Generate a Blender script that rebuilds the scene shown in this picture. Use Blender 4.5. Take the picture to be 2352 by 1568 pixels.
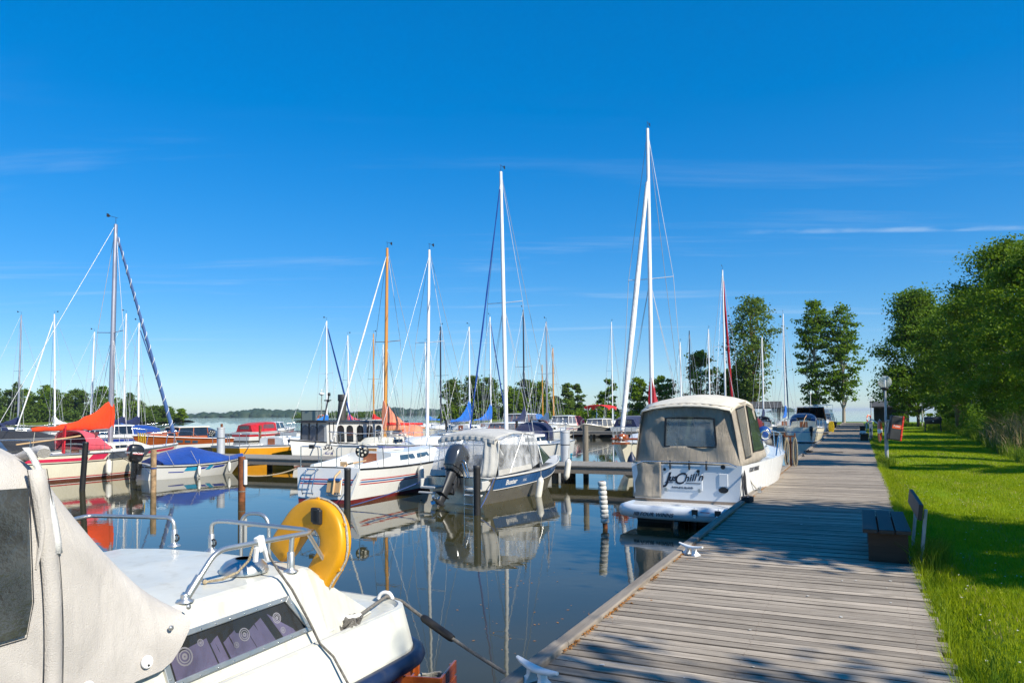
import bpy, math, random
import numpy as np
from mathutils import Vector, Matrix
R = math.radians
random.seed(7)
rng = np.random.default_rng(7)
scene = bpy.context.scene
COL = scene.collection
for o in list(bpy.data.objects):
    bpy.data.objects.remove(o)

# ------------------------------------------------------------------ camera
H_EYE = 2.3
PITCH, ROLL = R(2.0), R(0.55)
cam = bpy.data.cameras.new('camera')
cam.sensor_width = 36.0
cam.lens = 1668.0 / 2352.0 * 36.0
cam.clip_start = 0.05
cam.clip_end = 30000
cam_o = bpy.data.objects.new('camera', cam)
COL.objects.link(cam_o)
fw = Vector((0, math.cos(PITCH), math.sin(PITCH)))
up = Vector((0, -math.sin(PITCH), math.cos(PITCH)))
rt = Vector((1, 0, 0))
rt2 = rt * math.cos(ROLL) - up * math.sin(ROLL)
up2 = up * math.cos(ROLL) + rt * math.sin(ROLL)
m3 = Matrix((rt2, up2, -fw)).transposed()
cam_o.matrix_world = Matrix.Translation((0, 0, H_EYE)) @ m3.to_4x4()
HZ = 949.0
_d = Vector((0, 1, 0))
_py = HZ + 1668.0 * _d.dot(up2) / _d.dot(fw)
cam.shift_y = (_py - 784.0) / 2352.0
scene.camera = cam_o

# ------------------------------------------------------------------ light
SUN_EL, SUN_AZ = R(38.0), R(130.0)          # azimuth from +Y towards +X
sun_dir = Vector((math.sin(SUN_AZ) * math.cos(SUN_EL), math.cos(SUN_AZ) * math.cos(SUN_EL), math.sin(SUN_EL)))
sun = bpy.data.lights.new('sun', 'SUN')
sun.energy = 5.0
sun.angle = R(0.53)
sun.color = (1.0, 0.93, 0.80)
sun_o = bpy.data.objects.new('sun', sun)
sun_o.rotation_euler = (-sun_dir).to_track_quat('-Z', 'Y').to_euler()
sun_o.location = (60, -30, 60)
COL.objects.link(sun_o)

world = bpy.data.worlds.new('World')
scene.world = world
world.use_nodes = True
wn = world.node_tree.nodes
wl = world.node_tree.links
wn.clear()
w_out = wn.new('ShaderNodeOutputWorld')
w_bg = wn.new('ShaderNodeBackground')
w_bg.inputs['Strength'].default_value = 0.15
sky = wn.new('ShaderNodeTexSky')
sky.sky_type = 'NISHITA'
sky.sun_disc = False
sky.sun_elevation = SUN_EL
sky.sun_rotation = SUN_AZ
sky.altitude = 50
sky.air_density = 1.0
sky.dust_density = 0.0
sky.ozone_density = 6.0
hs = wn.new('ShaderNodeHueSaturation')
hs.inputs['Saturation'].default_value = 1.78
gm = wn.new('ShaderNodeGamma')
gm.inputs['Gamma'].default_value = 0.6
wl.new(sky.outputs[0], gm.inputs['Color'])
wl.new(gm.outputs[0], hs.inputs['Color'])
tn = wn.new('ShaderNodeMix')
tn.data_type = 'RGBA'
tn.blend_type = 'MULTIPLY'
tn.inputs[0].default_value = 1.0
wl.new(hs.outputs[0], tn.inputs[6])
tn.inputs[7].default_value = (1.04, 1.21, 1.42, 1)


def wmath(op, a, b=None, c=None):
    n = wn.new('ShaderNodeMath')
    n.operation = op
    for i, v in enumerate((a, b, c)):
        if v is None:
            continue
        if isinstance(v, (int, float)):
            n.inputs[i].default_value = v
        else:
            wl.new(v, n.inputs[i])
    return n.outputs[0]


def wramp(sock, lo, hi):
    n = wn.new('ShaderNodeMapRange')
    n.interpolation_type = 'SMOOTHSTEP'
    n.inputs[1].default_value = lo
    n.inputs[2].default_value = hi
    wl.new(sock, n.inputs[0])
    return n.outputs[0]


# thin cirrus: noise on the plane of the high cloud layer, stretched along the wind
tc = wn.new('ShaderNodeTexCoord')
sx = wn.new('ShaderNodeSeparateXYZ')
wl.new(tc.outputs['Generated'], sx.inputs[0])
zc = wmath('MAXIMUM', sx.outputs[2], 0.03)
cx = wmath('DIVIDE', sx.outputs[0], zc)
cy = wmath('DIVIDE', sx.outputs[1], zc)
cb = wn.new('ShaderNodeCombineXYZ')
wl.new(cx, cb.inputs[0])
wl.new(cy, cb.inputs[1])
mp = wn.new('ShaderNodeMapping')
mp.inputs['Rotation'].default_value = (0, 0, R(14))
mp.inputs['Scale'].default_value = (0.32, 1.5, 1)
wl.new(cb.outputs[0], mp.inputs[0])
nz = wn.new('ShaderNodeTexNoise')
nz.inputs['Scale'].default_value = 0.9
nz.inputs['Detail'].default_value = 8
nz.inputs['Roughness'].default_value = 0.62
nz.inputs['Distortion'].default_value = 0.4
wl.new(mp.outputs[0], nz.inputs['Vector'])
cir = wramp(nz.outputs['Fac'], 0.52, 0.78)
low = wramp(sx.outputs[2], 0.03, 0.12)
hi = wmath('SUBTRACT', 1.0, wramp(sx.outputs[2], 0.22, 0.42))
cir = wmath('MULTIPLY', wmath('MULTIPLY', cir, low), hi)
# one old contrail: a straight band across the cloud layer
lin = wmath('ABSOLUTE', wmath('SUBTRACT', wmath('ADD', cy, wmath('MULTIPLY', cx, 0.02)), 4.05))
nz2 = wn.new('ShaderNodeTexNoise')
nz2.inputs['Scale'].default_value = 3.0
nz2.inputs['Detail'].default_value = 5
wl.new(cb.outputs[0], nz2.inputs['Vector'])
lin2 = wmath('SUBTRACT', 1.0, wramp(lin, 0.01, 0.09))
con = wmath('MULTIPLY', wmath('MULTIPLY', lin2, wramp(nz2.outputs['Fac'], 0.35, 0.7)), wramp(cx, 1.1, 1.7))
con = wmath('MULTIPLY', con, wramp(sx.outputs[1], 0.0, 0.1))
clo = wmath('MINIMUM', wmath('ADD', wmath('MULTIPLY', cir, 0.26), wmath('MULTIPLY', con, 0.33)), 0.6)
mixw = wn.new('ShaderNodeMix')
mixw.data_type = 'RGBA'
wl.new(clo, mixw.inputs[0])
wl.new(tn.outputs[2], mixw.inputs[6])
mixw.inputs[7].default_value = (3.4, 4.1, 4.7, 1)
wl.new(mixw.outputs[2], w_bg.inputs['Color'])
wl.new(w_bg.outputs[0], w_out.inputs['Surface'])

vs = scene.view_settings
vs.view_transform = 'Standard'
vs.look = 'None'
vs.exposure = 0.5
vs.gamma = 1.0
vs.use_curve_mapping = False
scene.cycles.max_bounces = 8
scene.cycles.transparent_max_bounces = 16
scene.cycles.use_denoising = True

# ------------------------------------------------------------------ frame of the dock: u = across (right), s = along (away)
TH = R(25.5)
NU = Vector((math.cos(TH), -math.sin(TH), 0))
DS = Vector((math.sin(TH), math.cos(TH), 0))


def US(u, s, z=0.0):
    return NU * u + DS * s + Vector((0, 0, z))


# ------------------------------------------------------------------ mesh builder
class MB:
    def __init__(self):
        self.v, self.f, self.m, self.s = [], [], [], []

    def add(self, vs_, fs_, m=0, smooth=False):
        o = len(self.v)
        self.v.extend([tuple(p) for p in vs_])
        for i, f in enumerate(fs_):
            self.f.append(tuple(k + o for k in f))
            self.m.append(m[i] if isinstance(m, (list, tuple)) else m)
            self.s.append(smooth)
        return self

    def box(self, c, d, m=0, rot=None):
        x, y, z = d[0] / 2, d[1] / 2, d[2] / 2
        p = [Vector(q) for q in ((-x, -y, -z), (x, -y, -z), (x, y, -z), (-x, y, -z), (-x, -y, z), (x, -y, z), (x, y, z), (-x, y, z))]
        if rot is not None:
            mt = Matrix.Rotation(rot[2], 3, 'Z') @ Matrix.Rotation(rot[1], 3, 'Y') @ Matrix.Rotation(rot[0], 3, 'X')
            p = [mt @ q for q in p]
        c = Vector(c)
        return self.add([q + c for q in p], [(0, 3, 2, 1), (4, 5, 6, 7), (0, 1, 5, 4), (1, 2, 6, 5), (2, 3, 7, 6), (3, 0, 4, 7)], m)

    def tube(self, pts, r, m=0, n=8, cap=True, flat=1.0):
        pts = [Vector(p) for p in pts]
        k = len(pts)
        rr = list(r) if isinstance(r, (list, tuple)) else [r] * k
        rings = []
        ref = None
        for i, p in enumerate(pts):
            t = (pts[min(i + 1, k - 1)] - pts[max(i - 1, 0)])
            if t.length < 1e-9:
                t = Vector((0, 0, 1))
            t.normalize()
            if ref is None:
                ref = Vector((0, 0, 1)) if abs(t.z) < 0.9 else Vector((0, 1, 0))
                a = t.cross(ref).normalized()
            else:
                a = (a - t * a.dot(t))
                a = a.normalized() if a.length > 1e-6 else t.orthogonal().normalized()
            b = t.cross(a)
            rings.append([p + a * (math.cos(q) * rr[i]) + b * (math.sin(q) * rr[i] * flat) for q in (2 * math.pi * j / n for j in range(n))])
        return self.loft(rings, m, cap=cap)

    def loft(self, rings, m=0, closed=True, cap=True, smooth=True):
        n = len(rings[0])
        vs_, fs_ = [], []
        for r in rings:
            vs_.extend(r)
        e = n if closed else n - 1
        for i in range(len(rings) - 1):
            for j in range(e):
                k = (j + 1) % n
                fs_.append((i * n + j, i * n + k, (i + 1) * n + k, (i + 1) * n + j))
        self.add(vs_, fs_, m, smooth)
        if cap and closed:
            self.add(rings[0], [tuple(range(n))[::-1]], m)
            self.add(rings[-1], [tuple(range(n))], m)
        return self

    def lathe(self, prof, c=(0, 0, 0), n=16, m=0, axis=None):
        c = Vector(c)
        q = Vector((0, 0, 1)).rotation_difference(Vector(axis)) if axis is not None else None
        rings = []
        for r, z in prof:
            ring = []
            for j in range(n):
                a = 2 * math.pi * j / n
                p = Vector((r * math.cos(a), r * math.sin(a), z))
                if q:
                    p = q @ p
                ring.append(c + p)
            rings.append(ring)
        return self.loft(rings, m)

    def sphere(self, c, r, m=0, n=14, k=8, sc=(1, 1, 1)):
        rings = []
        for i in range(k + 1):
            a = -math.pi / 2 + math.pi * (0.02 + 0.96 * i / k)
            rings.append([Vector(c) + Vector((r * sc[0] * math.cos(a) * math.cos(2 * math.pi * j / n), r * sc[1] * math.cos(a) * math.sin(2 * math.pi * j / n), r * sc[2] * math.sin(a))) for j in range(n)])
        return self.loft(rings, m)

    def panel(self, pts, t=0.01, m=0, off=0.0):
        """polygon slab: pts (counter-clockwise seen from outside), t thick inwards, lifted off outwards"""
        pts = [Vector(p) for p in pts]
        nrm = Vector((0, 0, 0))
        k = len(pts)
        for i in range(k):
            a, b = pts[i], pts[(i + 1) % k]
            nrm += Vector(((a.y - b.y) * (a.z + b.z), (a.z - b.z) * (a.x + b.x), (a.x - b.x) * (a.y + b.y)))
        if nrm.length < 1e-9:
            return self
        nrm.normalize()
        A = [p + nrm * off for p in pts]
        B = [p + nrm * (off - t) for p in pts]
        fs_ = [tuple(range(k)), tuple(range(2 * k - 1, k - 1, -1))]
        for i in range(k):
            j = (i + 1) % k
            fs_.append((i, k + i, k + j, j))
        return self.add(A + B, fs_, m)

    def ring_panel(self, outer, inner, t=0.02, m=0, off=0.0):
        """frame between two outlines with the same number of points"""
        k = len(outer)
        for i in range(k):
            j = (i + 1) % k
            self.panel([outer[i], outer[j], inner[j], inner[i]], t, m, off)
        return self

    def grid(self, rows, m=0, smooth=True):
        return self.loft(rows, m, closed=False, cap=False, smooth=smooth)

    def build(self, name, mats, parent=None, bevel=0.0, loc=None, rz=None, solid=0.0, sub=0):
        me = bpy.data.meshes.new(name)
        me.from_pydata(self.v, [], self.f)
        if not isinstance(mats, (list, tuple)):
            mats = [mats]
        for k in mats:
            me.materials.append(M[k] if isinstance(k, str) else k)
        me.polygons.foreach_set('material_index', self.m)
        me.polygons.foreach_set('use_smooth', self.s)
        me.update()
        o = bpy.data.objects.new(name, me)
        COL.objects.link(o)
        if parent is not None:
            o.parent = parent
        if loc is not None:
            o.location = loc
        if rz is not None:
            o.rotation_euler = (0, 0, rz)
        if solid:
            md = o.modifiers.new('solid', 'SOLIDIFY')
            md.thickness = solid
            md.offset = -1
        if bevel:
            md = o.modifiers.new('bevel', 'BEVEL')
            md.width = bevel
            md.segments = 2
            md.limit_method = 'ANGLE'
            md.angle_limit = R(40)
        if sub:
            md = o.modifiers.new('sub', 'SUBSURF')
            md.levels = md.render_levels = sub
        return o


def np_mesh(name, verts, quads, mat, parent=None, loc=None, kind=None, tri=False, smooth=False):
    me = bpy.data.meshes.new(name)
    k = 3 if tri else 4
    nf = len(quads)
    me.vertices.add(len(verts))
    me.vertices.foreach_set('co', np.asarray(verts, dtype=np.float32).ravel())
    me.loops.add(nf * k)
    me.loops.foreach_set('vertex_index', np.asarray(quads, dtype=np.int32).ravel())
    me.polygons.add(nf)
    me.polygons.foreach_set('loop_start', np.arange(0, nf * k, k, dtype=np.int32))
    me.polygons.foreach_set('loop_total', np.full(nf, k, dtype=np.int32))
    if smooth:
        me.polygons.foreach_set('use_smooth', np.ones(nf, dtype=bool))
    me.materials.append(M[mat] if isinstance(mat, str) else mat)
    me.update()
    me.validate()
    o = bpy.data.objects.new(name, me)
    COL.objects.link(o)
    if parent is not None:
        o.parent = parent
    if loc is not None:
        o.location = loc
    if kind:
        o['kind'] = kind
    return o


def thing(name, label, cat, loc=(0, 0, 0), rz=0.0, group=None):
    o = bpy.data.objects.new(name, None)
    o.empty_display_size = 0.3
    COL.objects.link(o)
    o.location = loc
    o.rotation_euler = (0, 0, rz)
    return tag(o, label, cat, group)


def tag(o, label, cat, group=None):
    o['label'] = label
    o['category'] = cat
    if group:
        o['group'] = group
    return o


def struct(o):
    o['kind'] = 'structure'
    return o


def stuff(o, label=None):
    o['kind'] = 'stuff'
    if label:
        o['label'] = label
    return o


def copy_tree(o, parent=None):
    c = o.copy()
    COL.objects.link(c)
    c.parent = parent
    for ch in list(o.children):
        copy_tree(ch, c)
    return c


def text(body, size, parent, loc, rot, mat, shear=0.0, bold=0.0, name='lettering', depth=0.002, sx_=1.0, spacing=1.0):
    cu = bpy.data.curves.new(name, 'FONT')
    cu.body = body
    cu.size = size
    cu.shear = shear
    cu.offset = bold
    cu.extrude = depth
    cu.space_character = spacing
    cu.align_x = 'CENTER'
    cu.align_y = 'CENTER'
    cu.resolution_u = 4
    tmp = bpy.data.objects.new(name, cu)
    COL.objects.link(tmp)
    dg = bpy.context.evaluated_depsgraph_get()
    me = bpy.data.meshes.new_from_object(tmp.evaluated_get(dg))
    bpy.data.objects.remove(tmp)
    bpy.data.curves.remove(cu)
    me.name = name
    me.materials.clear()
    me.materials.append(M[mat])
    o = bpy.data.objects.new(name, me)
    COL.objects.link(o)
    o.parent = parent
    o.location = loc
    if isinstance(rot, Matrix):
        o.rotation_euler = rot.to_euler()
    else:
        o.rotation_euler = rot
    o.scale = (sx_, 1, 1)
    return o


def face_rot(xdir, nrm):
    """rotation with local x along the text and local z out of the surface"""
    z = Vector(nrm).normalized()
    x = Vector(xdir)
    x = (x - z * x.dot(z)).normalized()
    y = z.cross(x)
    return Matrix((x, y, z)).transposed()


def arc(c, r, a0, a1, n, ax=(1, 0, 0), ay=(0, 0, 1)):
    ax, ay = Vector(ax), Vector(ay)
    return [Vector(c) + ax * (r * math.cos(a0 + (a1 - a0) * i / n)) + ay * (r * math.sin(a0 + (a1 - a0) * i / n)) for i in range(n + 1)]


def bend(pts, rad, n=5):
    """round the corners of a polyline"""
    pts = [Vector(p) for p in pts]
    out = [pts[0]]
    for i in range(1, len(pts) - 1):
        a, b, c = pts[i - 1], pts[i], pts[i + 1]
        d1, d2 = (a - b), (c - b)
        r = min(rad, d1.length * 0.45, d2.length * 0.45)
        p, q = b + d1.normalized() * r, b + d2.normalized() * r
        for k in range(n + 1):
            t = k / n
            out.append(p * (1 - t) ** 2 + b * (2 * t * (1 - t)) + q * t * t)
    out.append(pts[-1])
    return out


def sag(a, b, d, n=12):
    a, b = Vector(a), Vector(b)
    return [a.lerp(b, i / n) - Vector((0, 0, d * 4 * (i / n) * (1 - i / n))) for i in range(n + 1)]


# ------------------------------------------------------------------ materials
M = {}


def nodes(name):
    mt = bpy.data.materials.new(name)
    mt.use_nodes = True
    nt = mt.node_tree
    b = nt.nodes['Principled BSDF']
    return mt, nt, b


def N(nt, t, **kw):
    n = nt.nodes.new(t)
    for k, v in kw.items():
        if k in n.inputs:
            n.inputs[k].default_value = v
        else:
            setattr(n, k, v)
    return n


def mixrgb(nt, fac, a, b, mode='MIX'):
    n = nt.nodes.new('ShaderNodeMix')
    n.data_type = 'RGBA'
    n.blend_type = mode
    for idx, v in ((0, fac), (6, a), (7, b)):
        if hasattr(v, 'links'):
            nt.links.new(v, n.inputs[idx])
        elif isinstance(v, (tuple, list)):
            n.inputs[idx].default_value = (v[0], v[1], v[2], 1)
        else:
            n.inputs[idx].default_value = v
    return n.outputs[2]


def ramp(nt, sock, lo, hi, a=0.0, b=1.0):
    n = nt.nodes.new('ShaderNodeMapRange')
    n.inputs[1].default_value = lo
    n.inputs[2].default_value = hi
    n.inputs[3].default_value = a
    n.inputs[4].default_value = b
    nt.links.new(sock, n.inputs[0])
    return n.outputs[0]


def coords(nt, scale=(1, 1, 1), kind='Object'):
    t = nt.nodes.new('ShaderNodeTexCoord')
    m = nt.nodes.new('ShaderNodeMapping')
    m.inputs['Scale'].default_value = scale
    nt.links.new(t.outputs[kind], m.inputs[0])
    return m.outputs[0]


def noise(nt, vec, scale, detail=4, rough=0.55, dist=0.0):
    n = nt.nodes.new('ShaderNodeTexNoise')
    n.inputs['Scale'].default_value = scale
    n.inputs['Detail'].default_value = detail
    n.inputs['Roughness'].default_value = rough
    n.inputs['Distortion'].default_value = dist
    nt.links.new(vec, n.inputs['Vector'])
    return n.outputs['Fac']


def bump(nt, b, h, strength, dist):
    n = nt.nodes.new('ShaderNodeBump')
    n.inputs['Strength'].default_value = strength
    n.inputs['Distance'].default_value = dist
    nt.links.new(h, n.inputs['Height'])
    nt.links.new(n.outputs[0], b.inputs['Normal'])


def paint(name, col, rough=0.35, metal=0.0, var=0.10, dirt=0.0, coat=0.0, scale=3.0, spec=0.5, bmp=0.0):
    """painted, moulded or bare surface with faint cloudy wear"""
    mt, nt, b = nodes(name)
    v = coords(nt)
    f = noise(nt, v, scale, 5, 0.6)
    g = noise(nt, coords(nt, (1, 1, 0.15)), scale * 3.2, 4, 0.6)
    dk = tuple(c * (1 - var * 2) for c in col)
    lt = tuple(min(1, c * (1 + var * 0.5)) for c in col)
    c1 = mixrgb(nt, ramp(nt, f, 0.25, 0.75), dk, lt)
    if dirt:
        c1 = mixrgb(nt, ramp(nt, g, 0.55, 0.8, 0, dirt), c1, (0.16, 0.14, 0.10))
    nt.links.new(c1, b.inputs['Base Color'])
    nt.links.new(ramp(nt, g, 0.3, 0.8, rough * 0.8, min(1, rough * 1.35)), b.inputs['Roughness'])
    b.inputs['Metallic'].default_value = metal
    b.inputs['Specular IOR Level'].default_value = spec
    b.inputs['Coat Weight'].default_value = coat
    b.inputs['Coat Roughness'].default_value = 0.08
    if bmp:
        bump(nt, b, f, bmp, 0.01)
    M[name] = mt
    return mt


def fabric(name, col, var=0.14, wr=0.5, scale=2.2, fade=0.0):
    """boat canvas: woven, slightly wrinkled, unevenly bleached"""
    mt, nt, b = nodes(name)
    v = coords(nt)
    big = noise(nt, v, scale, 4, 0.6, 0.6)
    fold = noise(nt, coords(nt, (2.2, 2.2, 0.6)), scale * 2.2, 3, 0.5, 0.8)
    fine = noise(nt, v, 240, 2, 0.5)
    dk = tuple(c * (1 - var * 1.6) for c in col)
    lt = tuple(min(1, c * (1 + var) + fade) for c in col)
    c1 = mixrgb(nt, ramp(nt, big, 0.3, 0.7), dk, lt)
    c1 = mixrgb(nt, ramp(nt, fine, 0.35, 0.65, 0, 0.10), c1, (0.02, 0.02, 0.02))
    nt.links.new(c1, b.inputs['Base Color'])
    b.inputs['Roughness'].default_value = 0.85
    b.inputs['Specular IOR Level'].default_value = 0.25
    b.inputs['Sheen Weight'].default_value = 0.15
    h = mixrgb(nt, 0.25, fold, fine)
    bump(nt, b, h, wr, 0.05)
    M[name] = mt
    return mt


def wood(name, a, c, scale=1.0, rough=0.4, coat=0.0, axis=1, rnd=0.25, bmp=0.3, knots=False):
    """grain along the local axis (0 = x, 1 = y, 2 = z)"""
    mt, nt, b = nodes(name)
    sc = [14, 14, 14]
    sc[axis] = 0.9
    oi = nt.nodes.new('ShaderNodeObjectInfo')
    t = nt.nodes.new('ShaderNodeTexCoord')
    ad = nt.nodes.new('ShaderNodeVectorMath')
    ad.operation = 'ADD'
    ml = nt.nodes.new('ShaderNodeMath')
    ml.operation = 'MULTIPLY'
    ml.inputs[1].default_value = 37.0
    nt.links.new(oi.outputs['Random'], ml.inputs[0])
    nt.links.new(t.outputs['Object'], ad.inputs[0])
    nt.links.new(ml.outputs[0], ad.inputs[1])
    mp_ = nt.nodes.new('ShaderNodeMapping')
    mp_.inputs['Scale'].default_value = [q * scale for q in sc]
    nt.links.new(ad.outputs[0], mp_.inputs[0])
    g = noise(nt, mp_.outputs[0], 1.6, 8, 0.68, 0.9)
    blot = noise(nt, ad.outputs[0], 1.3 * scale, 4, 0.55)
    cc = mixrgb(nt, ramp(nt, g, 0.28, 0.72), a, c)
    cc = mixrgb(nt, ramp(nt, blot, 0.35, 0.75, 0, 0.35), cc, tuple(q * 0.72 for q in a))
    if knots:
        mk = nt.nodes.new('ShaderNodeMapping')
        mk.inputs['Scale'].default_value = (2.2, 7.0, 7.0)
        nt.links.new(ad.outputs[0], mk.inputs[0])
        vo = nt.nodes.new('ShaderNodeTexVoronoi')
        vo.inputs['Scale'].default_value = 0.9
        nt.links.new(mk.outputs[0], vo.inputs['Vector'])
        cc = mixrgb(nt, ramp(nt, vo.outputs['Distance'], 0.05, 0.16, 0.75, 0.0), cc, tuple(q * 0.45 for q in a))
        cr_ = noise(nt, mp_.outputs[0], 3.4, 3, 0.5, 0.2)
        cc = mixrgb(nt, ramp(nt, cr_, 0.66, 0.74, 0.0, 0.7), cc, tuple(q * 0.35 for q in a))
        st_ = noise(nt, ad.outputs[0], 5.0, 4, 0.6)
        cc = mixrgb(nt, ramp(nt, st_, 0.55, 0.8, 0, 0.4), cc, (0.12, 0.09, 0.065))
    hsv = nt.nodes.new('ShaderNodeHueSaturation')
    nt.links.new(cc, hsv.inputs['Color'])
    nt.links.new(ramp(nt, oi.outputs['Random'], 0, 1, 1 - rnd, 1 + rnd * 0.7), hsv.inputs['Value'])
    nt.links.new(hsv.outputs[0], b.inputs['Base Color'])
    b.inputs['Roughness'].default_value = rough
    b.inputs['Coat Weight'].default_value = coat
    b.inputs['Coat Roughness'].default_value = 0.1
    bump(nt, b, g, bmp, 0.006)
    M[name] = mt
    return mt


def clear(name, tint=(0.8, 0.85, 0.9), alpha=0.35, rough=0.08, cloud=0.5):
    """pane or clear vinyl: see-through, with reflections and a milky bloom"""
    mt, nt, b = nodes(name)
    f = noise(nt, coords(nt, (1, 1, 0.5)), 2.4, 4, 0.6, 1.0)
    b.inputs['Base Color'].default_value = (*tint, 1)
    b.inputs['Roughness'].default_value = rough
    b.inputs['Specular IOR Level'].default_value = 0.8
    nt.links.new(ramp(nt, f, 0.35, 0.75, alpha * (1 - cloud), min(1, alpha * (1 + cloud))), b.inputs['Alpha'])
    bump(nt, b, f, 0.25, 0.05)
    M[name] = mt
    return mt


WHITE = (0.72, 0.715, 0.685)
paint('gelcoat', WHITE, 0.24, var=0.03, dirt=0.08, coat=0.3)
paint('gelcoat_old', (0.62, 0.615, 0.545), 0.36, var=0.08, dirt=0.34, coat=0.12)
paint('gelcoat_cream', (0.74, 0.69, 0.54), 0.28, var=0.04, dirt=0.12, coat=0.2)
paint('gelcoat_cool', (0.72, 0.74, 0.75), 0.24, var=0.03, dirt=0.05, coat=0.3)
paint('nonskid', (0.70, 0.70, 0.66), 0.6, var=0.06, dirt=0.15, bmp=0.2, scale=9)
paint('black_trim', (0.018, 0.018, 0.02), 0.45, var=0.2)
paint('black_rubber', (0.012, 0.012, 0.013), 0.6, var=0.25, dirt=0.12)
paint('navy_rubber', (0.012, 0.025, 0.07), 0.42, var=0.25, dirt=0.18)
paint('navy_paint', (0.010, 0.022, 0.075), 0.25, var=0.1, coat=0.4)
paint('blue_paint', (0.012, 0.045, 0.33), 0.3, var=0.1, coat=0.3, dirt=0.1)
paint('mid_blue', (0.02, 0.12, 0.36), 0.3, var=0.1)
paint('teal_paint', (0.02, 0.33, 0.55), 0.35, var=0.12)
paint('buster_blue', (0.025, 0.10, 0.27), 0.28, var=0.06, coat=0.3)
paint('red_paint', (0.50, 0.018, 0.028), 0.35, var=0.1)
paint('pinkred_paint', (0.62, 0.03, 0.085), 0.35, var=0.1)
paint('antifoul_red', (0.19, 0.016, 0.018), 0.6, var=0.25, dirt=0.3)
paint('antifoul_brown', (0.16, 0.045, 0.03), 0.6, var=0.25, dirt=0.3)
paint('antifoul_black', (0.02, 0.022, 0.024), 0.55, var=0.2, dirt=0.3)
paint('antifoul_blue', (0.02, 0.05, 0.14), 0.55, var=0.2, dirt=0.3)
paint('yellow_paint', (0.80, 0.36, 0.02), 0.35, var=0.08, coat=0.3, dirt=0.06)
paint('grey_hull', (0.17, 0.175, 0.17), 0.4, var=0.1, dirt=0.1)
paint('alu', (0.62, 0.62, 0.60), 0.36, metal=0.85, var=0.10, dirt=0.08)
paint('alu_hull', (0.50, 0.47, 0.42), 0.30, metal=0.80, var=0.10, dirt=0.12)
paint('mast_white', (0.78, 0.79, 0.80), 0.35, var=0.05, dirt=0.06)
paint('mast_alu', (0.48, 0.46, 0.50), 0.35, metal=0.7, var=0.06)
paint('mast_dark', (0.035, 0.035, 0.06), 0.35, metal=0.3, var=0.1)
paint('steel', (0.72, 0.72, 0.72), 0.16, metal=1.0, var=0.06)
paint('steel_dull', (0.52, 0.52, 0.50), 0.38, metal=0.8, var=0.12, dirt=0.15)
paint('galvanised', (0.42, 0.44, 0.45), 0.5, metal=0.35, var=0.15, dirt=0.12)
paint('zinc_pile', (0.56, 0.58, 0.60), 0.45, metal=0.3, var=0.1, dirt=0.15)
paint('wire', (0.55, 0.56, 0.57), 0.4, metal=0.4)
paint('wire_dark', (0.10, 0.11, 0.13), 0.5)
paint('rust', (0.24, 0.075, 0.022), 0.85, var=0.38, dirt=0.35, scale=7, bmp=0.6)
paint('rust_pale', (0.46, 0.30, 0.16), 0.85, var=0.4, dirt=0.5, scale=9, bmp=0.6)
paint('outboard_grey', (0.06, 0.066, 0.076), 0.22, metal=0.35, var=0.08, coat=0.6)
paint('outboard_black', (0.014, 0.014, 0.015), 0.28, var=0.1, coat=0.4)
paint('outboard_leg', (0.03, 0.032, 0.036), 0.4, var=0.15)
paint('propeller', (0.55, 0.56, 0.58), 0.18, metal=1.0)
paint('plastic_white', (0.80, 0.80, 0.78), 0.4, var=0.04, dirt=0.08)
paint('plastic_black', (0.02, 0.02, 0.022), 0.4, var=0.15)
paint('plastic_yellow', (0.72, 0.33, 0.004), 0.42, var=0.10, dirt=0.10, scale=6)
paint('plastic_orange', (0.75, 0.10, 0.02), 0.45, var=0.1, dirt=0.12)
paint('plastic_red', (0.70, 0.035, 0.02), 0.4, var=0.06)
paint('fender_white', (0.76, 0.74, 0.66), 0.38, var=0.05, dirt=0.15)
paint('fender_blue', (0.015, 0.06, 0.24), 0.35, var=0.1)
paint('grey_paint', (0.40, 0.405, 0.41), 0.45, var=0.05, dirt=0.08)
paint('light_grey', (0.52, 0.515, 0.49), 0.5, var=0.06, dirt=0.1)
paint('charcoal', (0.035, 0.036, 0.038), 0.55, var=0.2, dirt=0.1)
paint('green_grey', (0.24, 0.28, 0.24), 0.5, var=0.06)
paint('brass_light', (0.8, 0.74, 0.6), 0.4, var=0.05)
paint('funnel_black', (0.055, 0.052, 0.05), 0.6, var=0.2, dirt=0.2)
paint('glass_dark', (0.018, 0.022, 0.026), 0.05, var=0.2, spec=0.9)
paint('glass_blue', (0.05, 0.09, 0.13), 0.05, var=0.2, spec=0.9)
paint('glass_green', (0.05, 0.075, 0.06), 0.06, var=0.25, spec=0.9)
paint('smoke_glass', (0.14, 0.15, 0.17), 0.12, var=0.12, spec=0.7)
paint('window_slate', (0.085, 0.10, 0.125), 0.2, var=0.1, spec=0.5)
paint('interior_dark', (0.03, 0.028, 0.026), 0.8)
paint('seat_teal', (0.06, 0.22, 0.22), 0.8)
paint('curtain', (0.19, 0.165, 0.28), 0.85, var=0.16, scale=8)
paint('curtain_print', (0.42, 0.40, 0.44), 0.8)
paint('curtain_pale', (0.62, 0.60, 0.54), 0.8)
paint('black_ink', (0.012, 0.014, 0.03), 0.4)
paint('white_ink', (0.82, 0.82, 0.82), 0.4)
paint('blue_ink', (0.03, 0.06, 0.35), 0.4)
paint('red_ink', (0.55, 0.03, 0.03), 0.4)
paint('pink_ink', (0.70, 0.42, 0.46), 0.5)
paint('roof_felt', (0.07, 0.072, 0.075), 0.9, var=0.2, dirt=0.2)
paint('grill_black', (0.02, 0.021, 0.024), 0.35, var=0.2)
paint('flag_yellow', (0.75, 0.5, 0.02), 0.8)
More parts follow.
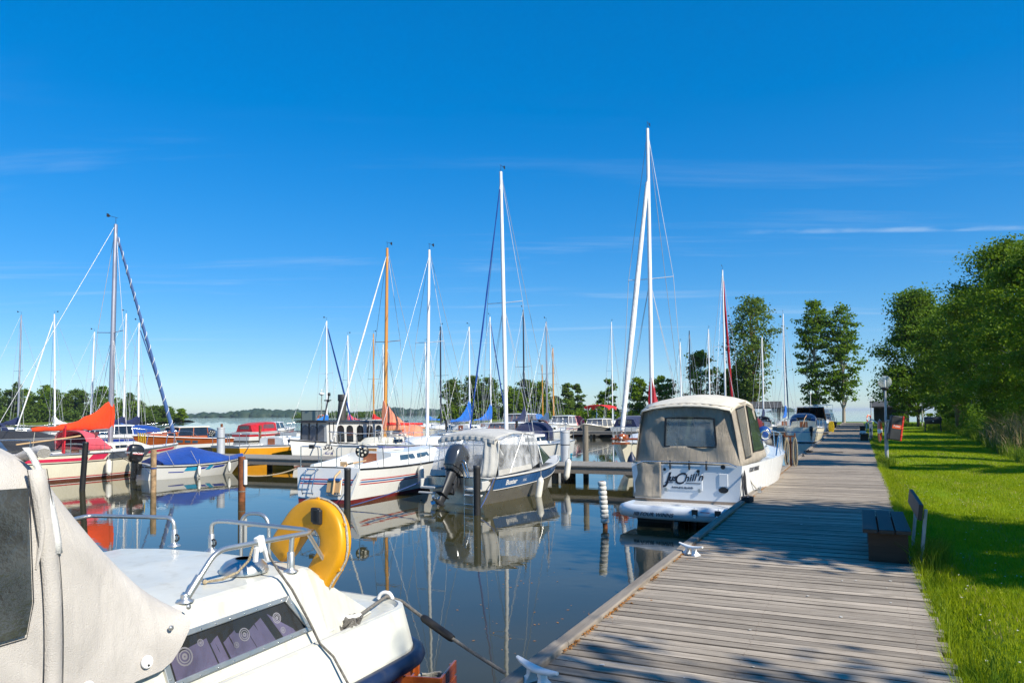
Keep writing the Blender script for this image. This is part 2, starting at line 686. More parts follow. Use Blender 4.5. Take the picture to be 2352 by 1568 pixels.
fabric('rope_grey', (0.24, 0.22, 0.19), 0.3, 0.8, 40)
fabric('rope_white', (0.68, 0.64, 0.54), 0.15, 0.8, 40)
fabric('rope_cream', (0.62, 0.50, 0.32), 0.2, 0.8, 40)
fabric('rope_blue', (0.03, 0.09, 0.30), 0.2, 0.8, 40)
fabric('rope_yellow', (0.80, 0.55, 0.02), 0.15, 0.8, 30)
fabric('rope_black', (0.03, 0.03, 0.035), 0.2, 0.8, 40)
fabric('canvas_grey', (0.54, 0.505, 0.465), 0.15, 0.55, 2.0)
fabric('canvas_grey_light', (0.50, 0.49, 0.455), 0.10, 0.4, 2.0)
fabric('canvas_beige', (0.47, 0.405, 0.32), 0.16, 1.2, 2.0)
fabric('canvas_cream', (0.68, 0.63, 0.52), 0.10, 0.35, 1.6)
fabric('canvas_blue', (0.005, 0.055, 0.30), 0.14, 0.8, 1.6)
fabric('sail_blue', (0.010, 0.13, 0.52), 0.14, 0.8)
fabric('canvas_mid_blue', (0.02, 0.16, 0.50), 0.15, 0.7)
fabric('canvas_navy', (0.013, 0.022, 0.075), 0.2, 0.6)
fabric('canvas_steelblue', (0.03, 0.075, 0.16), 0.15, 0.6)
fabric('canvas_red', (0.46, 0.012, 0.025), 0.15, 0.6)
fabric('canvas_brightred', (0.66, 0.015, 0.012), 0.15, 0.6)
fabric('canvas_orange', (0.80, 0.055, 0.008), 0.10, 0.7, 1.6)
fabric('canvas_salmon', (0.78, 0.28, 0.16), 0.12, 0.7)
fabric('canvas_pink', (0.72, 0.085, 0.12), 0.12, 0.6)
fabric('canvas_wine', (0.13, 0.008, 0.016), 0.12, 0.6)
fabric('canvas_black', (0.022, 0.024, 0.03), 0.2, 0.6)
fabric('canvas_white', (0.72, 0.72, 0.70), 0.06, 0.6)
fabric('canvas_teal', (0.02, 0.24, 0.50), 0.12, 0.7)
fabric('canvas_purple', (0.16, 0.015, 0.10), 0.12, 0.7)
fabric('foam_wrap', (0.62, 0.60, 0.55), 0.12, 0.4, 5)
wood('dock_plank', (0.21, 0.170, 0.125), (0.52, 0.440, 0.345), 1.0, 0.85, axis=0, rnd=0.34, bmp=1.0, knots=True)
paint('plank_edge', (0.125, 0.10, 0.075), 0.95, var=0.3)
wood('dock_beam', (0.17, 0.14, 0.11), (0.36, 0.31, 0.25), 1.0, 0.85, axis=1, rnd=0.1, bmp=0.6)
wood('pier_deck', (0.18, 0.165, 0.14), (0.36, 0.34, 0.30), 1.0, 0.85, axis=1, rnd=0.1)
wood('pile_wood', (0.10, 0.085, 0.065), (0.25, 0.22, 0.17), 1.0, 0.9, axis=2, rnd=0.2)
wood('dark_wood', (0.020, 0.016, 0.013), (0.060, 0.045, 0.034), 1.0, 0.6, axis=1, rnd=0.2)
wood('brown_board', (0.045, 0.024, 0.013), (0.10, 0.056, 0.03), 1.0, 0.7, axis=0, rnd=0.2)
wood('mahogany', (0.26, 0.052, 0.010), (0.44, 0.115, 0.025), 0.8, 0.25, coat=0.6, axis=1, rnd=0.08, bmp=0.05)
wood('teak', (0.33, 0.15, 0.04), (0.52, 0.26, 0.07), 0.9, 0.4, coat=0.2, axis=2, rnd=0.1, bmp=0.08)
wood('mast_wood', (0.50, 0.20, 0.03), (0.66, 0.32, 0.07), 0.5, 0.35, coat=0.4, axis=2, rnd=0.1, bmp=0.05)
wood('oar_wood', (0.48, 0.30, 0.14), (0.62, 0.42, 0.22), 0.5, 0.5, axis=1, rnd=0.1)
wood('shed_wood', (0.025, 0.022, 0.02), (0.06, 0.052, 0.045), 0.6, 0.85, axis=2, rnd=0.1)
clear('vinyl', (0.78, 0.80, 0.82), 0.30, 0.10, 0.8)
clear('vinyl_dark', (0.10, 0.11, 0.12), 0.66, 0.10, 0.25)
clear('window_clear', (0.35, 0.42, 0.45), 0.38, 0.05, 0.3)
clear('vinyl_curtain', (0.16, 0.17, 0.17), 0.45, 0.10, 0.45)
clear('window_smoke', (0.015, 0.02, 0.025), 0.34, 0.04, 0.35)
paint('vinyl_black', (0.05, 0.052, 0.052), 0.10, var=0.4, spec=0.8, scale=5, bmp=0.8)
clear('lamp_glass', (0.86, 0.89, 0.90), 0.24, 0.05, 0.2)

# ================================================================== THE SETTING
# ---- water
def water_mat():
    mt, nt, b = nodes('lake_water')
    b.inputs['Base Color'].default_value = (0.020, 0.030, 0.022, 1)
    b.inputs['Roughness'].default_value = 0.015
    b.inputs['IOR'].default_value = 1.333
    b.inputs['Specular IOR Level'].default_value = 0.5
    v = coords(nt, (1, 1, 1))
    mur = noise(nt, v, 0.25, 3, 0.5)
    nt.links.new(mixrgb(nt, ramp(nt, mur, 0.3, 0.7), (0.034, 0.036, 0.018), (0.056, 0.048, 0.016)), b.inputs['Base Color'])
    v2 = coords(nt, (0.55, 1.0, 1))
    a = noise(nt, v2, 2.1, 3, 0.5, 0.3)
    c = noise(nt, v2, 9.0, 2, 0.5)
    patch = ramp(nt, noise(nt, v, 0.06, 2, 0.5), 0.40, 0.62, 0.25, 1.0)
    # open lake beyond the harbour is ruffled by the breeze
    g = nt.nodes.new('ShaderNodeNewGeometry')
    ln = nt.nodes.new('ShaderNodeVectorMath')
    ln.operation = 'LENGTH'
    nt.links.new(g.outputs['Position'], ln.inputs[0])
    far = ramp(nt, ln.outputs['Value'], 40, 160, 0.55, 6.0)
    h = mixrgb(nt, 0.22, a, c)
    n = nt.nodes.new('ShaderNodeBump')
    n.inputs['Distance'].default_value = 0.012
    mu = nt.nodes.new('ShaderNodeMath')
    mu.operation = 'MULTIPLY'
    nt.links.new(patch, mu.inputs[0])
    nt.links.new(far, mu.inputs[1])
    mu2 = nt.nodes.new('ShaderNodeMath')
    mu2.operation = 'MULTIPLY'
    mu2.inputs[1].default_value = 0.6
    nt.links.new(mu.outputs[0], mu2.inputs[0])
    nt.links.new(mu2.outputs[0], n.inputs['Strength'])
    nt.links.new(h, n.inputs['Height'])
    nt.links.new(n.outputs[0], b.inputs['Normal'])
    M['water'] = mt


water_mat()
w = MB()
w.add([(-9000, -300, 0), (9000, -300, 0), (9000, 14000, 0), (-9000, 14000, 0)], [(0, 1, 2, 3)])
struct(w.build('water', 'water'))
bed = MB()
bed.add([(-9000, -300, -3), (9000, -300, -3), (9000, 14000, -3), (-9000, 14000, -3)], [(0, 1, 2, 3)])
paint('lake_bed_mud', (0.05, 0.045, 0.03), 0.9)
struct(bed.build('lake_bed', 'lake_bed_mud'))


# ---- foliage, grass and earth materials
def leaf_mat(name, a, b_, trans=0.35, scale=0.5):
    mt, nt, b = nodes(name)
    g = nt.nodes.new('ShaderNodeNewGeometry')
    mp_ = nt.nodes.new('ShaderNodeMapping')
    nt.links.new(g.outputs['Position'], mp_.inputs[0])
    f = noise(nt, mp_.outputs[0], scale, 3, 0.6)
    f2 = noise(nt, mp_.outputs[0], 13.0, 1, 0.5)
    c1 = mixrgb(nt, ramp(nt, f, 0.3, 0.7), a, b_)
    c1 = mixrgb(nt, ramp(nt, f2, 0.35, 0.75, 0, 0.55), c1, tuple(q * 1.5 for q in b_))
    nt.links.new(c1, b.inputs['Base Color'])
    b.inputs['Roughness'].default_value = 0.5
    b.inputs['Specular IOR Level'].default_value = 0.14
    tr = nt.nodes.new('ShaderNodeBsdfTranslucent')
    nt.links.new(mixrgb(nt, 0.5, c1, (0.16, 0.22, 0.01)), tr.inputs['Color'])
    mx = nt.nodes.new('ShaderNodeMixShader')
    mx.inputs[0].default_value = trans
    nt.links.new(b.outputs[0], mx.inputs[1])
    nt.links.new(tr.outputs[0], mx.inputs[2])
    out = nt.nodes['Material Output']
    nt.links.new(mx.outputs[0], out.inputs['Surface'])
    M[name] = mt


leaf_mat('leaf_birch', (0.080, 0.170, 0.008), (0.185, 0.275, 0.016), 0.48)
leaf_mat('leaf_dark', (0.058, 0.140, 0.008), (0.140, 0.230, 0.014), 0.48)
leaf_mat('leaf_alder', (0.065, 0.165, 0.012), (0.150, 0.245, 0.020), 0.48)
leaf_mat('leaf_aspen', (0.075, 0.155, 0.024), (0.150, 0.220, 0.036), 0.48)
leaf_mat('leaf_far', (0.055, 0.120, 0.020), (0.120, 0.180, 0.028), 0.45, scale=0.12)
leaf_mat('leaf_lake_shore', (0.028, 0.062, 0.040), (0.045, 0.080, 0.048), scale=0.02)
leaf_mat('grass_blade', (0.200, 0.310, 0.004), (0.350, 0.400, 0.010), 0.45, 0.9)
leaf_mat('grass_tall', (0.085, 0.180, 0.006), (0.190, 0.245, 0.020), 0.45, 1.5)
leaf_mat('reed_green', (0.050, 0.110, 0.015), (0.110, 0.140, 0.030), 0.3, 1.5)
leaf_mat('reed_straw', (0.300, 0.210, 0.110), (0.420, 0.310, 0.170), 0.25, 2.0)
leaf_mat('litter', (0.30, 0.11, 0.02), (0.50, 0.22, 0.05), 0.1, 30)


def bark_mat(name, a, c, birch=False):
    mt, nt, b = nodes(name)
    f = noise(nt, coords(nt, (1, 1, 0.25)), 14, 5, 0.65, 0.4)
    c1 = mixrgb(nt, ramp(nt, f, 0.3, 0.7), a, c)
    if birch:
        f2 = noise(nt, coords(nt, (1.0, 1.0, 5.0)), 2.6, 4, 0.6, 0.6)
        c1 = mixrgb(nt, ramp(nt, f2, 0.55, 0.66), c1, (0.035, 0.03, 0.028))
    nt.links.new(c1, b.inputs['Base Color'])
    b.inputs['Roughness'].default_value = 0.9
    bump(nt, b, f, 0.6, 0.03)
    M[name] = mt


bark_mat('bark', (0.05, 0.038, 0.028), (0.15, 0.115, 0.085))
bark_mat('bark_birch', (0.40, 0.37, 0.33), (0.66, 0.63, 0.58), True)
bark_mat('bark_aspen', (0.22, 0.18, 0.13), (0.42, 0.36, 0.28))
bark_mat('bark_pine', (0.20, 0.10, 0.05), (0.38, 0.21, 0.11))


def ground_mat(name, a, b_, c, s1=0.5, s2=14.0):
    mt, nt, b = nodes(name)
    g = nt.nodes.new('ShaderNodeNewGeometry')
    mp_ = nt.nodes.new('ShaderNodeMapping')
    nt.links.new(g.outputs['Position'], mp_.inputs[0])
    f = noise(nt, mp_.outputs[0], s1, 4, 0.6)
    f2 = noise(nt, mp_.outputs[0], s2, 5, 0.65)
    f3 = noise(nt, mp_.outputs[0], s1 * 2.7, 3, 0.6)
    c1 = mixrgb(nt, ramp(nt, f2, 0.25, 0.75), a, b_)
    c1 = mixrgb(nt, ramp(nt, f3, 0.58, 0.74, 0, 0.75), c1, c)
    c1 = mixrgb(nt, ramp(nt, f, 0.35, 0.65, 0, 0.45), c1, b_)
    nt.links.new(c1, b.inputs['Base Color'])
    b.inputs['Roughness'].default_value = 0.95
    b.inputs['Specular IOR Level'].default_value = 0.15
    bump(nt, b, f2, 0.8, 0.03)
    M[name] = mt


ground_mat('turf', (0.110, 0.205, 0.004), (0.205, 0.300, 0.008), (0.32, 0.28, 0.07))
ground_mat('bank_turf', (0.06, 0.11, 0.010), (0.13, 0.16, 0.02), (0.20, 0.17, 0.06), 0.05, 1.5)


# ---- the strip of land right of the dock (and its far end), one sheet
def shore_u(s):
    return 8.6 + 0.7 * math.sin(s * 0.17) + 0.4 * math.sin(s * 0.43 + 1)


def lawn_z(u, s):
    z = 0.54 + 0.05 * math.sin(u * 0.7 + s * 0.21) * min(1, max(0, (u - 0.6))) + 0.02 * math.sin(s * 0.9 + u)
    e = shore_u(s)
    if u > e:
        z -= min(1.6, (u - e) * 0.42)
    if s > 122:
        z -= min(1.6, (s - 122) * 0.12)
    if u < 0.5 and s < 108:
        z = -1.0
    if u < -3 and s < 108:
        z = -1.0
    return z


us = [0.49, 0.8, 1.2, 1.8, 2.5, 3.3, 4.2, 5.2, 6.2, 7.0, 7.8, 8.4, 9.0, 9.7, 10.5, 11.5, 12.6, 14]
ss = [-14 + 1.5 * i for i in range(84)] + [114, 117, 120, 123, 126, 130, 136, 142]
lw = MB()
lw.grid([[US(u, s, lawn_z(u, s)) for s in ss] for u in us][::-1])
struct(lw.build('lawn', 'turf'))
# land at the head of the harbour, left of the dock's end
lw = MB()
us2 = [-62 + 2.5 * i for i in range(26)]
ss2 = [100 + 2 * i for i in range(14)]


def head_z(u, s):
    e0 = 108 + 2.0 * math.sin(u * 0.13) + 1.0 * math.sin(u * 0.37)
    e1 = 119 + 2.0 * math.sin(u * 0.1 + 2)
    k = min((s - e0) * 0.3, (e1 - s) * 0.3, (u + 56) * 0.2)
    return max(-1.0, min(0.62, k)) - 0.02


lw.grid([[US(u, s, head_z(u, s)) for s in ss2] for u in us2][::-1])
struct(lw.build('harbour_bank', 'bank_turf'))


def bank(name, pts, z, mat='bank_turf', wdt=25):
    b_ = MB()
    k = len(pts)
    rows = []
    for off, zz in ((0, -0.8), (0.12, z * 0.6), (0.3, z), (0.8, z), (1.0, -0.8)):
        rows.append([Vector((p[0] + p[2] * wdt * off, p[1] + p[3] * wdt * off, zz + 0.15 * math.sin(p[0] * 0.3 + off * 9))) for p in pts])
    b_.grid(rows)
    return struct(b_.build(name, mat))


bank('left_bank', [(-330 + 15 * i, 236 + 6 * math.sin(i * 0.9) + 1.2 * i, 0, 1) for i in range(14)], 1.0, wdt=70)
bank('islet', [(-24 + 4 * i, 196 + 4 * math.sin(i * 0.8), 0, 1) for i in range(13)], 0.7, wdt=40)


# ---- trees
def tube_np(pts, rad, n=6):
    b_ = MB()
    b_.tube(pts, rad, n=n)
    return b_


def tree(name, label, u, s, h, base, rad, leafs=12000, size=0.14, leaf='leaf_birch', bark='bark', shape='oval', lean=(0, 0), clump=None, group='trees', z0=0.5, seed=1, xy=None, stems=1, tr=0.16, cat='tree', limbs=26, fill=0.5, droop=0.0):
    """trunk with limbs that end in leaf clumps; crown of leaf-sized faces spread through the clumps"""
    r_ = np.random.default_rng(seed)
    p0 = US(u, s, z0) if xy is None else Vector((xy[0], xy[1], z0))
    t = thing(name, label, cat, p0, 0, group)
    tb = MB()
    top = Vector((lean[0], lean[1], h))
    trunks = []
    for k in range(stems):
        a = 2 * math.pi * k / stems + 0.7
        off = Vector((math.cos(a), math.sin(a), 0)) * (0.0 if stems == 1 else 0.25)
        end = top + (Vector((math.cos(a), math.sin(a), 0)) * (0 if stems == 1 else rad * 0.35)) - Vector((0, 0, 0.06 * h + (0 if k == 0 else 0.12 * h)))
        pts = []
        for i in range(9):
            q = i / 8
            p = off.lerp(end, q) + Vector((math.sin(q * 5 + k + seed) * 0.02 * h, math.cos(q * 4 + k * 2 + seed) * 0.02 * h, 0)) * q * 0.8
            pts.append(p)
        trunks.append(pts)
        tb.tube([pts[0] - Vector((0, 0, 0.4))] + pts, [tr * 1.35] + [tr * (1.0 - 0.9 * (i / 8)) for i in range(9)], n=7)
    # clump centres through the crown's volume
    nc = clump or int(105 * (rad / 3) ** 1.2 * (h / 10))
    cs = []
    while len(cs) < nc:
        zf = r_.random()
        if shape == 'oval':
            w_ = math.sqrt(max(0, 1 - (2 * zf - 0.95) ** 2)) ** 0.8
        elif shape == 'cone':
            w_ = (1 - zf) ** 0.75 * 0.95 + 0.08
        elif shape == 'column':
            w_ = min(1, 0.55 + 0.6 * math.sin(zf * 3.1)) * (1 if zf < 0.85 else (1 - zf) / 0.15 * 0.7 + 0.3)
        elif shape == 'fan':
            w_ = 0.30 + 0.9 * zf if zf < 0.72 else max(0.2, 1.0 - (zf - 0.72) * 2.6)
        else:
            w_ = 1.0
        ang = r_.random() * 2 * math.pi
        lump = 0.72 + 0.28 * math.sin(ang * 3 + zf * 7 + seed) * math.sin(ang * 2 + seed * 2)
        rr_ = (r_.random() ** fill) * rad * w_ * lump
        z = base + (h - base) * zf
        c0 = np.array([top.x * z / h + rr_ * math.cos(ang), top.y * z / h + rr_ * math.sin(ang), z])
        cs.append(c0)
    cs = np.array(cs)
    idx = r_.permutation(nc)[:limbs]
    for i in idx:
        c0 = Vector(cs[i])
        tk = trunks[i % stems]
        zs_ = max(base * 0.55, c0.z - 0.30 * h * (0.5 + r_.random() * 0.5))
        q = min(0.95, zs_ / tk[-1].z) * 8
        a = tk[int(q)].lerp(tk[min(8, int(q) + 1)], q - int(q))
        mid = a.lerp(c0, 0.5) + Vector((0, 0, 0.06 * h * (r_.random() - 0.2)))
        r0 = tr * 0.36 * (1 - 0.7 * q / 8) + 0.012
        tb.tube([a, a.lerp(mid, 0.6), mid, mid.lerp(c0, 0.6), c0], [r0, r0 * 0.8, r0 * 0.6, r0 * 0.4, 0.008], n=5)
    tb.build('trunk', bark, t)
    per = max(4, leafs // nc)
    n_ = per * nc
    sp = np.repeat(0.55 + 0.75 * r_.random(nc), per) * rad / 6.6
    cen = np.repeat(cs, per, axis=0)
    # each clump is a flattened spray pointing outwards and a little up from the stem
    loc = r_.normal(size=(n_, 3)) * np.stack([sp, sp, sp * 0.45], 1)
    out = cs[:, :2] - np.array([[top.x, top.y]]) * (cs[:, 2:3] / h)
    out = out / (np.linalg.norm(out, axis=1, keepdims=True) + 0.3)
    tip = np.repeat(np.concatenate([out, 0.35 + 0.3 * r_.random((nc, 1))], 1), per, axis=0)
    loc += tip * (r_.random(n_) * 1.1 * sp)[:, None]
    if droop:
        loc[:, 2] -= droop * np.abs(loc[:, 2]) + droop * 0.5 * r_.random(n_)
    pos = cen + loc
    pos[:, 2] = np.maximum(pos[:, 2], 0.3)
    nr = r_.normal(size=(n_, 3)) + np.array([0, 0, 0.7])
    nr /= np.linalg.norm(nr, axis=1, keepdims=True)
    ax = np.cross(nr, r_.normal(size=(n_, 3)))
    ax /= np.linalg.norm(ax, axis=1, keepdims=True) + 1e-9
    ay = np.cross(nr, ax)
    sz = (size * (0.55 + 0.8 * r_.random(n_)))[:, None]
    v = np.empty((n_, 4, 3))
    v[:, 0] = pos + ax * sz
    v[:, 1] = pos + ay * sz * 0.62 + nr * sz * 0.15
    v[:, 2] = pos - ax * sz
    v[:, 3] = pos - ay * sz * 0.62 + nr * sz * 0.15
    np_mesh('crown', v.reshape(-1, 3), np.arange(n_ * 4).reshape(-1, 4), leaf, t)
    return t


GR = 'trees along the lawn'
# trees that stand along the lawn's shore; the nearest ones are outside the frame and throw their shade over the dock
tree('birch_tree', 'tall leafy birch behind the reeds, at the right edge of the frame', 8.4, 36, 8.0, 1.2, 3.2, 40000, 0.075, 'leaf_birch', 'bark_birch', 'oval', group=GR, seed=3, stems=2, limbs=40, droop=0.4)
tree('birch_tree', 'broad dense birch left of the tallest one at the lawn edge', 8.4, 43, 9.8, 1.4, 3.5, 44000, 0.08, 'leaf_birch', 'bark_birch', 'oval', group=GR, seed=5, limbs=36, droop=0.4)
tree('alder_tree', 'dark alder hanging low over the lawn between the birches', 8.2, 51, 11.4, 1.2, 3.6, 40000, 0.085, 'leaf_dark', 'bark', 'oval', group=GR, seed=6, limbs=36)
tree('birch_tree', 'white trunked birch beside the bundle of cut reeds', 8.0, 64, 10.6, 2.2, 3.4, 32000, 0.10, 'leaf_birch', 'bark_birch', 'oval', group=GR, seed=8, limbs=30, droop=0.4)
tree('alder_tree', 'shaded alder behind the black barbecue', 7.6, 75, 10.4, 1.4, 3.6, 24000, 0.11, 'leaf_dark', 'bark', 'oval', group=GR, seed=9, limbs=30)
tree('maple_tree', 'tall spreading maple behind the round lamp at the end of the lawn', 5.4, 84, 13.2, 2.6, 4.6, 40000, 0.13, 'leaf_alder', 'bark', 'cone', group=GR, seed=12, limbs=44, fill=0.45)
tree('young_birch', 'slender young birch at the edge of the lawn near the barbecue', 5.6, 82, 5.2, 1.0, 1.5, 5000, 0.10, 'leaf_birch', 'bark_birch', 'oval', group=GR, seed=13, tr=0.07, limbs=14)
tree('leafy_bush', 'low round bush beside the barbecue', 7.2, 69, 2.4, 0.2, 1.3, 5000, 0.09, 'leaf_alder', 'bark', 'oval', group=GR, seed=14, tr=0.04, limbs=12, cat='bush')
tree('leafy_bush', 'bush below the maple at the far edge of the lawn', 4.4, 92, 3.2, 0.2, 1.8, 5000, 0.11, 'leaf_alder', 'bark', 'oval', group=GR, seed=15, tr=0.04, limbs=12, cat='bush')
SHADE = 'trees that shade the dock'
for i, (u, s, h, base, rad, n_, sd) in enumerate([(8.6, 9.4, 9.3, 1.6, 3.1, 40000, 21), (8.4, 1.4, 8.6, 3.6, 2.6, 3200, 22), (8.8, 23.2, 10.4, 2.0, 1.4, 12000, 23), (8.4, 28.4, 10.0, 2.6, 1.1, 8000, 24)]):
    tree('birch_tree', ['birch whose broad shade crosses the bench', 'sparse birch whose dappled shade falls on the nearest planks', 'narrow birch that shades the dock beside the lamp', 'narrow birch beyond the lamp'][i], u, s, h, base, rad, n_, 0.12, 'leaf_birch', 'bark_birch', 'oval', group=SHADE, seed=sd, droop=0.2)

FT = 'trees at the head of the harbour'
tree('aspen_tree', 'tall forked aspen left of the gap, its crown fanning out at the top', -13.6, 108, 17.6, 3.4, 4.0, 9000, 0.19, 'leaf_aspen', 'bark_pine', 'fan', group=FT, seed=31, tr=0.26, limbs=40)
tree('aspen_tree', 'left one of the close pair of aspens beyond the motor cruisers', -5.4, 110, 16.8, 2.6, 2.7, 7600, 0.19, 'leaf_alder', 'bark_aspen', 'column', group=FT, seed=32, tr=0.2, limbs=40)
tree('aspen_tree', 'right one of the close pair of aspens, pale trunk showing', -1.9, 110, 16.0, 3.0, 2.7, 7200, 0.19, 'leaf_alder', 'bark_aspen', 'column', group=FT, seed=33, tr=0.24, limbs=40)
tree('birch_tree', 'bushy birch under the forked aspen', -15.4, 110, 8.6, 1.0, 2.6, 7000, 0.19, 'leaf_birch', 'bark_birch', 'oval', group=FT, seed=34, limbs=24)
tree('birch_tree', 'light green tree behind the dark mast', -21.6, 112, 10.6, 1.0, 2.8, 8000, 0.19, 'leaf_birch', 'bark_birch', 'oval', group=FT, seed=35, limbs=24)
tree('alder_tree', 'dark alder between the dark mast and the forked aspen', -17.6, 114, 8.0, 0.8, 2.4, 7000, 0.19, 'leaf_dark', 'bark', 'oval', group=FT, seed=36, limbs=24)
tree('birch_tree', 'bushy tree behind the canvas roof of the large cruiser', -27.8, 113, 7.2, 0.8, 2.6, 7000, 0.19, 'leaf_birch', 'bark_birch', 'oval', group=FT, seed=37, limbs=24)
tree('birch_tree', 'tree just right of the leaning white furled sail', -31.8, 113, 7.0, 0.8, 2.2, 6000, 0.19, 'leaf_birch', 'bark_birch', 'oval', group=FT, seed=38, limbs=24)
tree('alder_tree', 'dark narrow tree left of the leaning furled sail', -36.6, 113, 7.0, 0.6, 1.7, 5000, 0.19, 'leaf_dark', 'bark', 'column', group=FT, seed=39, limbs=20)
tree('young_tree', 'thin young tree left of the red awning', -43.0, 112, 4.6, 0.6, 1.2, 1500, 0.17, 'leaf_aspen', 'bark', 'oval', group=FT, seed=40, tr=0.05, limbs=12)

IT = 'trees on the islet'
isl = [(-17.0, 208, 11.4, 4.0, 'leaf_far'), (-11.5, 212, 12.4, 4.4, 'leaf_far'), (-6.8, 206, 11.6, 4.2, 'leaf_far'), (-1.0, 214, 9.5, 3.0, 'leaf_birch'), (4.0, 208, 11.0, 4.2, 'leaf_far'), (8.4, 206, 10.4, 3.6, 'leaf_birch'), (1.2, 203, 7.4, 3.0, 'leaf_birch'), (12.0, 209, 6.6, 2.6, 'leaf_birch'), (15.6, 205, 10.0, 2.4, 'leaf_far'), (18.8, 208, 9.8, 2.0, 'leaf_far')]
lab = ['leftmost rounded tree of the islet', 'tall tree second from the left on the islet', 'broad tree behind the blue sail covers', 'lighter low tree in the gap of the islet', 'full tree right of the tall leaning mast base', 'sunlit tree above the wooden motor yacht', 'low bright bush at the front of the islet', 'small light tree towards the right end of the islet', 'narrow tree left of the orange masts', 'narrow tree at the right end of the islet']
for i, (x, y, h, rad, lf) in enumerate(isl):
    tree('islet_tree', lab[i], 0, 0, h, 0.6, rad, 4200, 0.33, lf, 'bark', 'oval', group=IT, seed=50 + i, xy=(x, y), limbs=14, z0=0.4, tr=0.2)
LT = 'trees on the left bank'
for i in range(30):
    x = -208 + 2.85 * i + (i % 3) * 0.8
    y = 262 + 16 * ((i * 7) % 5) / 5
    h = 13.2 - 0.14 * i + 2.8 * math.sin(i * 2.1) * (0.6 + 0.4 * math.sin(i * 0.7))
    if i > 21:
        h *= 0.95 - 0.075 * (i - 21)
    tree('bank_tree', 'leafy tree in the row on the far left bank', 0, 0, max(4.0, h), 0.8, 3.4 + 1.3 * math.sin(i * 1.7), 3600, 0.36, ['leaf_far', 'leaf_birch', 'leaf_far', 'leaf_dark'][i % 4], 'bark', ['oval', 'cone', 'column', 'fan', 'oval'][(i * 3) % 5], group=LT, seed=80 + i, xy=(x, y), limbs=10, z0=0.8, tr=0.2)


# ---- undergrowth that closes the gaps between the far stems
def thicket(name, label, x0, x1, y0, dy, h, n, size, mat, seed, z0=0.5, us_=False):
    r_ = np.random.default_rng(seed)
    x = x0 + (x1 - x0) * r_.random(n)
    y = y0 + dy * r_.random(n)
    hh = h * (0.62 + 0.22 * np.sin(x * 0.31 + seed) + 0.16 * np.sin(x * 0.83 + 2 * seed) + 0.10 * np.sin(x * 2.1))
    edge = np.clip(np.minimum(x - x0, x1 - x) / (0.06 * (x1 - x0)), 0.15, 1)
    z = z0 + hh * edge * r_.random(n) ** 0.8
    if us_:
        p = np.array(NU)[None] * x[:, None] + np.array(DS)[None] * y[:, None]
        x, y = p[:, 0], p[:, 1]
    pos = np.stack([x, y, z], 1)
    nr = r_.normal(size=(n, 3)) + np.array([0, 0, 0.7])
    nr /= np.linalg.norm(nr, axis=1, keepdims=True)
    ax = np.cross(nr, r_.normal(size=(n, 3)))
    ax /= np.linalg.norm(ax, axis=1, keepdims=True) + 1e-9
    ay = np.cross(nr, ax)
    sz = (size * (0.5 + 0.9 * r_.random(n)))[:, None]
    v = np.stack([pos + ax * sz, pos + ay * sz * 0.6, pos - ax * sz, pos - ay * sz * 0.6], 1)
    return stuff(np_mesh(name, v.reshape(-1, 3), np.arange(n * 4).reshape(-1, 4), mat), label)


thicket('bank_thicket', 'dense bushes between the trees of the left bank', -225, -126, 258, 22, 8.5, 26000, 0.5, 'leaf_far', 3)
thicket('islet_thicket', 'bushes between the trees of the islet', -22, 21, 203, 10, 6.0, 12000, 0.4, 'leaf_birch', 5)
thicket('harbour_thicket', 'low bushes at the head of the harbour', -50, -16, 110, 5, 3.0, 9000, 0.22, 'leaf_birch', 7, us_=True)
thicket('shore_thicket', 'bushes filling the space under the trees along the lawn', 7.0, 9.4, 46, 42, 3.0, 26000, 0.09, 'leaf_alder', 10, us_=True)
thicket('lakeside_thicket', 'low reeds and bushes right of the left bank', -128, -70, 420, 30, 4.2, 6000, 0.6, 'leaf_far', 9)

# ---- the far shore of the lake: a wood too far off to tell its trees apart
def far_wood(name, label, a, b_, n, h0, h1, seed, mat='leaf_lake_shore', hill=None):
    r_ = np.random.default_rng(seed)
    vs_, qs = [], []
    nb = 0
    for i in range(n):
        t = (i + r_.random() * 0.8) / n
        x = a[0] + (b_[0] - a[0]) * t
        y = a[1] + (b_[1] - a[1]) * t + r_.random() * 60
        hh = h0 + (h1 - h0) * r_.random() ** 1.5
        hh *= 0.75 + 0.25 * math.sin(t * 17 + seed) + 0.12 * math.sin(t * 53)
        if hill:
            hh *= max(0.15, math.sin(math.pi * t) ** 0.6)
        wv = hh * (0.5 + 0.7 * r_.random()) + 4
        k1, k2 = 7, 5
        for p in range(k2 + 1):
            e = p / k2
            rr_ = math.sqrt(max(0.02, 1 - (e * 1.02) ** 2.2)) if p else 1.0
            for q in range(k1):
                an = 2 * math.pi * q / k1 + p * 0.4
                j = 0.8 + 0.4 * r_.random()
                vs_.append((x + wv * rr_ * math.cos(an) * j, y + wv * rr_ * math.sin(an) * j, max(-0.5, hh * e * (0.92 + 0.16 * r_.random()) - (0.5 if p == 0 else 0))))
        for p in range(k2):
            for q in range(k1):
                qs.append((nb + p * k1 + q, nb + p * k1 + (q + 1) % k1, nb + (p + 1) * k1 + (q + 1) % k1, nb + (p + 1) * k1 + q))
        nb += k1 * (k2 + 1)
    o = np_mesh(name, np.array(vs_), np.array(qs), mat, kind='stuff')
    o['label'] = label
    return o


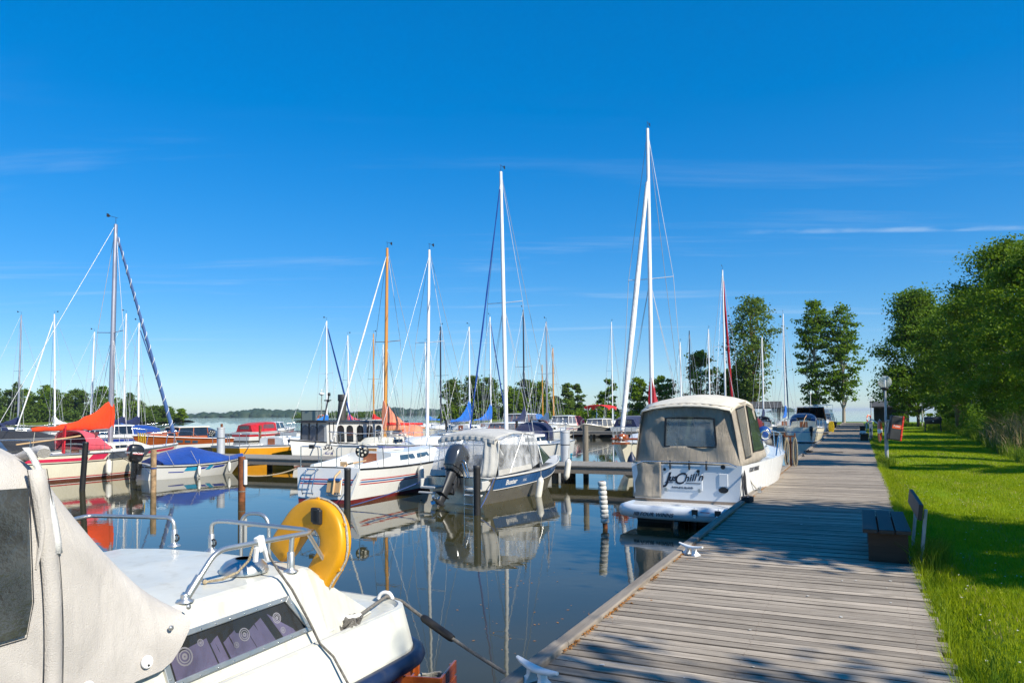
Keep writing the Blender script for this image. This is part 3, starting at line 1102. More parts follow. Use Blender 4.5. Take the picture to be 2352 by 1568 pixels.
far_wood('far_forest', 'blue green wooded shore across the lake', (-900, 1350), (-150, 1500), 420, 8, 17, 5)
far_wood('far_forest', 'distant wooded shore behind the masts in the middle', (-190, 2100), (260, 2300), 260, 9, 17, 6)
far_wood('far_forest', 'low distant shore on the horizon right of the islet', (200, 3000), (900, 3600), 160, 5, 9, 7)
far_wood('far_islet', 'small wooded island on the horizon at right', (640, 1760), (700, 1780), 26, 9, 14, 8, hill=True)

# ---- thin summer haze over the lake
hz = MB()
hz.box((0, 6800, 11.5), (17800, 14100, 29))
hzo = stuff(hz.build('haze', 'water'), 'thin bluish summer haze over the lake')
hm = bpy.data.materials.new('haze_air')
hm.use_nodes = True
hn = hm.node_tree.nodes
hn.remove(hn['Principled BSDF'])
pv = hn.new('ShaderNodeVolumePrincipled')
pv.inputs['Color'].default_value = (0.80, 0.90, 1.0, 1)
pv.inputs['Density'].default_value = 0.00011
pv.inputs['Anisotropy'].default_value = 0.2
hm.node_tree.links.new(pv.outputs[0], hn['Material Output'].inputs['Volume'])
hzo.data.materials[0] = hm

# ---- the dock
dk = MB()
for u in (-1.85, -0.75, 0.35):
    dk.box((u, 53, 0.45), (0.12, 112, 0.2))
dock = struct(dk.build('dock', 'dock_beam', loc=(0, 0, 0), rz=-TH))
eb = MB()
for i in range(28):
    y0 = -3 + 4.0 * i
    eb.box((-2.0, y0 + 2.0, 0.53), (0.11, 3.985, 0.22 + 0.008 * math.sin(i * 2.3)))
eb.build('edge_beam', 'dock_beam', dock, bevel=0.012)
pmesh = []
for k in range(8):
    r_ = random.Random(k)
    b_ = MB()
    n_ = 7
    L0, L1 = -1.942 + r_.uniform(-0.004, 0.004), 0.52 + r_.uniform(-0.05, 0.04)
    rings = []
    for i in range(n_):
        x = L0 + (L1 - L0) * i / (n_ - 1)
        w_ = 0.0558 + r_.uniform(-0.0028, 0.0016)
        zt = r_.uniform(-0.002, 0.002)
        j = r_.uniform(-0.0015, 0.0015)
        rings.append([(x, -w_ + j, -0.038), (x, w_ + j, -0.038), (x, w_ + j, zt - 0.006), (x, w_ - 0.003 + j, zt), (x, -w_ + 0.003 + j, zt), (x, -w_ + j, zt - 0.006)])
    b_.loft(rings, smooth=False)
    for q in range(len(b_.f)):
        if len(b_.f[q]) == 4 and q % 6 in (1, 2, 4, 5):
            b_.m[q] = 2
    for xn in (-1.84, -0.76, 0.34):
        for yn in (-0.03, 0.03):
            cx_, cy_ = xn + r_.uniform(-0.012, 0.012), yn + r_.uniform(-0.006, 0.006)
            b_.add([(cx_ + 0.0045 * math.cos(q), cy_ + 0.0045 * math.sin(q), 0.0025) for q in (0, 1.57, 3.14, 4.71)], [(0, 1, 2, 3)], 1)
    o = b_.build('plank', ['dock_plank', 'rust', 'plank_edge'], dock)
    pmesh.append(o)
r_ = random.Random(3)
PITCH_ = 0.1235
for i in range(300):
    s = 1.2 + PITCH_ * i
    if i < 8:
        o = pmesh[i]
    else:
        o = bpy.data.objects.new('plank', pmesh[r_.randrange(8)].data)
        COL.objects.link(o)
        o.parent = dock
    o.location = (0, s, 0.6 + r_.uniform(-0.004, 0.003))
    o.rotation_euler = (r_.uniform(-0.012, 0.012), r_.uniform(-0.001, 0.001), r_.uniform(-0.0012, 0.0012))
b_ = MB()
s = 1.2 + PITCH_ * 300
while s < 109:
    b_.box((-0.71 + r_.uniform(-0.02, 0.02), s, 0.581 + r_.uniform(-0.004, 0.003)), (2.46, 0.117, 0.038))
    s += PITCH_
s = 1.2 - PITCH_
while s > -3:
    b_.box((-0.71, s, 0.581), (2.46, 0.117, 0.038))
    s -= PITCH_
stuff(b_.build('plank_run', 'dock_plank', dock))
for i in range(24):
    for u in (-1.8,):
        b_ = MB()
        b_.tube([(u, 1 + 4.6 * i, -1.5), (u, 1 + 4.6 * i, 0.36)], 0.11, n=10)
        b_.build('pile', 'pile_wood', dock)
# leaf litter caught along the edge beam
n_ = 2600
q = rng.random(n_)
ls = 3.4 + 22 * q ** 1.4
lu = -1.935 + np.abs(rng.normal(0, 0.014, n_)) + (rng.random(n_) < 0.05) * rng.random(n_) * 0.25
keep = (np.sin(ls * 2.3) + np.sin(ls * 5.1 + 1) + 0.7 * np.sin(ls * 13)) > -0.5
ls, lu = ls[keep], lu[keep]
n_ = len(ls)
a_ = rng.random(n_) * 6.28
sz = 0.006 + 0.012 * rng.random(n_)
v = np.empty((n_, 4, 3))
base = np.array(NU)[None] * lu[:, None] + np.array(DS)[None] * ls[:, None] + np.array([0, 0, 1])[None] * (0.604 + 0.012 * rng.random(n_))[:, None]
for k, (p, w_) in enumerate(((1, 0), (0, 0.5), (-1, 0), (0, -0.5))):
    v[:, k] = base + np.stack([(p * np.cos(a_) - w_ * np.sin(a_)) * sz, (p * np.sin(a_) + w_ * np.cos(a_)) * sz, (k % 2) * sz * 0.5], 1)
stuff(np_mesh('leaf_litter', v.reshape(-1, 3), np.arange(n_ * 4).reshape(-1, 4), 'litter'), 'orange brown leaf litter along the edge beam of the dock')


# bits of leaf and pollen floating on the still water by the dock
n_ = 900
fu_, fs_ = -2.2 - 10 * rng.random(n_) ** 1.8, 3.0 + 12 * rng.random(n_)
ok = (np.sin(fu_ * 1.7 + fs_) + np.sin(fs_ * 2.3 - fu_)) > 0.0
fu_, fs_ = fu_[ok], fs_[ok]
n_ = len(fu_)
c_ = np.array(NU)[None] * fu_[:, None] + np.array(DS)[None] * fs_[:, None]
c_[:, 2] = 0.004
sz = 0.004 + 0.012 * rng.random(n_) ** 2
a_ = rng.random(n_) * 6.283
v = np.stack([c_ + np.stack([np.cos(a_ + j * 1.57) * sz * (1.6 if j % 2 else 0.7), np.sin(a_ + j * 1.57) * sz * (1.6 if j % 2 else 0.7), 0 * sz], 1) for j in range(4)], 1)
stuff(np_mesh('floating_bits', v.reshape(-1, 3), np.arange(n_ * 4).reshape(-1, 4), 'litter'), 'bits of leaf floating on the water beside the dock')
# bird droppings and lichen spots on the boards
b_ = MB()
r_ = random.Random(11)
for i in range(34):
    s, u = 4.2 + 16 * r_.random() ** 1.3, -1.8 + 2.2 * r_.random()
    k = r_.choice((5, 6, 7))
    z = 0.6055
    rr_ = r_.uniform(0.006, 0.02)
    b_.add([US(u + rr_ * r_.uniform(0.5, 1.2) * math.cos(6.283 * j / k), s + rr_ * r_.uniform(0.5, 1.4) * math.sin(6.283 * j / k), z) for j in range(k)], [tuple(range(k))])
stuff(b_.build('bird_droppings', 'curtain_pale'), 'small white bird droppings on the dock boards')


# ---- grass
def blades(name, label, us_, ss_, hh, wd, mat, zf, lean=0.35, seed=1, seg=1):
    r_ = np.random.default_rng(seed)
    n_ = len(us_)
    a = r_.random(n_) * 6.283
    base = np.array(NU)[None] * us_[:, None] + np.array(DS)[None] * ss_[:, None]
    base[:, 2] = zf
    d = np.stack([np.cos(a), np.sin(a), np.zeros(n_)], 1)
    b2 = r_.random(n_) * 6.283
    ld = np.stack([np.cos(b2), np.sin(b2), np.zeros(n_)], 1) * (lean * r_.random(n_) * hh)[:, None]
    w_ = d * wd[:, None]
    up_ = np.array([0, 0, 1.0])[None] * hh[:, None]
    if seg == 1:
        v = np.empty((n_, 3, 3))
        v[:, 0] = base - w_
        v[:, 1] = base + w_
        v[:, 2] = base + up_ + ld
        f = np.arange(n_ * 3).reshape(-1, 3)
        o = np_mesh(name, v.reshape(-1, 3), f, mat, tri=True)
    else:
        v = np.empty((n_, 6, 3))
        v[:, 0] = base - w_
        v[:, 1] = base + w_
        v[:, 2] = base + w_ * 0.8 + up_ * 0.55 + ld * 0.35
        v[:, 3] = base - w_ * 0.8 + up_ * 0.55 + ld * 0.35
        v[:, 4] = base + w_ * 0.1 + up_ * (1 - 0.25 * lean) + ld
        v[:, 5] = base - w_ * 0.1 + up_ * (1 - 0.25 * lean) + ld
        k = np.arange(n_)[:, None] * 6
        f = np.concatenate([k + np.array([[0, 1, 2, 3]]), k + np.array([[3, 2, 4, 5]])])
        o = np_mesh(name, v.reshape(-1, 3), f, mat)
    return stuff(o, label)


uu, sv = [], []
for s0, s1, den in ((3, 8, 4200), (8, 15, 3000), (15, 26, 1500), (26, 45, 520), (45, 75, 160)):
    um = 0.24 * s1 + 1.6
    k = int((um - 0.5) * (s1 - s0) * den)
    u_ = 0.5 + (um - 0.5) * rng.random(k)
    s_ = s0 + (s1 - s0) * rng.random(k)
    ok = (u_ < 0.24 * s_ + 1.6) & (u_ < 8.2)
    uu.append(u_[ok])
    sv.append(s_[ok])
uu, sv = np.concatenate(uu), np.concatenate(sv)
zf = np.array([lawn_z(a, b) for a, b in zip(uu.tolist(), sv.tolist())]) - 0.005
hh = (0.028 + 0.04 * rng.random(len(uu))) * (0.8 + 0.4 * np.sin(uu * 2.1 + sv * 0.7) ** 2)
hh *= 1 + 1.6 * np.exp(-((uu - 0.5) / 0.16) ** 2)
wd = 0.0022 + 0.00022 * sv
blades('lawn_grass', 'short green lawn grass beside the dock', uu, sv, hh, wd, 'grass_blade', zf, 0.8, 2)
k = 26000
s_ = 3.2 + 30 * rng.random(k) ** 1.3
u_ = 0.55 + (0.24 * s_ + 1.0) * rng.random(k)
pat = (np.sin(u_ * 3.1 + s_ * 1.3) + np.sin(s_ * 2.2 - u_ * 1.7) + 0.8 * np.sin(u_ * 7 + 1)) > 0.2
s_, u_ = s_[pat], u_[pat]
zf = np.array([lawn_z(a, b) for a, b in zip(u_.tolist(), s_.tolist())]) - 0.005
blades('dry_grass', 'dry straw coloured blades in the worn patches of the lawn', u_, s_, 0.02 + 0.045 * rng.random(len(u_)), 0.0016 + 0.0002 * s_, 'reed_straw', zf, 1.0, 12)
k = 500
s_ = 4 + 34 * rng.random(k)
u_ = 0.7 + (0.22 * s_ + 0.6) * rng.random(k)
zf = np.array([lawn_z(a, b) for a, b in zip(u_.tolist(), s_.tolist())]) + 0.045
v = np.empty((k, 4, 3))
c_ = np.array(NU)[None] * u_[:, None] + np.array(DS)[None] * s_[:, None]
c_[:, 2] = zf
for j in range(4):
    v[:, j] = c_ + np.stack([np.cos(j * 1.57 + u_ * 9) * 0.012, np.sin(j * 1.57 + u_ * 9) * 0.012, (j % 2) * 0.006 * np.ones(k)], 1)
stuff(np_mesh('clover_flowers', v.reshape(-1, 3), np.arange(k * 4).reshape(-1, 4), 'curtain_pale'), 'tiny white clover flowers scattered over the lawn')
# tall unmown tufts along the dock edge, at the bench, the lamp post and the shore
T = []
for (u, s, ru, rs, k, h) in [(0.58, 6, 0.07, 4, 900, 0.16), (0.62, 9.2, 0.12, 0.35, 420, 0.42), (0.78, 9.9, 0.1, 0.5, 300, 0.36), (0.60, 14, 0.08, 6, 700, 0.16), (0.72, 26.3, 0.25, 0.5, 600, 0.42), (0.55, 24.5, 0.15, 1.2, 500, 0.30), (0.6, 40, 0.15, 12, 1200, 0.22),
                             (0.72, 5.2, 0.1, 0.8, 240, 0.32), (6.8, 36, 0.8, 6, 2600, 0.45), (7.4, 48, 0.9, 7, 2200, 0.5), (7.3, 66, 0.9, 12, 2600, 0.55), (6.0, 72, 0.8, 3, 700, 0.7), (4.6, 88, 2.5, 5, 1500, 0.5)]:
    T.append((u + ru * rng.normal(0, 0.6, k), s + rs * rng.normal(0, 0.5, k), h * (0.45 + 0.65 * rng.random(k))))
k = 6500
s_ = 27 + 45 * rng.random(k) ** 1.2
T.append((4.6 + 0.055 * (s_ - 28) + np.abs(rng.normal(0, 0.8, k)), s_, 0.22 + 0.42 * rng.random(k)))
uu, sv, hh = (np.concatenate([t[i] for t in T]) for i in range(3))
ok = uu > 0.5
uu, sv, hh = uu[ok], sv[ok], hh[ok]
zf = np.array([lawn_z(a, b) for a, b in zip(uu.tolist(), sv.tolist())]) - 0.01
blades('tall_grass', 'tall unmown grass along the dock edge and shore', uu, sv, hh, 0.0022 + 0.00016 * sv, 'grass_tall', zf, 0.7, 3, 2)
k = 2600
sv = 32.0 + 13 * rng.random(k)
uu = 4.95 + 0.05 * (sv - 33) + 2.4 * rng.random(k) ** 0.8
zf = np.array([lawn_z(a, b) for a, b in zip(uu.tolist(), sv.tolist())]) - 0.02
hh = 0.7 + 1.6 * rng.random(k) * np.clip((uu - 4.7 - 0.05 * (sv - 33)) / 1.2, 0.25, 1)
blades('reed_bed', 'dry straw coloured reeds at the right edge', uu[:1300], sv[:1300], hh[:1300], np.full(1300, 0.010), 'reed_straw', zf[:1300], 0.75, 4, 2)
blades('reed_bed', 'green reeds growing among the dry ones at the right edge', uu[1300:], sv[1300:], hh[1300:] * 0.85, np.full(1300, 0.012), 'reed_green', zf[1300:], 0.7, 5, 2)
k = 500
an = rng.random(k) * 6.283
rr_ = 0.35 * np.sqrt(rng.random(k))
uu, sv = 7.3 + rr_ * np.cos(an), 67.5 + rr_ * np.sin(an)
blades('reed_bundle', 'pale bundle of cut reeds standing at the shore', uu, sv, 1.9 + 0.6 * rng.random(k), np.full(k, 0.02), 'reed_straw', np.full(k, 0.5), 0.12, 6, 2)

# ================================================================== BOAT PARTS
class Hull:
    """x = starboard, y = forward, z = up; origin at the foot of the transom on the waterline"""

    def __init__(self, L, B, fs, fm, fb, tw=0.75, mid=0.45, rake=0.7, tr=0.0, wl=0.62, c=0.55, p=2.1, dep=0.3):
        self.__dict__.update(locals())

    def sheer(self, t):
        m = 0.45
        a = self.fs * (t - m) * (t - 1) / ((0 - m) * (0 - 1))
        b = self.fm * t * (t - 1) / (m * (m - 1))
        c = self.fb * t * (t - m) / (1 * (1 - m))
        return a + b + c

    def half(self, t):
        if t < self.mid:
            k = self.tw + (1 - self.tw) * math.sin(math.pi / 2 * t / self.mid)
        else:
            k = 1 - ((t - self.mid) / (1 - self.mid)) ** self.p
        return max(0.004, k * self.B / 2)

    def pt(self, t, z, sd):
        zs = self.sheer(t)
        v = max(0, min(1, (z + self.dep) / (zs + self.dep)))
        w_ = self.wl * (1 - 0.75 * t ** 2.5)
        x = sd * self.half(t) * (w_ + (1 - w_) * v ** self.c)
        y = t * self.L - self.rake * (1 - v) * t ** 3 + self.tr * (1 - v) * (1 - t) ** 4
        return Vector((x, y, z))

    def rail(self, sd, t0=0.0, t1=1.0, n=22, dz=0.0, dx=0.0):
        out = []
        for i in range(n + 1):
            t = t0 + (t1 - t0) * i / n
            p = self.pt(t, self.sheer(t), sd)
            out.append(p + Vector((sd * dx, 0, dz)))
        return out

    def lev(self, t, l):
        return l[1] if l[0] == 'z' else self.sheer(t) - l[1]

    def mesh(self, levels, nt=24):
        """levels from the keel to the sheer; material i between level i and i + 1"""
        b = MB()
        lv = [('z', -self.dep)] + levels + [('s', 0.0)]
        ts = [1 - (1 - i / nt) ** 1.25 for i in range(nt + 1)]
        for j in range(len(lv) - 1):
            for sd in (-1, 1):
                sub = 3 if j == len(lv) - 2 else 2
                rows = []
                for q in range(sub + 1):
                    row = []
                    for t in ts:
                        z0, z1 = self.lev(t, lv[j]), self.lev(t, lv[j + 1])
                        row.append(self.pt(t, z0 + (z1 - z0) * q / sub, sd))
                    rows.append(row)
                b.grid(rows if sd > 0 else rows[::-1], m=j)
            z0, z1 = self.lev(0, lv[j]), self.lev(0, lv[j + 1])
            a = [self.pt(0, z0 + (z1 - z0) * q / 3, 1) for q in range(4)]
            c_ = [self.pt(0, z0 + (z1 - z0) * q / 3, -1) for q in range(4)]
            for q in range(3):
                b.add([c_[q], a[q], a[q + 1], c_[q + 1]], [(0, 1, 2, 3)], j)
        return b

    def deck(self, c0=None, c1=None, cw=0.5, depth=0.45, dz=-0.02, camber=0.06):
        """deck with a cockpit well between t = c0 and c1"""
        b = MB()

        def row(t, w0=1.0):
            z = self.sheer(t) + dz
            h = self.half(t)
            return [self.pt(t, self.sheer(t), 1) * 1 for _ in ()] or [Vector((x * h * 0.995, self.pt(t, self.sheer(t), 1).y, z + camber * (1 - x * x))) for x in (-1, -0.5, 0, 0.5, 1)]

        def span(a, e, n):
            b.grid([row(a + (e - a) * i / n) for i in range(n + 1)][::-1])
        if c0 is None:
            span(0, 1, 22)
            return b
        if c0 > 0.001:
            span(0, c0, 3)
        span(c1, 1, 16)
        n = 8
        cwb = cw
        for sd in (-1, 1):
            r0, r1, r2 = [], [], []
            for i in range(n + 1):
                t = c0 + (c1 - c0) * i / n
                z = self.sheer(t) + dz
                h = self.half(t) * 0.995
                y = self.pt(t, self.sheer(t), 1).y
                xi = min(cwb, h - 0.12)
                r0.append(Vector((sd * h, y, z)))
                r1.append(Vector((sd * xi, y, z + camber * 0.6)))
                r2.append(Vector((sd * (xi - 0.06), y, z - depth)))
            b.grid([r0, r1, r2] if sd < 0 else [r2, r1, r0])
            if sd < 0:
                keep = r2, r1
            else:
                b.grid([keep[0], r2])
                for k in (0, n):
                    b.add([keep[1][k], r1[k], r2[k], keep[0][k]], [(0, 1, 2, 3)])
        return b


def st_at(st, y):
    for a, b in zip(st[:-1], st[1:]):
        if a[0] <= y <= b[0] or b[0] <= y <= a[0]:
            q = (y - a[0]) / (b[0] - a[0]) if b[0] != a[0] else 0
            return [a[i] + (b[i] - a[i]) * q for i in range(5)]
    return list(st[0] if abs(y - st[0][0]) < abs(y - st[-1][0]) else st[-1])


def side(st, y, f, sd):
    _, wb, wt, zb, zt = st_at(st, y)
    return Vector((sd * (wb + (wt - wb) * f), y, zb + (zt - zb) * f))


def trunk(st, camber=0.05, m=0, b=None, mt=None, closed=True):
    """lofted cabin, canopy or cover: stations (y, half width below, half width above, z below, z above)"""
    b = b or MB()
    rings = []
    for y, wb, wt, zb, zt in st:
        rings.append([Vector((-wb, y, zb)), Vector((-wt, y, zt)), Vector((-0.55 * wt, y, zt + camber * 0.75)), Vector((0, y, zt + camber)), Vector((0.55 * wt, y, zt + camber * 0.75)), Vector((wt, y, zt)), Vector((wb, y, zb))])
    b.loft(rings, m, closed=False, cap=False, smooth=False)
    k = len(rings[0])
    b.add(rings[0], [tuple(range(k))], m)
    b.add(rings[-1], [tuple(range(k))[::-1]], m)
    return b


def side_windows(parent, st, wins, glass='glass_dark', frame=None, name='window'):
    """wins: (y0, y1, f0, f1, slant) panes on both sides of a trunk"""
    for sd in (-1, 1):
        for (y0, y1, f0, f1, sl) in wins:
            pts = [side(st, y0, f0, sd), side(st, y1, f0, sd), side(st, y1 - sl, f1, sd), side(st, y0 + sl * 0.25, f1, sd)]
            if sd < 0:
                pts = pts[::-1]
            b = MB()
            b.panel(pts, 0.02, 0, 0.008)
            o = b.build(name, glass, parent)
            if frame:
                c_ = sum(pts, Vector()) / 4
                out = [c_ + (p - c_) * 1.0 + (p - c_).normalized() * 0.03 for p in pts]
                f_ = MB()
                f_.ring_panel(out, pts, 0.02, 0, 0.014)
                f_.build('frame', frame, o)


def cyl_fender(name, label, loc, L=0.5, r=0.09, mat='fender_white', tilt=0.0, line=0.4, group='fenders', rz=0.0):
    t = thing(name, label, 'fender', loc, rz, group)
    b = MB()
    prof = [(0.012, -L / 2 - 0.05), (0.03, -L / 2 - 0.02), (r * 0.62, -L / 2 + 0.02), (r * 0.95, -L / 2 + 0.07), (r, -L / 2 + 0.12), (r, L / 2 - 0.12), (r * 0.95, L / 2 - 0.07), (r * 0.62, L / 2 - 0.02), (0.03, L / 2 + 0.02), (0.012, L / 2 + 0.05)]
    b.lathe(prof, n=14)
    o = b.build('body', mat, t)
    o.rotation_euler = (0, tilt, 0)
    b = MB()
    for sg in (-1, 1):
        b.lathe([(0.03, 0), (0.034, 0.02), (0.03, 0.045)], (0, 0, sg * (L / 2 + 0.012) - 0.02), n=10)
    b.build('end_cap', 'black_rubber', o)
    if line:
        b = MB()
        top = Vector((math.sin(tilt) * (L / 2), 0, math.cos(tilt) * L / 2 + 0.04))
        b.tube([top, top + Vector((0, 0, line))], 0.008, n=5)
        b.build('rope', 'rope_white', t)
    return t


def outboard(parent, loc, sc=1.0, cowl='outboard_grey', tilt=0.0, rz=0.0, leg='outboard_leg', stripe=None):
    """engine on the transom, looking aft (-y); parts under one empty-less root mesh: bracket is the part, the rest its pieces"""
    b = MB()
    b.box((0, 0.02, -0.12), (0.24, 0.12, 0.34))
    b.box((0.09, 0.02, 0.02), (0.05, 0.2, 0.2))
    b.box((-0.09, 0.02, 0.02), (0.05, 0.2, 0.2))
    root = b.build('outboard_motor', leg, parent, bevel=0.01)
    root.location = loc
    root.rotation_euler = (tilt, 0, rz)
    root.scale = (sc, sc, sc)
    st = [(0.16, 0.5), (0.17, 0.62), (0.20, 0.75), (0.20, 0.86), (0.17, 0.96), (0.10, 1.0)]
    rings = []
    for z, w_, d0, d1 in ((0.18, 0.13, -0.30, 0.06), (0.26, 0.17, -0.36, 0.10), (0.42, 0.195, -0.40, 0.14), (0.58, 0.195, -0.42, 0.15), (0.72, 0.18, -0.40, 0.12), (0.80, 0.15, -0.34, 0.04), (0.835, 0.09, -0.26, -0.06)):
        ring = []
        for k in range(16):
            a = 2 * math.pi * k / 16
            cx_, cy_ = math.cos(a), math.sin(a)
            ex = 0.46
            ring.append(Vector((w_ * math.copysign(abs(cx_) ** ex, cx_), (d0 + d1) / 2 + (d1 - d0) / 2 * math.copysign(abs(cy_) ** ex, cy_), z)))
        rings.append(ring)
    cw_ = MB().loft(rings).build('cowling', cowl, root)
    b = MB()
    b.tube([p * 1.0 + Vector((p.x * 0.03, 0, 0)) for p in rings[1]] + [rings[1][0] * 1.0], 0.010, n=5)
    b.box((0, -0.30, 0.76), (0.16, 0.10, 0.03), rot=(0.55, 0, 0))
    for sd in (-1, 1):
        b.box((sd * 0.192, -0.02, 0.62), (0.012, 0.09, 0.06))
    b.build('cowling_trim', 'plastic_black', cw_)
    if stripe:
        b = MB()
        for sd in (-1, 1):
            b.box((sd * 0.197, -0.13, 0.48), (0.006, 0.34, 0.05))
        b.build('decal', stripe, root)
    b = MB()
    rings = []
    for z, w_, d0, d1 in ((0.2, 0.10, -0.26, 0.02), (-0.05, 0.075, -0.24, 0.0), (-0.4, 0.055, -0.23, 0.0), (-0.62, 0.035, -0.22, -0.04), (-0.82, 0.02, -0.18, -0.08)):
        rings.append([Vector((w_ * math.cos(2 * math.pi * k / 10), (d0 + d1) / 2 + (d1 - d0) / 2 * math.sin(2 * math.pi * k / 10), z)) for k in range(10)])
    b.loft(rings)
    b.box((0, -0.17, -0.42), (0.17, 0.34, 0.02))
    b.lathe([(0.01, -0.26), (0.05, -0.2), (0.06, -0.05), (0.055, 0.14), (0.03, 0.2)], (0, -0.13, -0.62), n=10, axis=(0, -1, 0))
    b.build('lower_leg', leg, root, bevel=0.006)
    b = MB()
    for k in range(3):
        a = 2 * math.pi * k / 3 + 0.4
        pts = []
        for r_, tw_ in ((0.04, -0.4), (0.10, -0.55), (0.145, 0.0), (0.10, 0.6), (0.04, 0.5)):
            an = a + tw_
            pts.append(Vector((r_ * math.cos(an), -0.36 + 0.05 * tw_, -0.62 + r_ * math.sin(an))))
        b.panel(pts, 0.012)
    b.lathe([(0.045, 0), (0.04, 0.08), (0.015, 0.13)], (0, -0.31, -0.62), n=10, axis=(0, -1, 0))
    b.build('propeller', 'propeller', root)
    return root


def rail_tube(name, mat, parent, paths, r=0.014, n=8):
    b = MB()
    for p in paths:
        b.tube(p, r, n=n)
    return b.build(name, mat, parent)


def sail_cover(parent, y_mast, zb, length, h_mast, mat, wid=0.13, dirn=-1, droop=0.0, power=2.6, name='sail_cover', rake=0.0):
    rings = []
    n = 14
    for i in range(n + 1):
        q = i / n
        y = y_mast + dirn * length * q + (0.10 if i == 0 else 0) * -dirn
        h = 0.16 + h_mast * (1 - q) ** power + 0.03 * math.sin(q * 23)
        w_ = wid * (1 - 0.45 * q) + 0.012 * math.sin(q * 31)
        z0 = zb - 0.07 - droop * math.sin(math.pi * q) + 0.012 * math.sin(q * 40)
        ring = []
        for k in range(12):
            a = 2 * math.pi * k / 12
            zz = z0 + h * (0.5 + 0.5 * math.sin(a))
            narrow = 1 - 0.5 * max(0, math.sin(a))
            ring.append(Vector((w_ * math.cos(a) * narrow + 0.01 * math.sin(q * 17 + k), y, zz)))
        rings.append(ring)
    return MB().loft(rings).build(name, mat, parent)


def sprayhood(parent, y0, y1, w_, zb, h, mat, win='vinyl_dark', inside='canvas_wine'):
    """folding hood: open aft (y0), windscreen forward (y1)"""
    b = MB()
    rows = []
    for q in (0.0, 0.28, 0.6, 0.85, 1.0):
        y = y0 + (y1 - y0) * q
        hh = h * (1.0 - 0.06 * q if q < 0.5 else (1.0 - (q - 0.5) * 1.55) - 0.03)
        ww = w_ * (1.0 - 0.10 * q)
        rows.append([Vector((ww * math.copysign(abs(math.cos(a)) ** 0.6, math.cos(a)), y + 0.10 * (1 - math.sin(a)) * (1 if q < 0.1 else 0), zb + max(0.02, hh) * max(0, math.sin(a)) ** 0.62)) for a in (math.pi * k / 12 for k in range(13))])
    b.grid(rows)
    o = b.build('sprayhood', mat, parent, solid=0.012)
    b = MB()
    for k in (3, 6):
        pass
    a0 = rows[2]
    a1 = rows[3]
    b.panel([a0[4].lerp(a1[4], 0.2), a0[8].lerp(a1[8], 0.2), a0[8].lerp(a1[8], 0.95), a0[4].lerp(a1[4], 0.95)][::-1], 0.004, 0, 0.012)
    b.build('hood_window', win, o)
    b = MB()
    b.tube([p + Vector((0, 0.03, -0.02)) for p in rows[0]], 0.013, n=6)
    b.build('hoop', 'steel', o)
    return o


LV_STD = [('z', -0.02), ('z', 0.06)]


def boat_root(name, label, cat, u, s, hd, dang=0.0, group=None):
    rz = -TH + (math.pi if hd < 0 else 0) - R(dang)
    return thing(name, label, cat, US(u, s, 0), rz, group)


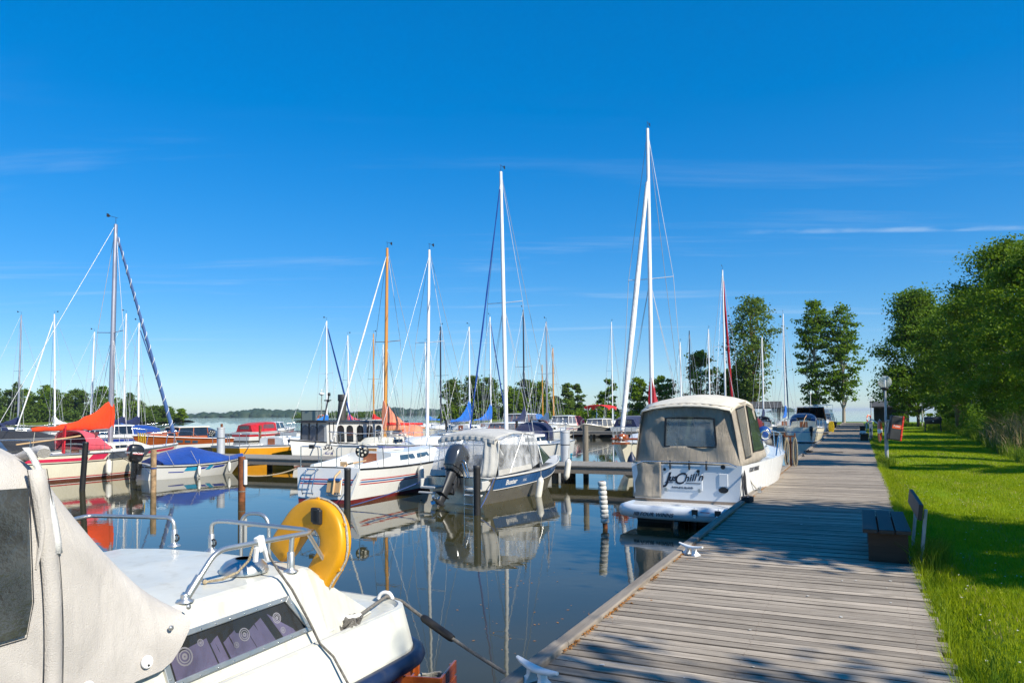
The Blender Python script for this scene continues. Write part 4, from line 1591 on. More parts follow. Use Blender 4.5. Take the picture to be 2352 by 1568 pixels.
def sailboat(name, label, u, s, hd, L=8.0, B=2.6, fs=0.9, fm=0.85, fb=1.1, levels=None, mats=None, mast=10.0, mastm='mast_white', mt=0.57, rake=0.0, cover=None, ch=0.8, boom=0.42, furl=None, furl_r=0.05, hood=None, cab=(0.36, 0.74, 0.42), cabm='gelcoat', win='glass_dark', wr=0.008, dang=0.0, pulpit=True, detail=1, deckm='nonskid', tw=0.72, spread=2, tr=0.0, group='sailboats in the harbour', vane=True, stripe=None, cwell=True, boomz=None, htop=1.0, wirem='wire', mr=0.06, side_lean=0.0, lift=0.0):
    root = boat_root(name, label, 'sailboat', u, s, hd, dang, group)
    hl = Hull(L, B, fs, fm, fb, tw=tw, tr=tr, rake=0.12 * L)
    lv = levels or LV_STD
    mats = mats or ['antifoul_red', 'gelcoat', 'gelcoat']
    hl.mesh(lv).build('hull', mats, root)
    d = hl.deck(0.05, cab[0], B * 0.23, 0.42) if cwell else hl.deck()
    d.build('deck', deckm, root)
    b = MB()
    for sd in (-1, 1):
        b.tube(hl.rail(sd, dx=0.006, dz=-0.01), 0.022, n=6)
    b.build('rub_rail', 'black_trim' if detail > 1 else stripe or 'steel_dull', root)
    zd = lambda t: hl.sheer(t)
    # coachroof
    y0, y1 = cab[0] * L, cab[1] * L
    h = cab[2]
    st = []
    for q in (0, 0.25, 0.55, 0.8, 1.0):
        y = y0 + (y1 - y0) * q
        t = y / L
        w_ = hl.half(t) * (0.70 - 0.22 * q)
        hh = h * (1 - 0.25 * q) if q < 0.9 else 0.05
        st.append((y, w_, w_ * 0.84, zd(t) - 0.02, zd(t) + hh))
    co = trunk(st).build('coachroof', cabm, root, bevel=0.03)
    ww = (y1 - y0)
    side_windows(root, st, [(y0 + ww * 0.10, y0 + ww * 0.34, 0.35, 0.78, 0.06), (y0 + ww * 0.38, y0 + ww * 0.60, 0.35, 0.76, 0.08)], win)
    b = MB()
    b.box((0, y0 + ww * 0.22, zd(cab[0]) + h + 0.06), (0.55, ww * 0.28, 0.05))
    b.build('hatch', 'gelcoat', root, bevel=0.012)
    b = MB()
    b.panel([Vector((-0.24, y0 - 0.005, zd(cab[0]) - 0.25)), Vector((0.24, y0 - 0.005, zd(cab[0]) - 0.25)), Vector((0.22, y0 - 0.005, zd(cab[0]) + h * 0.95)), Vector((-0.22, y0 - 0.005, zd(cab[0]) + h * 0.95))], 0.02, 0, 0.01)
    b.build('companionway_board', 'mahogany', root)
    # mast
    if mast:
        ym = mt * L
        zt = zd(mt) + h * 0.7
        rk = math.tan(R(rake))
        top = Vector((side_lean * mast, ym - rk * (mast - zt), mast))
        foot = Vector((0, ym, zt - 0.1))
        b = MB()
        b.tube([foot, foot.lerp(top, 0.35), foot.lerp(top, 0.7), top], [mr, mr, mr * 0.9, mr * 0.7], n=8, flat=1.3)
        b.build('mast', mastm, root)
        if vane:
            b = MB()
            b.tube([top, top + Vector((0, 0, 0.28))], 0.008, n=5)
            b.box(top + Vector((0, -0.12, 0.28)), (0.012, 0.4, 0.012))
            b.panel([top + Vector((0, -0.32, 0.22)), top + Vector((0, -0.22, 0.28)), top + Vector((0, -0.32, 0.36)), top + Vector((0, -0.4, 0.36)), top + Vector((0, -0.4, 0.22))], 0.01)
            b.build('wind_vane', 'black_trim', root)
        chain = B * 0.44
        tips = []
        b = MB()
        for k in range(spread):
            q = (k + 1) / (spread + 1) * (1.02 if spread == 1 else 1.05)
            p = foot.lerp(top, q)
            wd = B * (0.30 if k == 0 else 0.22)
            tips.append((wd, p))
            b.tube([p + Vector((-wd, -0.12, 0.04)), p, p + Vector((wd, -0.12, 0.04))], 0.016, n=6)
        if spread:
            b.build('spreader', mastm if mastm != 'mast_wood' else 'mast_wood', root)
        for sd in (-1, 1):
            b = MB()
            cp = Vector((sd * chain, ym - 0.1, zd(mt)))
            pts = [cp] + [p + Vector((sd * wd, -0.12, 0.04)) for wd, p in tips] + [top - Vector((0, 0, 0.1))]
            b.tube(pts, wr, n=5)
            if tips:
                b.tube([cp + Vector((0, 0.12, 0)), tips[0][1] - Vector((0, 0, 0.05))], wr * 0.8, n=5)
                b.tube([cp - Vector((0, 0.3, 0)), tips[0][1] - Vector((0, 0, 0.05))], wr * 0.8, n=5)
            b.build('shroud', wirem, root)
        b = MB()
        b.tube([top, Vector((0, 0.05, zd(0) + 0.02))], wr, n=5)
        b.build('backstay', wirem, root)
        bow = Vector((0, L - 0.08, zd(1) + 0.05))
        htp = foot.lerp(top, htop * 0.97)
        b = MB()
        if furl:
            k = 18
            pts = [bow.lerp(htp, 0.03 + 0.93 * i / k) for i in range(k + 1)]
            b.tube(pts, [furl_r * (0.8 + 0.4 * math.sin(math.pi * min(1, i / k * 1.1)) * (1 - 0.5 * i / k)) + 0.004 * math.sin(i * 2.0) for i in range(k + 1)], n=7)
            b.build('furled_jib', furl, root)
            b = MB()
            b.tube([bow, bow.lerp(htp, 0.04)], wr * 1.2, n=5)
            b.tube([bow.lerp(htp, 0.95), htp], wr, n=5)
            b.lathe([(0.05, 0), (0.07, 0.02), (0.07, 0.06), (0.05, 0.08)], bow + Vector((0, 0, 0.06)), n=10)
        else:
            b.tube([bow, htp], wr, n=5)
        b.build('forestay', wirem, root)
        if boom:
            zb = boomz or zt + 0.42
            Lb = boom * L
            b = MB()
            b.tube([(0, ym - 0.1, zb), (0, ym - Lb, zb + 0.02)], 0.045, n=8)
            b.build('boom', 'mast_alu' if mastm != 'mast_wood' else 'mast_wood', root)
            if cover:
                sail_cover(root, ym, zb + 0.03, Lb * 0.96, ch, cover, power=2.6)
            b = MB()
            b.tube([(0, ym - Lb * 0.92, zb), (0, ym - Lb * 0.95, zd(0.2))], wr, n=5)
            b.build('mainsheet', 'rope_white', root)
    if hood:
        sprayhood(root, y0 - 0.35, y0 + 0.55, B * 0.34, zd(cab[0]) + 0.10, h + 0.42, hood)
    if pulpit:
        zb = zd(1)
        paths = []
        for sd in (-1, 1):
            p1 = hl.pt(0.86, zd(0.86), sd)
            p2 = hl.pt(0.95, zd(0.95), sd)
            paths.append(bend([p1, p1 + Vector((0, 0.12, 0.52)), Vector((sd * 0.1, L + 0.02, zb + 0.55))], 0.15))
            paths.append([p2, p2 + Vector((-sd * 0.02, 0.05, 0.53))])
        paths.append([(-0.1, L + 0.02, zb + 0.55), (0.1, L + 0.02, zb + 0.55)])
        rail_tube('pulpit', 'steel', root, paths, 0.014)
        paths = []
        zs_ = zd(0.0)
        a = hl.pt(0.14, zd(0.14), 1)
        c_ = hl.pt(0.01, zs_, 1)
        for sd in (-1, 1):
            f = Vector((sd, 1, 1))
            pa, pc = Vector((sd * a.x * 0.97, a.y, a.z)), Vector((sd * c_.x * 0.93, 0.06, c_.z))
            paths.append(bend([pa, pa + Vector((0, -0.06, 0.55)), pc + Vector((0, 0, 0.56)), Vector((sd * 0.25, 0.03, zs_ + 0.56)), Vector((sd * 0.25, 0.03, zs_))], 0.1))
            paths.append([pc, pc + Vector((0, 0, 0.56))])
        rail_tube('pushpit', 'steel', root, paths, 0.014)
        b = MB()
        wv = MB()
        for sd in (-1, 1):
            tops = [Vector((sd * a.x * 0.97, a.y - 0.06, a.z + 0.55))]
            for t in (0.3, 0.46, 0.62, 0.76):
                p = hl.pt(t, zd(t), sd) * 1.0
                p.x *= 0.97
                b = MB()
                b.tube([p, p + Vector((0, 0, 0.56))], 0.011, n=6)
                b.build('stanchion', 'steel', root)
                tops.append(p + Vector((0, 0, 0.55)))
            p1 = hl.pt(0.86, zd(0.86), sd)
            tops.append(p1 + Vector((0, 0.12, 0.5)))
            wv.tube(tops, wr * 0.7, n=5)
        wv.build('lifeline', 'wire', root)
    return root, hl, st


def cabin_cruiser(name, label, u, s, hd, L=6.5, B=2.4, fs=0.7, fm=0.75, fb=1.05, levels=None, mats=None, cabin=(0.30, 0.66, 0.55), cabm='gelcoat', glass='glass_dark', canopy=None, cover=None, roof=None, dang=0.0, fly=False, rail=True, aft_rail=False, group='motor cruisers in the harbour', frame=None, foretrunk=0.22, tw=0.88, hard=0.55, wcol='smoke_glass', radar=False):
    """decked motor boat: hull, fore trunk, wheelhouse with slanted windscreen, canvas aft"""
    root = boat_root(name, label, 'motorboat', u, s, hd, dang, group)
    hl = Hull(L, B, fs, fm, fb, tw=tw, wl=0.7, c=0.8, p=2.3, rake=0.13 * L)
    hl.mesh(levels or LV_STD).build('hull', mats or ['antifoul_black', 'gelcoat', 'gelcoat'], root)
    hl.deck(0.04, cabin[0], B * 0.36, 0.4).build('deck', 'nonskid', root)
    b = MB()
    for sd in (-1, 1):
        b.tube(hl.rail(sd, dx=0.008, dz=-0.02), 0.03, n=6)
    b.build('rub_rail', frame or 'light_grey', root)
    zd = hl.sheer
    y0, y1, h = cabin[0] * L, cabin[1] * L, cabin[2]
    # low trunk over the fore cabin
    st = []
    for q in (0, 0.5, 0.85, 1.0):
        y = y1 - 0.25 + (0.9 * L - y1) * q
        t = y / L
        w_ = max(0.12, hl.half(t) * 0.68)
        st.append((y, w_, w_ * 0.85, zd(t) - 0.02, zd(t) + (foretrunk if q < 0.9 else 0.02) * (1 - 0.4 * q)))
    trunk(st).build('fore_trunk', cabm, root, bevel=0.03)
    side_windows(root, st, [(y1 + 0.05, y1 + 0.75, 0.3, 0.8, 0.1)], glass)
    # wheelhouse
    w0, w1 = hl.half(cabin[0]) * 0.86, hl.half(cabin[1]) * 0.74
    zb0, zb1 = zd(cabin[0]), zd(cabin[1])
    lo = 0.25 * h
    st = [(y0, w0, w0 * 0.97, zb0 - 0.02, zb0 + lo), (y1, w1, w1 * 0.97, zb1 - 0.02, zb0 + lo + 0.04)]
    trunk(st, 0.02).build('cabin_side', cabm, root)
    ys = y1 - 0.34 * h * 1.3
    zt = zb0 + lo + h
    st2 = [(y0, w0 * 0.95, w0 * 0.82, zb0 + lo, zt), (y1 - 0.02, w1 * 0.95, w1 * 0.80, zb0 + lo, zt)]
    # posts and panes: glass between slanted pillars
    hw0, hw1 = w0 * 0.82, w1 * 0.80
    A = {}
    for sd in (-1, 1):
        A[sd] = [Vector((sd * w0 * 0.95, y0, zb0 + lo)), Vector((sd * w1 * 0.95, y1, zb0 + lo + 0.04)), Vector((sd * hw1, ys, zt)), Vector((sd * hw0, y0, zt))]
        pts = A[sd]
        mid_b, mid_t = pts[0].lerp(pts[1], 0.5), pts[3].lerp(pts[2], 0.5)
        for quad in ([pts[0], mid_b, mid_t, pts[3]], [mid_b, pts[1], pts[2], mid_t]):
            b = MB()
            b.panel(quad if sd > 0 else quad[::-1], 0.008)
            b.build('window', glass, root)
        b = MB()
        for a, e in ((pts[0], pts[3]), (mid_b, mid_t), (pts[1], pts[2]), (pts[0], pts[1])):
            b.tube([a, e], 0.035, n=6)
        b.build('pillar', frame or cabm, root)
    for k in range(3):
        a0, a1 = A[-1][1].lerp(A[1][1], k / 3), A[-1][1].lerp(A[1][1], (k + 1) / 3)
        e0, e1 = A[-1][2].lerp(A[1][2], k / 3), A[-1][2].lerp(A[1][2], (k + 1) / 3)
        b = MB()
        b.panel([a1, a0, e0, e1], 0.008)
        b.build('windscreen_pane', glass, root)
        b = MB()
        b.tube([a0, e0], 0.022, n=6)
        b.build('pillar', frame or cabm, root)
    rf = [(y0 - 0.18, hw0 + 0.06, hw0 + 0.02, zt - 0.01, zt + 0.05), (ys + 0.14, hw1 + 0.06, hw1 + 0.02, zt - 0.01, zt + 0.04)]
    trunk(rf, 0.05).build('roof', roof or cabm, root, bevel=0.02)
    if canopy:
        ya = 0.06 * L
        cst = [(ya, hl.half(0.05) * 0.86, hl.half(0.05) * 0.62, zd(0.05), zt - 0.34 * h), (ya + 0.4 * (y0 - ya), w0 * 0.98, w0 * 0.80, zd(0.1), zt - 0.02), (y0 + 0.05, w0 * 0.98, w0 * 0.84, zb0, zt + 0.03)]
        c_ = trunk(cst, 0.05).build('canopy', canopy, root, bevel=0.04)
        side_windows(c_, cst, [(ya + 0.35 * (y0 - ya), ya + 0.92 * (y0 - ya), 0.35, 0.85, 0.1)], 'vinyl_dark', name='canopy_window')
        b = MB()
        zz0, zz1 = cst[0][3], cst[0][4]
        ww = cst[0][2]
        b.panel([Vector((-ww * 0.8, ya, zz0 + (zz1 - zz0) * 0.4)), Vector((ww * 0.8, ya, zz0 + (zz1 - zz0) * 0.4)), Vector((ww * 0.75, ya, zz1 - 0.05)), Vector((-ww * 0.75, ya, zz1 - 0.05))], 0.01, 0, 0.012)
        b.build('canopy_window', 'vinyl_dark', c_)
    if cover:
        ya = 0.03 * L
        n = 7
        cst = []
        for i in range(n + 1):
            q = i / n
            y = ya + (y0 + 0.1 - ya) * q
            t = y / L
            w_ = hl.half(t) * 0.97
            cst.append((y, w_, w_ * 0.55, zd(t) + 0.01, zd(t) + 0.12 + (zt - zd(t) - 0.12) * math.sin(q * math.pi / 2) ** 1.2))
        trunk(cst, 0.04).build('canvas_cover', cover, root, bevel=0.06)
    if fly:
        b = MB()
        fst = [(y0 - 0.1, hw0 * 0.95, hw0 * 0.98, zt + 0.04, zt + 0.45), (ys - 0.1, hw1 * 0.95, hw1 * 0.85, zt + 0.04, zt + 0.5)]
        trunk(fst, 0.0).build('flybridge', cabm, root, bevel=0.03)
        paths = [bend([(-hw0, y0 + 0.1, zt + 0.45), (-hw0, y0 + 0.1, zt + 0.95), (hw0, y0 + 0.1, zt + 0.95), (hw0, y0 + 0.1, zt + 0.45)], 0.1), bend([(-hw0, y0 + 0.1, zt + 0.95), (-hw1 * 0.8, ys - 0.3, zt + 0.9), (hw1 * 0.8, ys - 0.3, zt + 0.9), (hw0, y0 + 0.1, zt + 0.95)], 0.15)]
        rail_tube('flybridge_rail', 'steel', root, paths, 0.018)
    if rail:
        paths = []
        for sd in (-1, 1):
            top = []
            for t in (0.5, 0.64, 0.78, 0.9):
                p = hl.pt(t, zd(t), sd)
                p.x *= 0.95
                paths.append([p, p + Vector((0, 0, 0.42))])
                top.append(p + Vector((0, 0, 0.42)))
            paths.append(bend([hl.pt(0.42, zd(0.42), sd)] + top + [Vector((0, L + 0.03, zd(1) + 0.44))], 0.12))
        rail_tube('bow_rail', 'steel', root, paths, 0.013)
    if radar:
        b = MB()
        b.tube([(0, y0 + 0.3, zt), (0, y0 + 0.3, zt + 0.9)], 0.025)
        b.lathe([(0.02, 0), (0.06, 0.02), (0.06, 0.16), (0.03, 0.24)], (0, y0 + 0.3, zt + 0.9), n=10)
        b.build('light_mast', 'plastic_white', root)
    return root, hl

# ================================================================== NEAR BOATS
def hull_stripe(parent, hl, s0, s1, t0, t1, mat, sides=(-1, 1), off=0.006, n=16, skew=0.0, name='stripe', absz=False):
    for sd in sides:
        b = MB()
        r0, r1 = [], []
        for i in range(n + 1):
            t = t0 + (t1 - t0) * i / n
            ta = min(1, max(0, t + skew))
            z0, z1 = (s0, s1) if absz else (hl.sheer(t) - s0, hl.sheer(ta) - s1)
            r0.append(hl.pt(t, z0, sd) + Vector((sd * off, 0, 0)))
            r1.append(hl.pt(ta, z1, sd) + Vector((sd * off, 0, 0)))
        b.grid([r0, r1] if sd > 0 else [r1, r0])
        b.build(name, mat, parent)


def hull_text(body, size, parent, hl, t, below, sd, mat, shear=0.0, bold=0.0, spacing=1.0, rev=False):
    z = hl.sheer(t) - below
    p = hl.pt(t, z, sd)
    tg = hl.pt(min(1, t + 0.02), hl.sheer(min(1, t + 0.02)) - below, sd) - hl.pt(t - 0.02, hl.sheer(t - 0.02) - below, sd)
    upv = hl.pt(t, z + 0.08, sd) - hl.pt(t, z - 0.08, sd)
    xd = tg if sd > 0 else -tg
    nrm = xd.cross(upv).normalized()
    return text(body, size, parent, p + nrm * 0.008, face_rot(xd, nrm), mat, shear, bold, spacing=spacing)


# ---------------------------------------------------------------- cabin boat in the foreground (blunt bow, bow away from us)
fb_ = thing('cabin_boat', 'white blunt bowed cabin boat with grey canvas and aluminium rails in the foreground', 'motorboat', US(-3.78, 0, 0), -TH, 'motor cruisers in the harbour')


def outline(w_, yf, rad, ys=-0.5, n=6, bow=0.10):
    pts = [Vector((w_ * 0.93, ys, 0)), Vector((w_, ys + 0.8, 0)), Vector((w_, (ys + yf) / 2, 0)), Vector((w_ * 0.995, yf - rad - 0.4, 0))]
    for i in range(n + 1):
        a = math.pi / 2 * i / n
        pts.append(Vector((w_ - rad + rad * math.cos(a) - 0.01, yf - rad + rad * math.sin(a) - bow * 0.5, 0)))
    pts.append(Vector((0, yf, 0)))
    return pts + [Vector((-p.x, p.y, 0)) for p in pts[:-1][::-1]]


lev = [(-0.25, 0.75, 3.7, 0.5), (0.0, 0.98, 4.02, 0.45), (0.3, 1.04, 4.2, 0.42), (0.64, 1.09, 4.36, 0.38), (0.72, 1.10, 4.38, 0.36), (0.72, 1.10, 4.38, 0.36), (0.76, 1.095, 4.39, 0.35), (1.0, 0.985, 4.36, 0.24), (1.005, 0.95, 4.33, 0.22), (0.985, 0.93, 4.31, 0.2)]
b = MB()
rings = [[p + Vector((0, 0, z)) for p in outline(w_, yf, rd)] for z, w_, yf, rd in lev]
for i in range(len(rings) - 1):
    b.loft([rings[i], rings[i + 1]], 0 if lev[i][0] < 0.7 else 1, cap=False, smooth=True)
b.add(rings[-1], [tuple(range(len(rings[-1])))], 1)
b.build('hull', ['navy_paint', 'gelcoat_old'], fb_)
b = MB()
ol = [p + Vector((0, 0, 0.70)) for p in outline(1.125, 4.41, 0.37)]
b.tube(ol, 0.055, n=10)
b.build('rub_rail', 'navy_rubber', fb_)
st = [(1.45, 0.965, 0.845, 0.975, 1.375), (2.4, 0.955, 0.84, 0.98, 1.395), (3.36, 0.94, 0.83, 0.99, 1.40), (3.44, 0.935, 0.80, 0.99, 1.385), (4.0, 0.82, 0.66, 0.99, 1.04)]
cb_ = MB()
trunk(st, 0.035, 0, cb_)
cb_.build('cabin', 'gelcoat_old', fb_, bevel=0.035)
for f0, f1, y0, y1 in ((0.20, 0.74, 2.33, 3.20),):
    outer = [side(st, y0 + 0.0, f0, 1), side(st, y1 + 0.10, f0, 1), side(st, y1 - 0.04, f1, 1), side(st, y0 - 0.03, f1, 1)]
    cen = sum(outer, Vector()) / 4
    inner = [p.lerp(cen, 0.0) for p in outer]
    yv, zv = (outer[1] - outer[0]).normalized(), (outer[3] - outer[0]).normalized()
    inner = [outer[0] + yv * 0.035 + zv * 0.028, outer[1] - yv * 0.045 + zv * 0.028, outer[2] - yv * 0.035 - zv * 0.028, outer[3] + yv * 0.035 - zv * 0.028]
    wf = MB()
    wf.ring_panel(outer, inner, 0.03, 0, 0.016)
    wo = wf.build('window_frame', 'alu', fb_, bevel=0.004)
    g = MB()
    g.panel([p + Vector((0.006, 0, 0)) for p in inner], 0.006)
    g.build('pane', 'window_smoke', wo)
    bk = MB()
    bk.panel([p + Vector((0.002, 0, 0)) for p in inner], 0.002)
    bk.build('window_recess', 'interior_dark', wo)
    # curtain lengths hanging unevenly behind the pane
    cu = [(0.02, 0.29, 0.62, 0.78), (0.30, 0.37, 0.6, 0.75), (0.385, 0.50, 0.5, 0.72), (0.50, 0.58, 0.62, 0.5), (0.585, 0.735, 0.55, 0.8), (0.80, 0.91, 0.85, 0.12)]
    for a0, a1, h0, h1 in cu:
        q = MB()
        lo0, lo1 = inner[0].lerp(inner[1], a0), inner[0].lerp(inner[1], a1)
        hi0, hi1 = inner[3].lerp(inner[2], a0), inner[3].lerp(inner[2], a1)
        rows = []
        for k in range(7):
            t = k / 6
            lo = lo0.lerp(lo1, t)
            up_ = lo.lerp(hi0.lerp(hi1, t), h0 + (h1 - h0) * t)
            ox = Vector((0.0035 + 0.0012 * math.sin(t * 9), 0, 0))
            rows.append([lo + ox, up_ + ox])
        q.grid(rows)
        q.build('curtain', 'curtain', wo)
    for a0, hh, rr_ in ((0.11, 0.52, 0.045), (0.55, 0.5, 0.035), (0.85, 0.62, 0.03), (0.24, 0.72, 0.018), (0.46, 0.30, 0.016), (0.83, 0.2, 0.018)):
        c_ = inner[0].lerp(inner[1], a0).lerp(inner[3].lerp(inner[2], a0), hh) + Vector((0.0052, 0, 0))
        q = MB()
        for r0, r1 in ((rr_, rr_ * 0.82), (rr_ * 0.68, rr_ * 0.55), (rr_ * 0.35, rr_ * 0.1)):
            n = 16
            A = [c_ + yv * (r0 * math.cos(6.283 * k / n)) + zv * (r0 * math.sin(6.283 * k / n)) for k in range(n)]
            Bp = [c_ + yv * (r1 * math.cos(6.283 * k / n)) + zv * (r1 * math.sin(6.283 * k / n)) for k in range(n)]
            q.loft([A, Bp], cap=False)
        q.build('curtain_print', 'curtain_print', wo)
# side ledge line and small fittings
b = MB()
b.panel([side(st, 2.3, 0.0, 1) + Vector((0.002, 0, 0.03)), side(st, 3.5, 0.0, 1) + Vector((0.002, 0, 0.03)), side(st, 3.5, 0.04, 1) + Vector((0.004, 0, 0.03)), side(st, 2.3, 0.04, 1) + Vector((0.004, 0, 0.03))], 0.004)
b.build('gutter', 'gelcoat_old', fb_)
# screws round the window, seams, non-skid panel
b = MB()
ols = outer + [outer[0]]
for i in range(4):
    n = 9 if i % 2 == 0 else 3
    for k in range(n):
        p = ols[i].lerp(ols[i + 1], (k + 0.5) / n).lerp(inner[i].lerp((inner + [inner[0]])[i + 1], (k + 0.5) / n), 0.5)
        b.lathe([(0.0042, 0), (0.0042, 0.002), (0.002, 0.003)], p + Vector((0.0165, 0, 0.002)), n=6, axis=(1, 0, 0.25))
stuff(b.build('screw', 'steel', wo))
b = MB()
b.tube([p * 1.0 + Vector((0, 0, 1.006)) for p in outline(0.955, 4.335, 0.225)], 0.004, n=5)
b.build('deck_seam', 'grey_paint', fb_)
# canvas
prof = [(2.44, 1.40), (2.33, 1.49), (2.23, 1.58), (2.08, 1.76), (1.98, 1.90), (1.89, 2.02), (1.83, 2.12), (1.74, 2.185), (1.62, 2.215), (1.2, 2.23), (0.4, 2.2), (-0.1, 2.1), (-0.35, 1.75), (-0.46, 1.2)]
rings = []
for i, (y, zt) in enumerate(prof):
    zb = 1.33 if y > 2.35 else (1.17 if y > 2.0 else 1.08)
    zb = min(zb, zt - 0.05)
    k = 0.012 * math.sin(i * 2.2)
    h = zt - zb
    half = [(0.955, zb), (0.945 + k, zb + h * 0.3), (0.915 - k, zb + h * 0.6), (0.885, zb + h * 0.85), (0.82, zt - 0.02 * h), (0.6, zt + 0.03), (0, zt + 0.05)]
    rings.append([Vector((x, y, z)) for x, z in half] + [Vector((-x, y, z)) for x, z in half[:-1][::-1]])
b = MB()
b.loft(rings, closed=False, cap=False)
b.add(rings[0], [tuple(range(13))])
b.add(rings[-1], [tuple(range(13))[::-1]])
cv = b.build('canvas', 'canvas_grey', fb_, sub=1)


def cside(y, z):
    return Vector((0.955 - 0.075 * max(0, (z - 1.1)) / 0.9 - 0.03 * max(0, z - 1.8), y, z))


b = MB()
b.panel([cside(0.55, 1.47), cside(1.69, 1.49), cside(1.715, 1.60), cside(1.72, 2.03), cside(0.55, 2.06)], 0.004, 0, 0.034)
b.build('canvas_window', 'vinyl_black', cv)
rows = []
for q in range(15):
    t = q / 14
    y, z = 1.765 + 0.03 * math.sin(t * 3) + 0.01 * t, 2.10 - 0.95 * t
    p = cside(y, z) + Vector((0.012, 0, 0))
    rows.append([p + Vector((0.0, -0.032, 0)), p + Vector((0.014 + 0.004 * math.sin(q * 1.9), 0, 0)), p + Vector((0.006, 0.032, 0)), p + Vector((-0.02, 0.034, 0))])
b = MB()
b.grid(rows)
b.build('zip_flap', 'canvas_grey', cv, solid=0.003)
rows = []
for q in range(11):
    t = q / 10
    y = 1.745 + 0.085 * math.sin(t * 1.5)
    z = 2.185 - 0.42 * t ** 1.25
    p = cside(y, z) + Vector((0.020 - 0.03 * (1 - t) ** 2, 0, 0))
    rows.append([p + Vector((0, -0.014, 0)), p + Vector((0.004, 0.0, 0)), p + Vector((0, 0.014, 0))])
b = MB()
b.grid(rows)
b.build('piping', 'canvas_white', cv, solid=0.003)
b = MB()
b.tube([cside(1.80 + 0.04 * t, 2.16 - 0.04 * t) + Vector((0.012 - 0.14 * t * t, -0.02 * t, 0.035 * math.sin(t * 2))) for t in (0, 0.3, 0.6, 1.0, 1.5)], 0.024, n=8)
b.tube([cside(1.742 + 0.03 * math.sin(t * 3), 2.08 - 0.36 * t) + Vector((0.012, 0, 0)) for t in (0, 0.2, 0.4, 0.6, 0.8, 1)], [0.012, 0.02, 0.016, 0.022, 0.016, 0.006], n=8, flat=0.6)
b.build('rolled_edge', 'canvas_grey', cv)
b = MB()
for dy in (-0.036, 0.038):
    pts = [cside(1.765 + 0.03 * math.sin(q / 14 * 3) + 0.01 * q / 14 + dy, 2.10 - 0.95 * q / 14) + Vector((0.020, 0, 0)) for q in range(15)]
    b.tube(pts, 0.0018, n=4)
b.tube([cside(y, z) + Vector((0.018, 0, 0)) for y, z in ((0.54, 1.455), (1.70, 1.475), (1.73, 1.60), (1.735, 2.04))], 0.0018, n=4)
b.build('stitching', 'charcoal', cv)
for y, z, sz in ((2.20, 1.235, 0.028), (1.93, 1.215, 0.028)):
    b = MB()
    b.lathe([(sz, 0), (sz, 0.006), (sz * 0.9, 0.009)], cside(y, z) + Vector((0.012, 0, 0)), n=16, axis=(1, 0, 0.1))
    o = b.build('fastening_tab', 'plastic_white', cv)
    b = MB()
    b.lathe([(0.0042, 0), (0.0042, 0.008), (0.002, 0.010)], cside(y, z - 0.012) + Vector((0.020, 0, 0)), n=8, axis=(1, 0, 0))
    b.build('stud', 'black_trim', o)
for y, z in ((2.33, 1.345), (2.43, 1.415)):
    b = MB()
    b.lathe([(0.012, 0), (0.012, 0.006), (0.006, 0.007), (0.006, 0.014)], cside(y, z) + Vector((0.01, 0, 0)), n=12, axis=(1, 0, 0))
    b.build('stud', 'steel_dull', cv)


# rails
def foot(b, p, r=0.042, hh=0.11):
    b.lathe([(r, 0), (r, 0.006), (r * 0.55, 0.014), (0.021, 0.03), (0.021, hh), (0.017, hh + 0.005)], p, n=14)


b = MB()
b.tube(bend([(0.80, 2.53, 1.40), (0.80, 2.56, 1.44), (0.80, 2.72, 1.615), (0.80, 3.43, 1.60), (0.70, 3.50, 1.60), (0.0, 3.50, 1.615), (-0.10, 3.50, 1.60), (-0.10, 3.50, 1.40)], 0.07, 7), 0.0145, n=10)
for p, hh in (((0.80, 2.53, 1.40), 0.035), ((-0.10, 3.50, 1.41), 0.11), ((0.80, 3.26, 1.40), 0.11)):
    foot(b, p, hh=hh)
b.tube([(0.80, 2.535, 1.415), (0.80, 2.615, 1.505)], 0.021, n=10)
b.tube([(0.80, 3.26, 1.5), (0.80, 3.27, 1.60)], 0.0145, n=10)
b.tube([(0.78, 3.43, 1.59), (0.80, 3.66, 1.27)], 0.013, n=8)
b.build('grab_rail', 'alu', fb_)
b = MB()
b.tube(bend([(-0.50, 3.54, 1.40), (-0.50, 3.54, 1.605), (-1.2, 3.4, 1.60), (-0.8, 2.5, 1.6)], 0.07, 7), 0.0145, n=10)
foot(b, (-0.50, 3.54, 1.41))
b.build('grab_rail', 'alu', fb_)
b = MB()
b.tube(bend([(-0.56, 4.2, 0.98), (-0.56, 4.2, 1.55), (-0.32, 4.24, 1.55), (-0.30, 4.24, 0.98)], 0.11, 8), 0.0145, n=10)
b.build('bow_hoop', 'alu', fb_)
b = MB()
for p in ((-0.47, 3.535, 1.47), (-0.07, 3.49, 1.47)):
    b.tube(arc(p, 0.022, -2.2, 2.2, 8), 0.006, n=5)
b.build('fender_clip', 'plastic_black', fb_)
b = MB()
b.lathe([(0.135, 0), (0.135, 0.012), (0.125, 0.035), (0.10, 0.062), (0.06, 0.078), (0.055, 0.072), (0.0, 0.074)], (0.60, 3.10, 1.415), n=28)
dm = b.build('roof_ventilator', 'alu', fb_)
b = MB()
for k in range(3):
    b.lathe([(0.012 + 0.014 * k, 0), (0.018 + 0.014 * k, 0)], (0.60, 3.10, 1.4935), n=20)
b.build('vent_grille', 'plastic_black', dm)
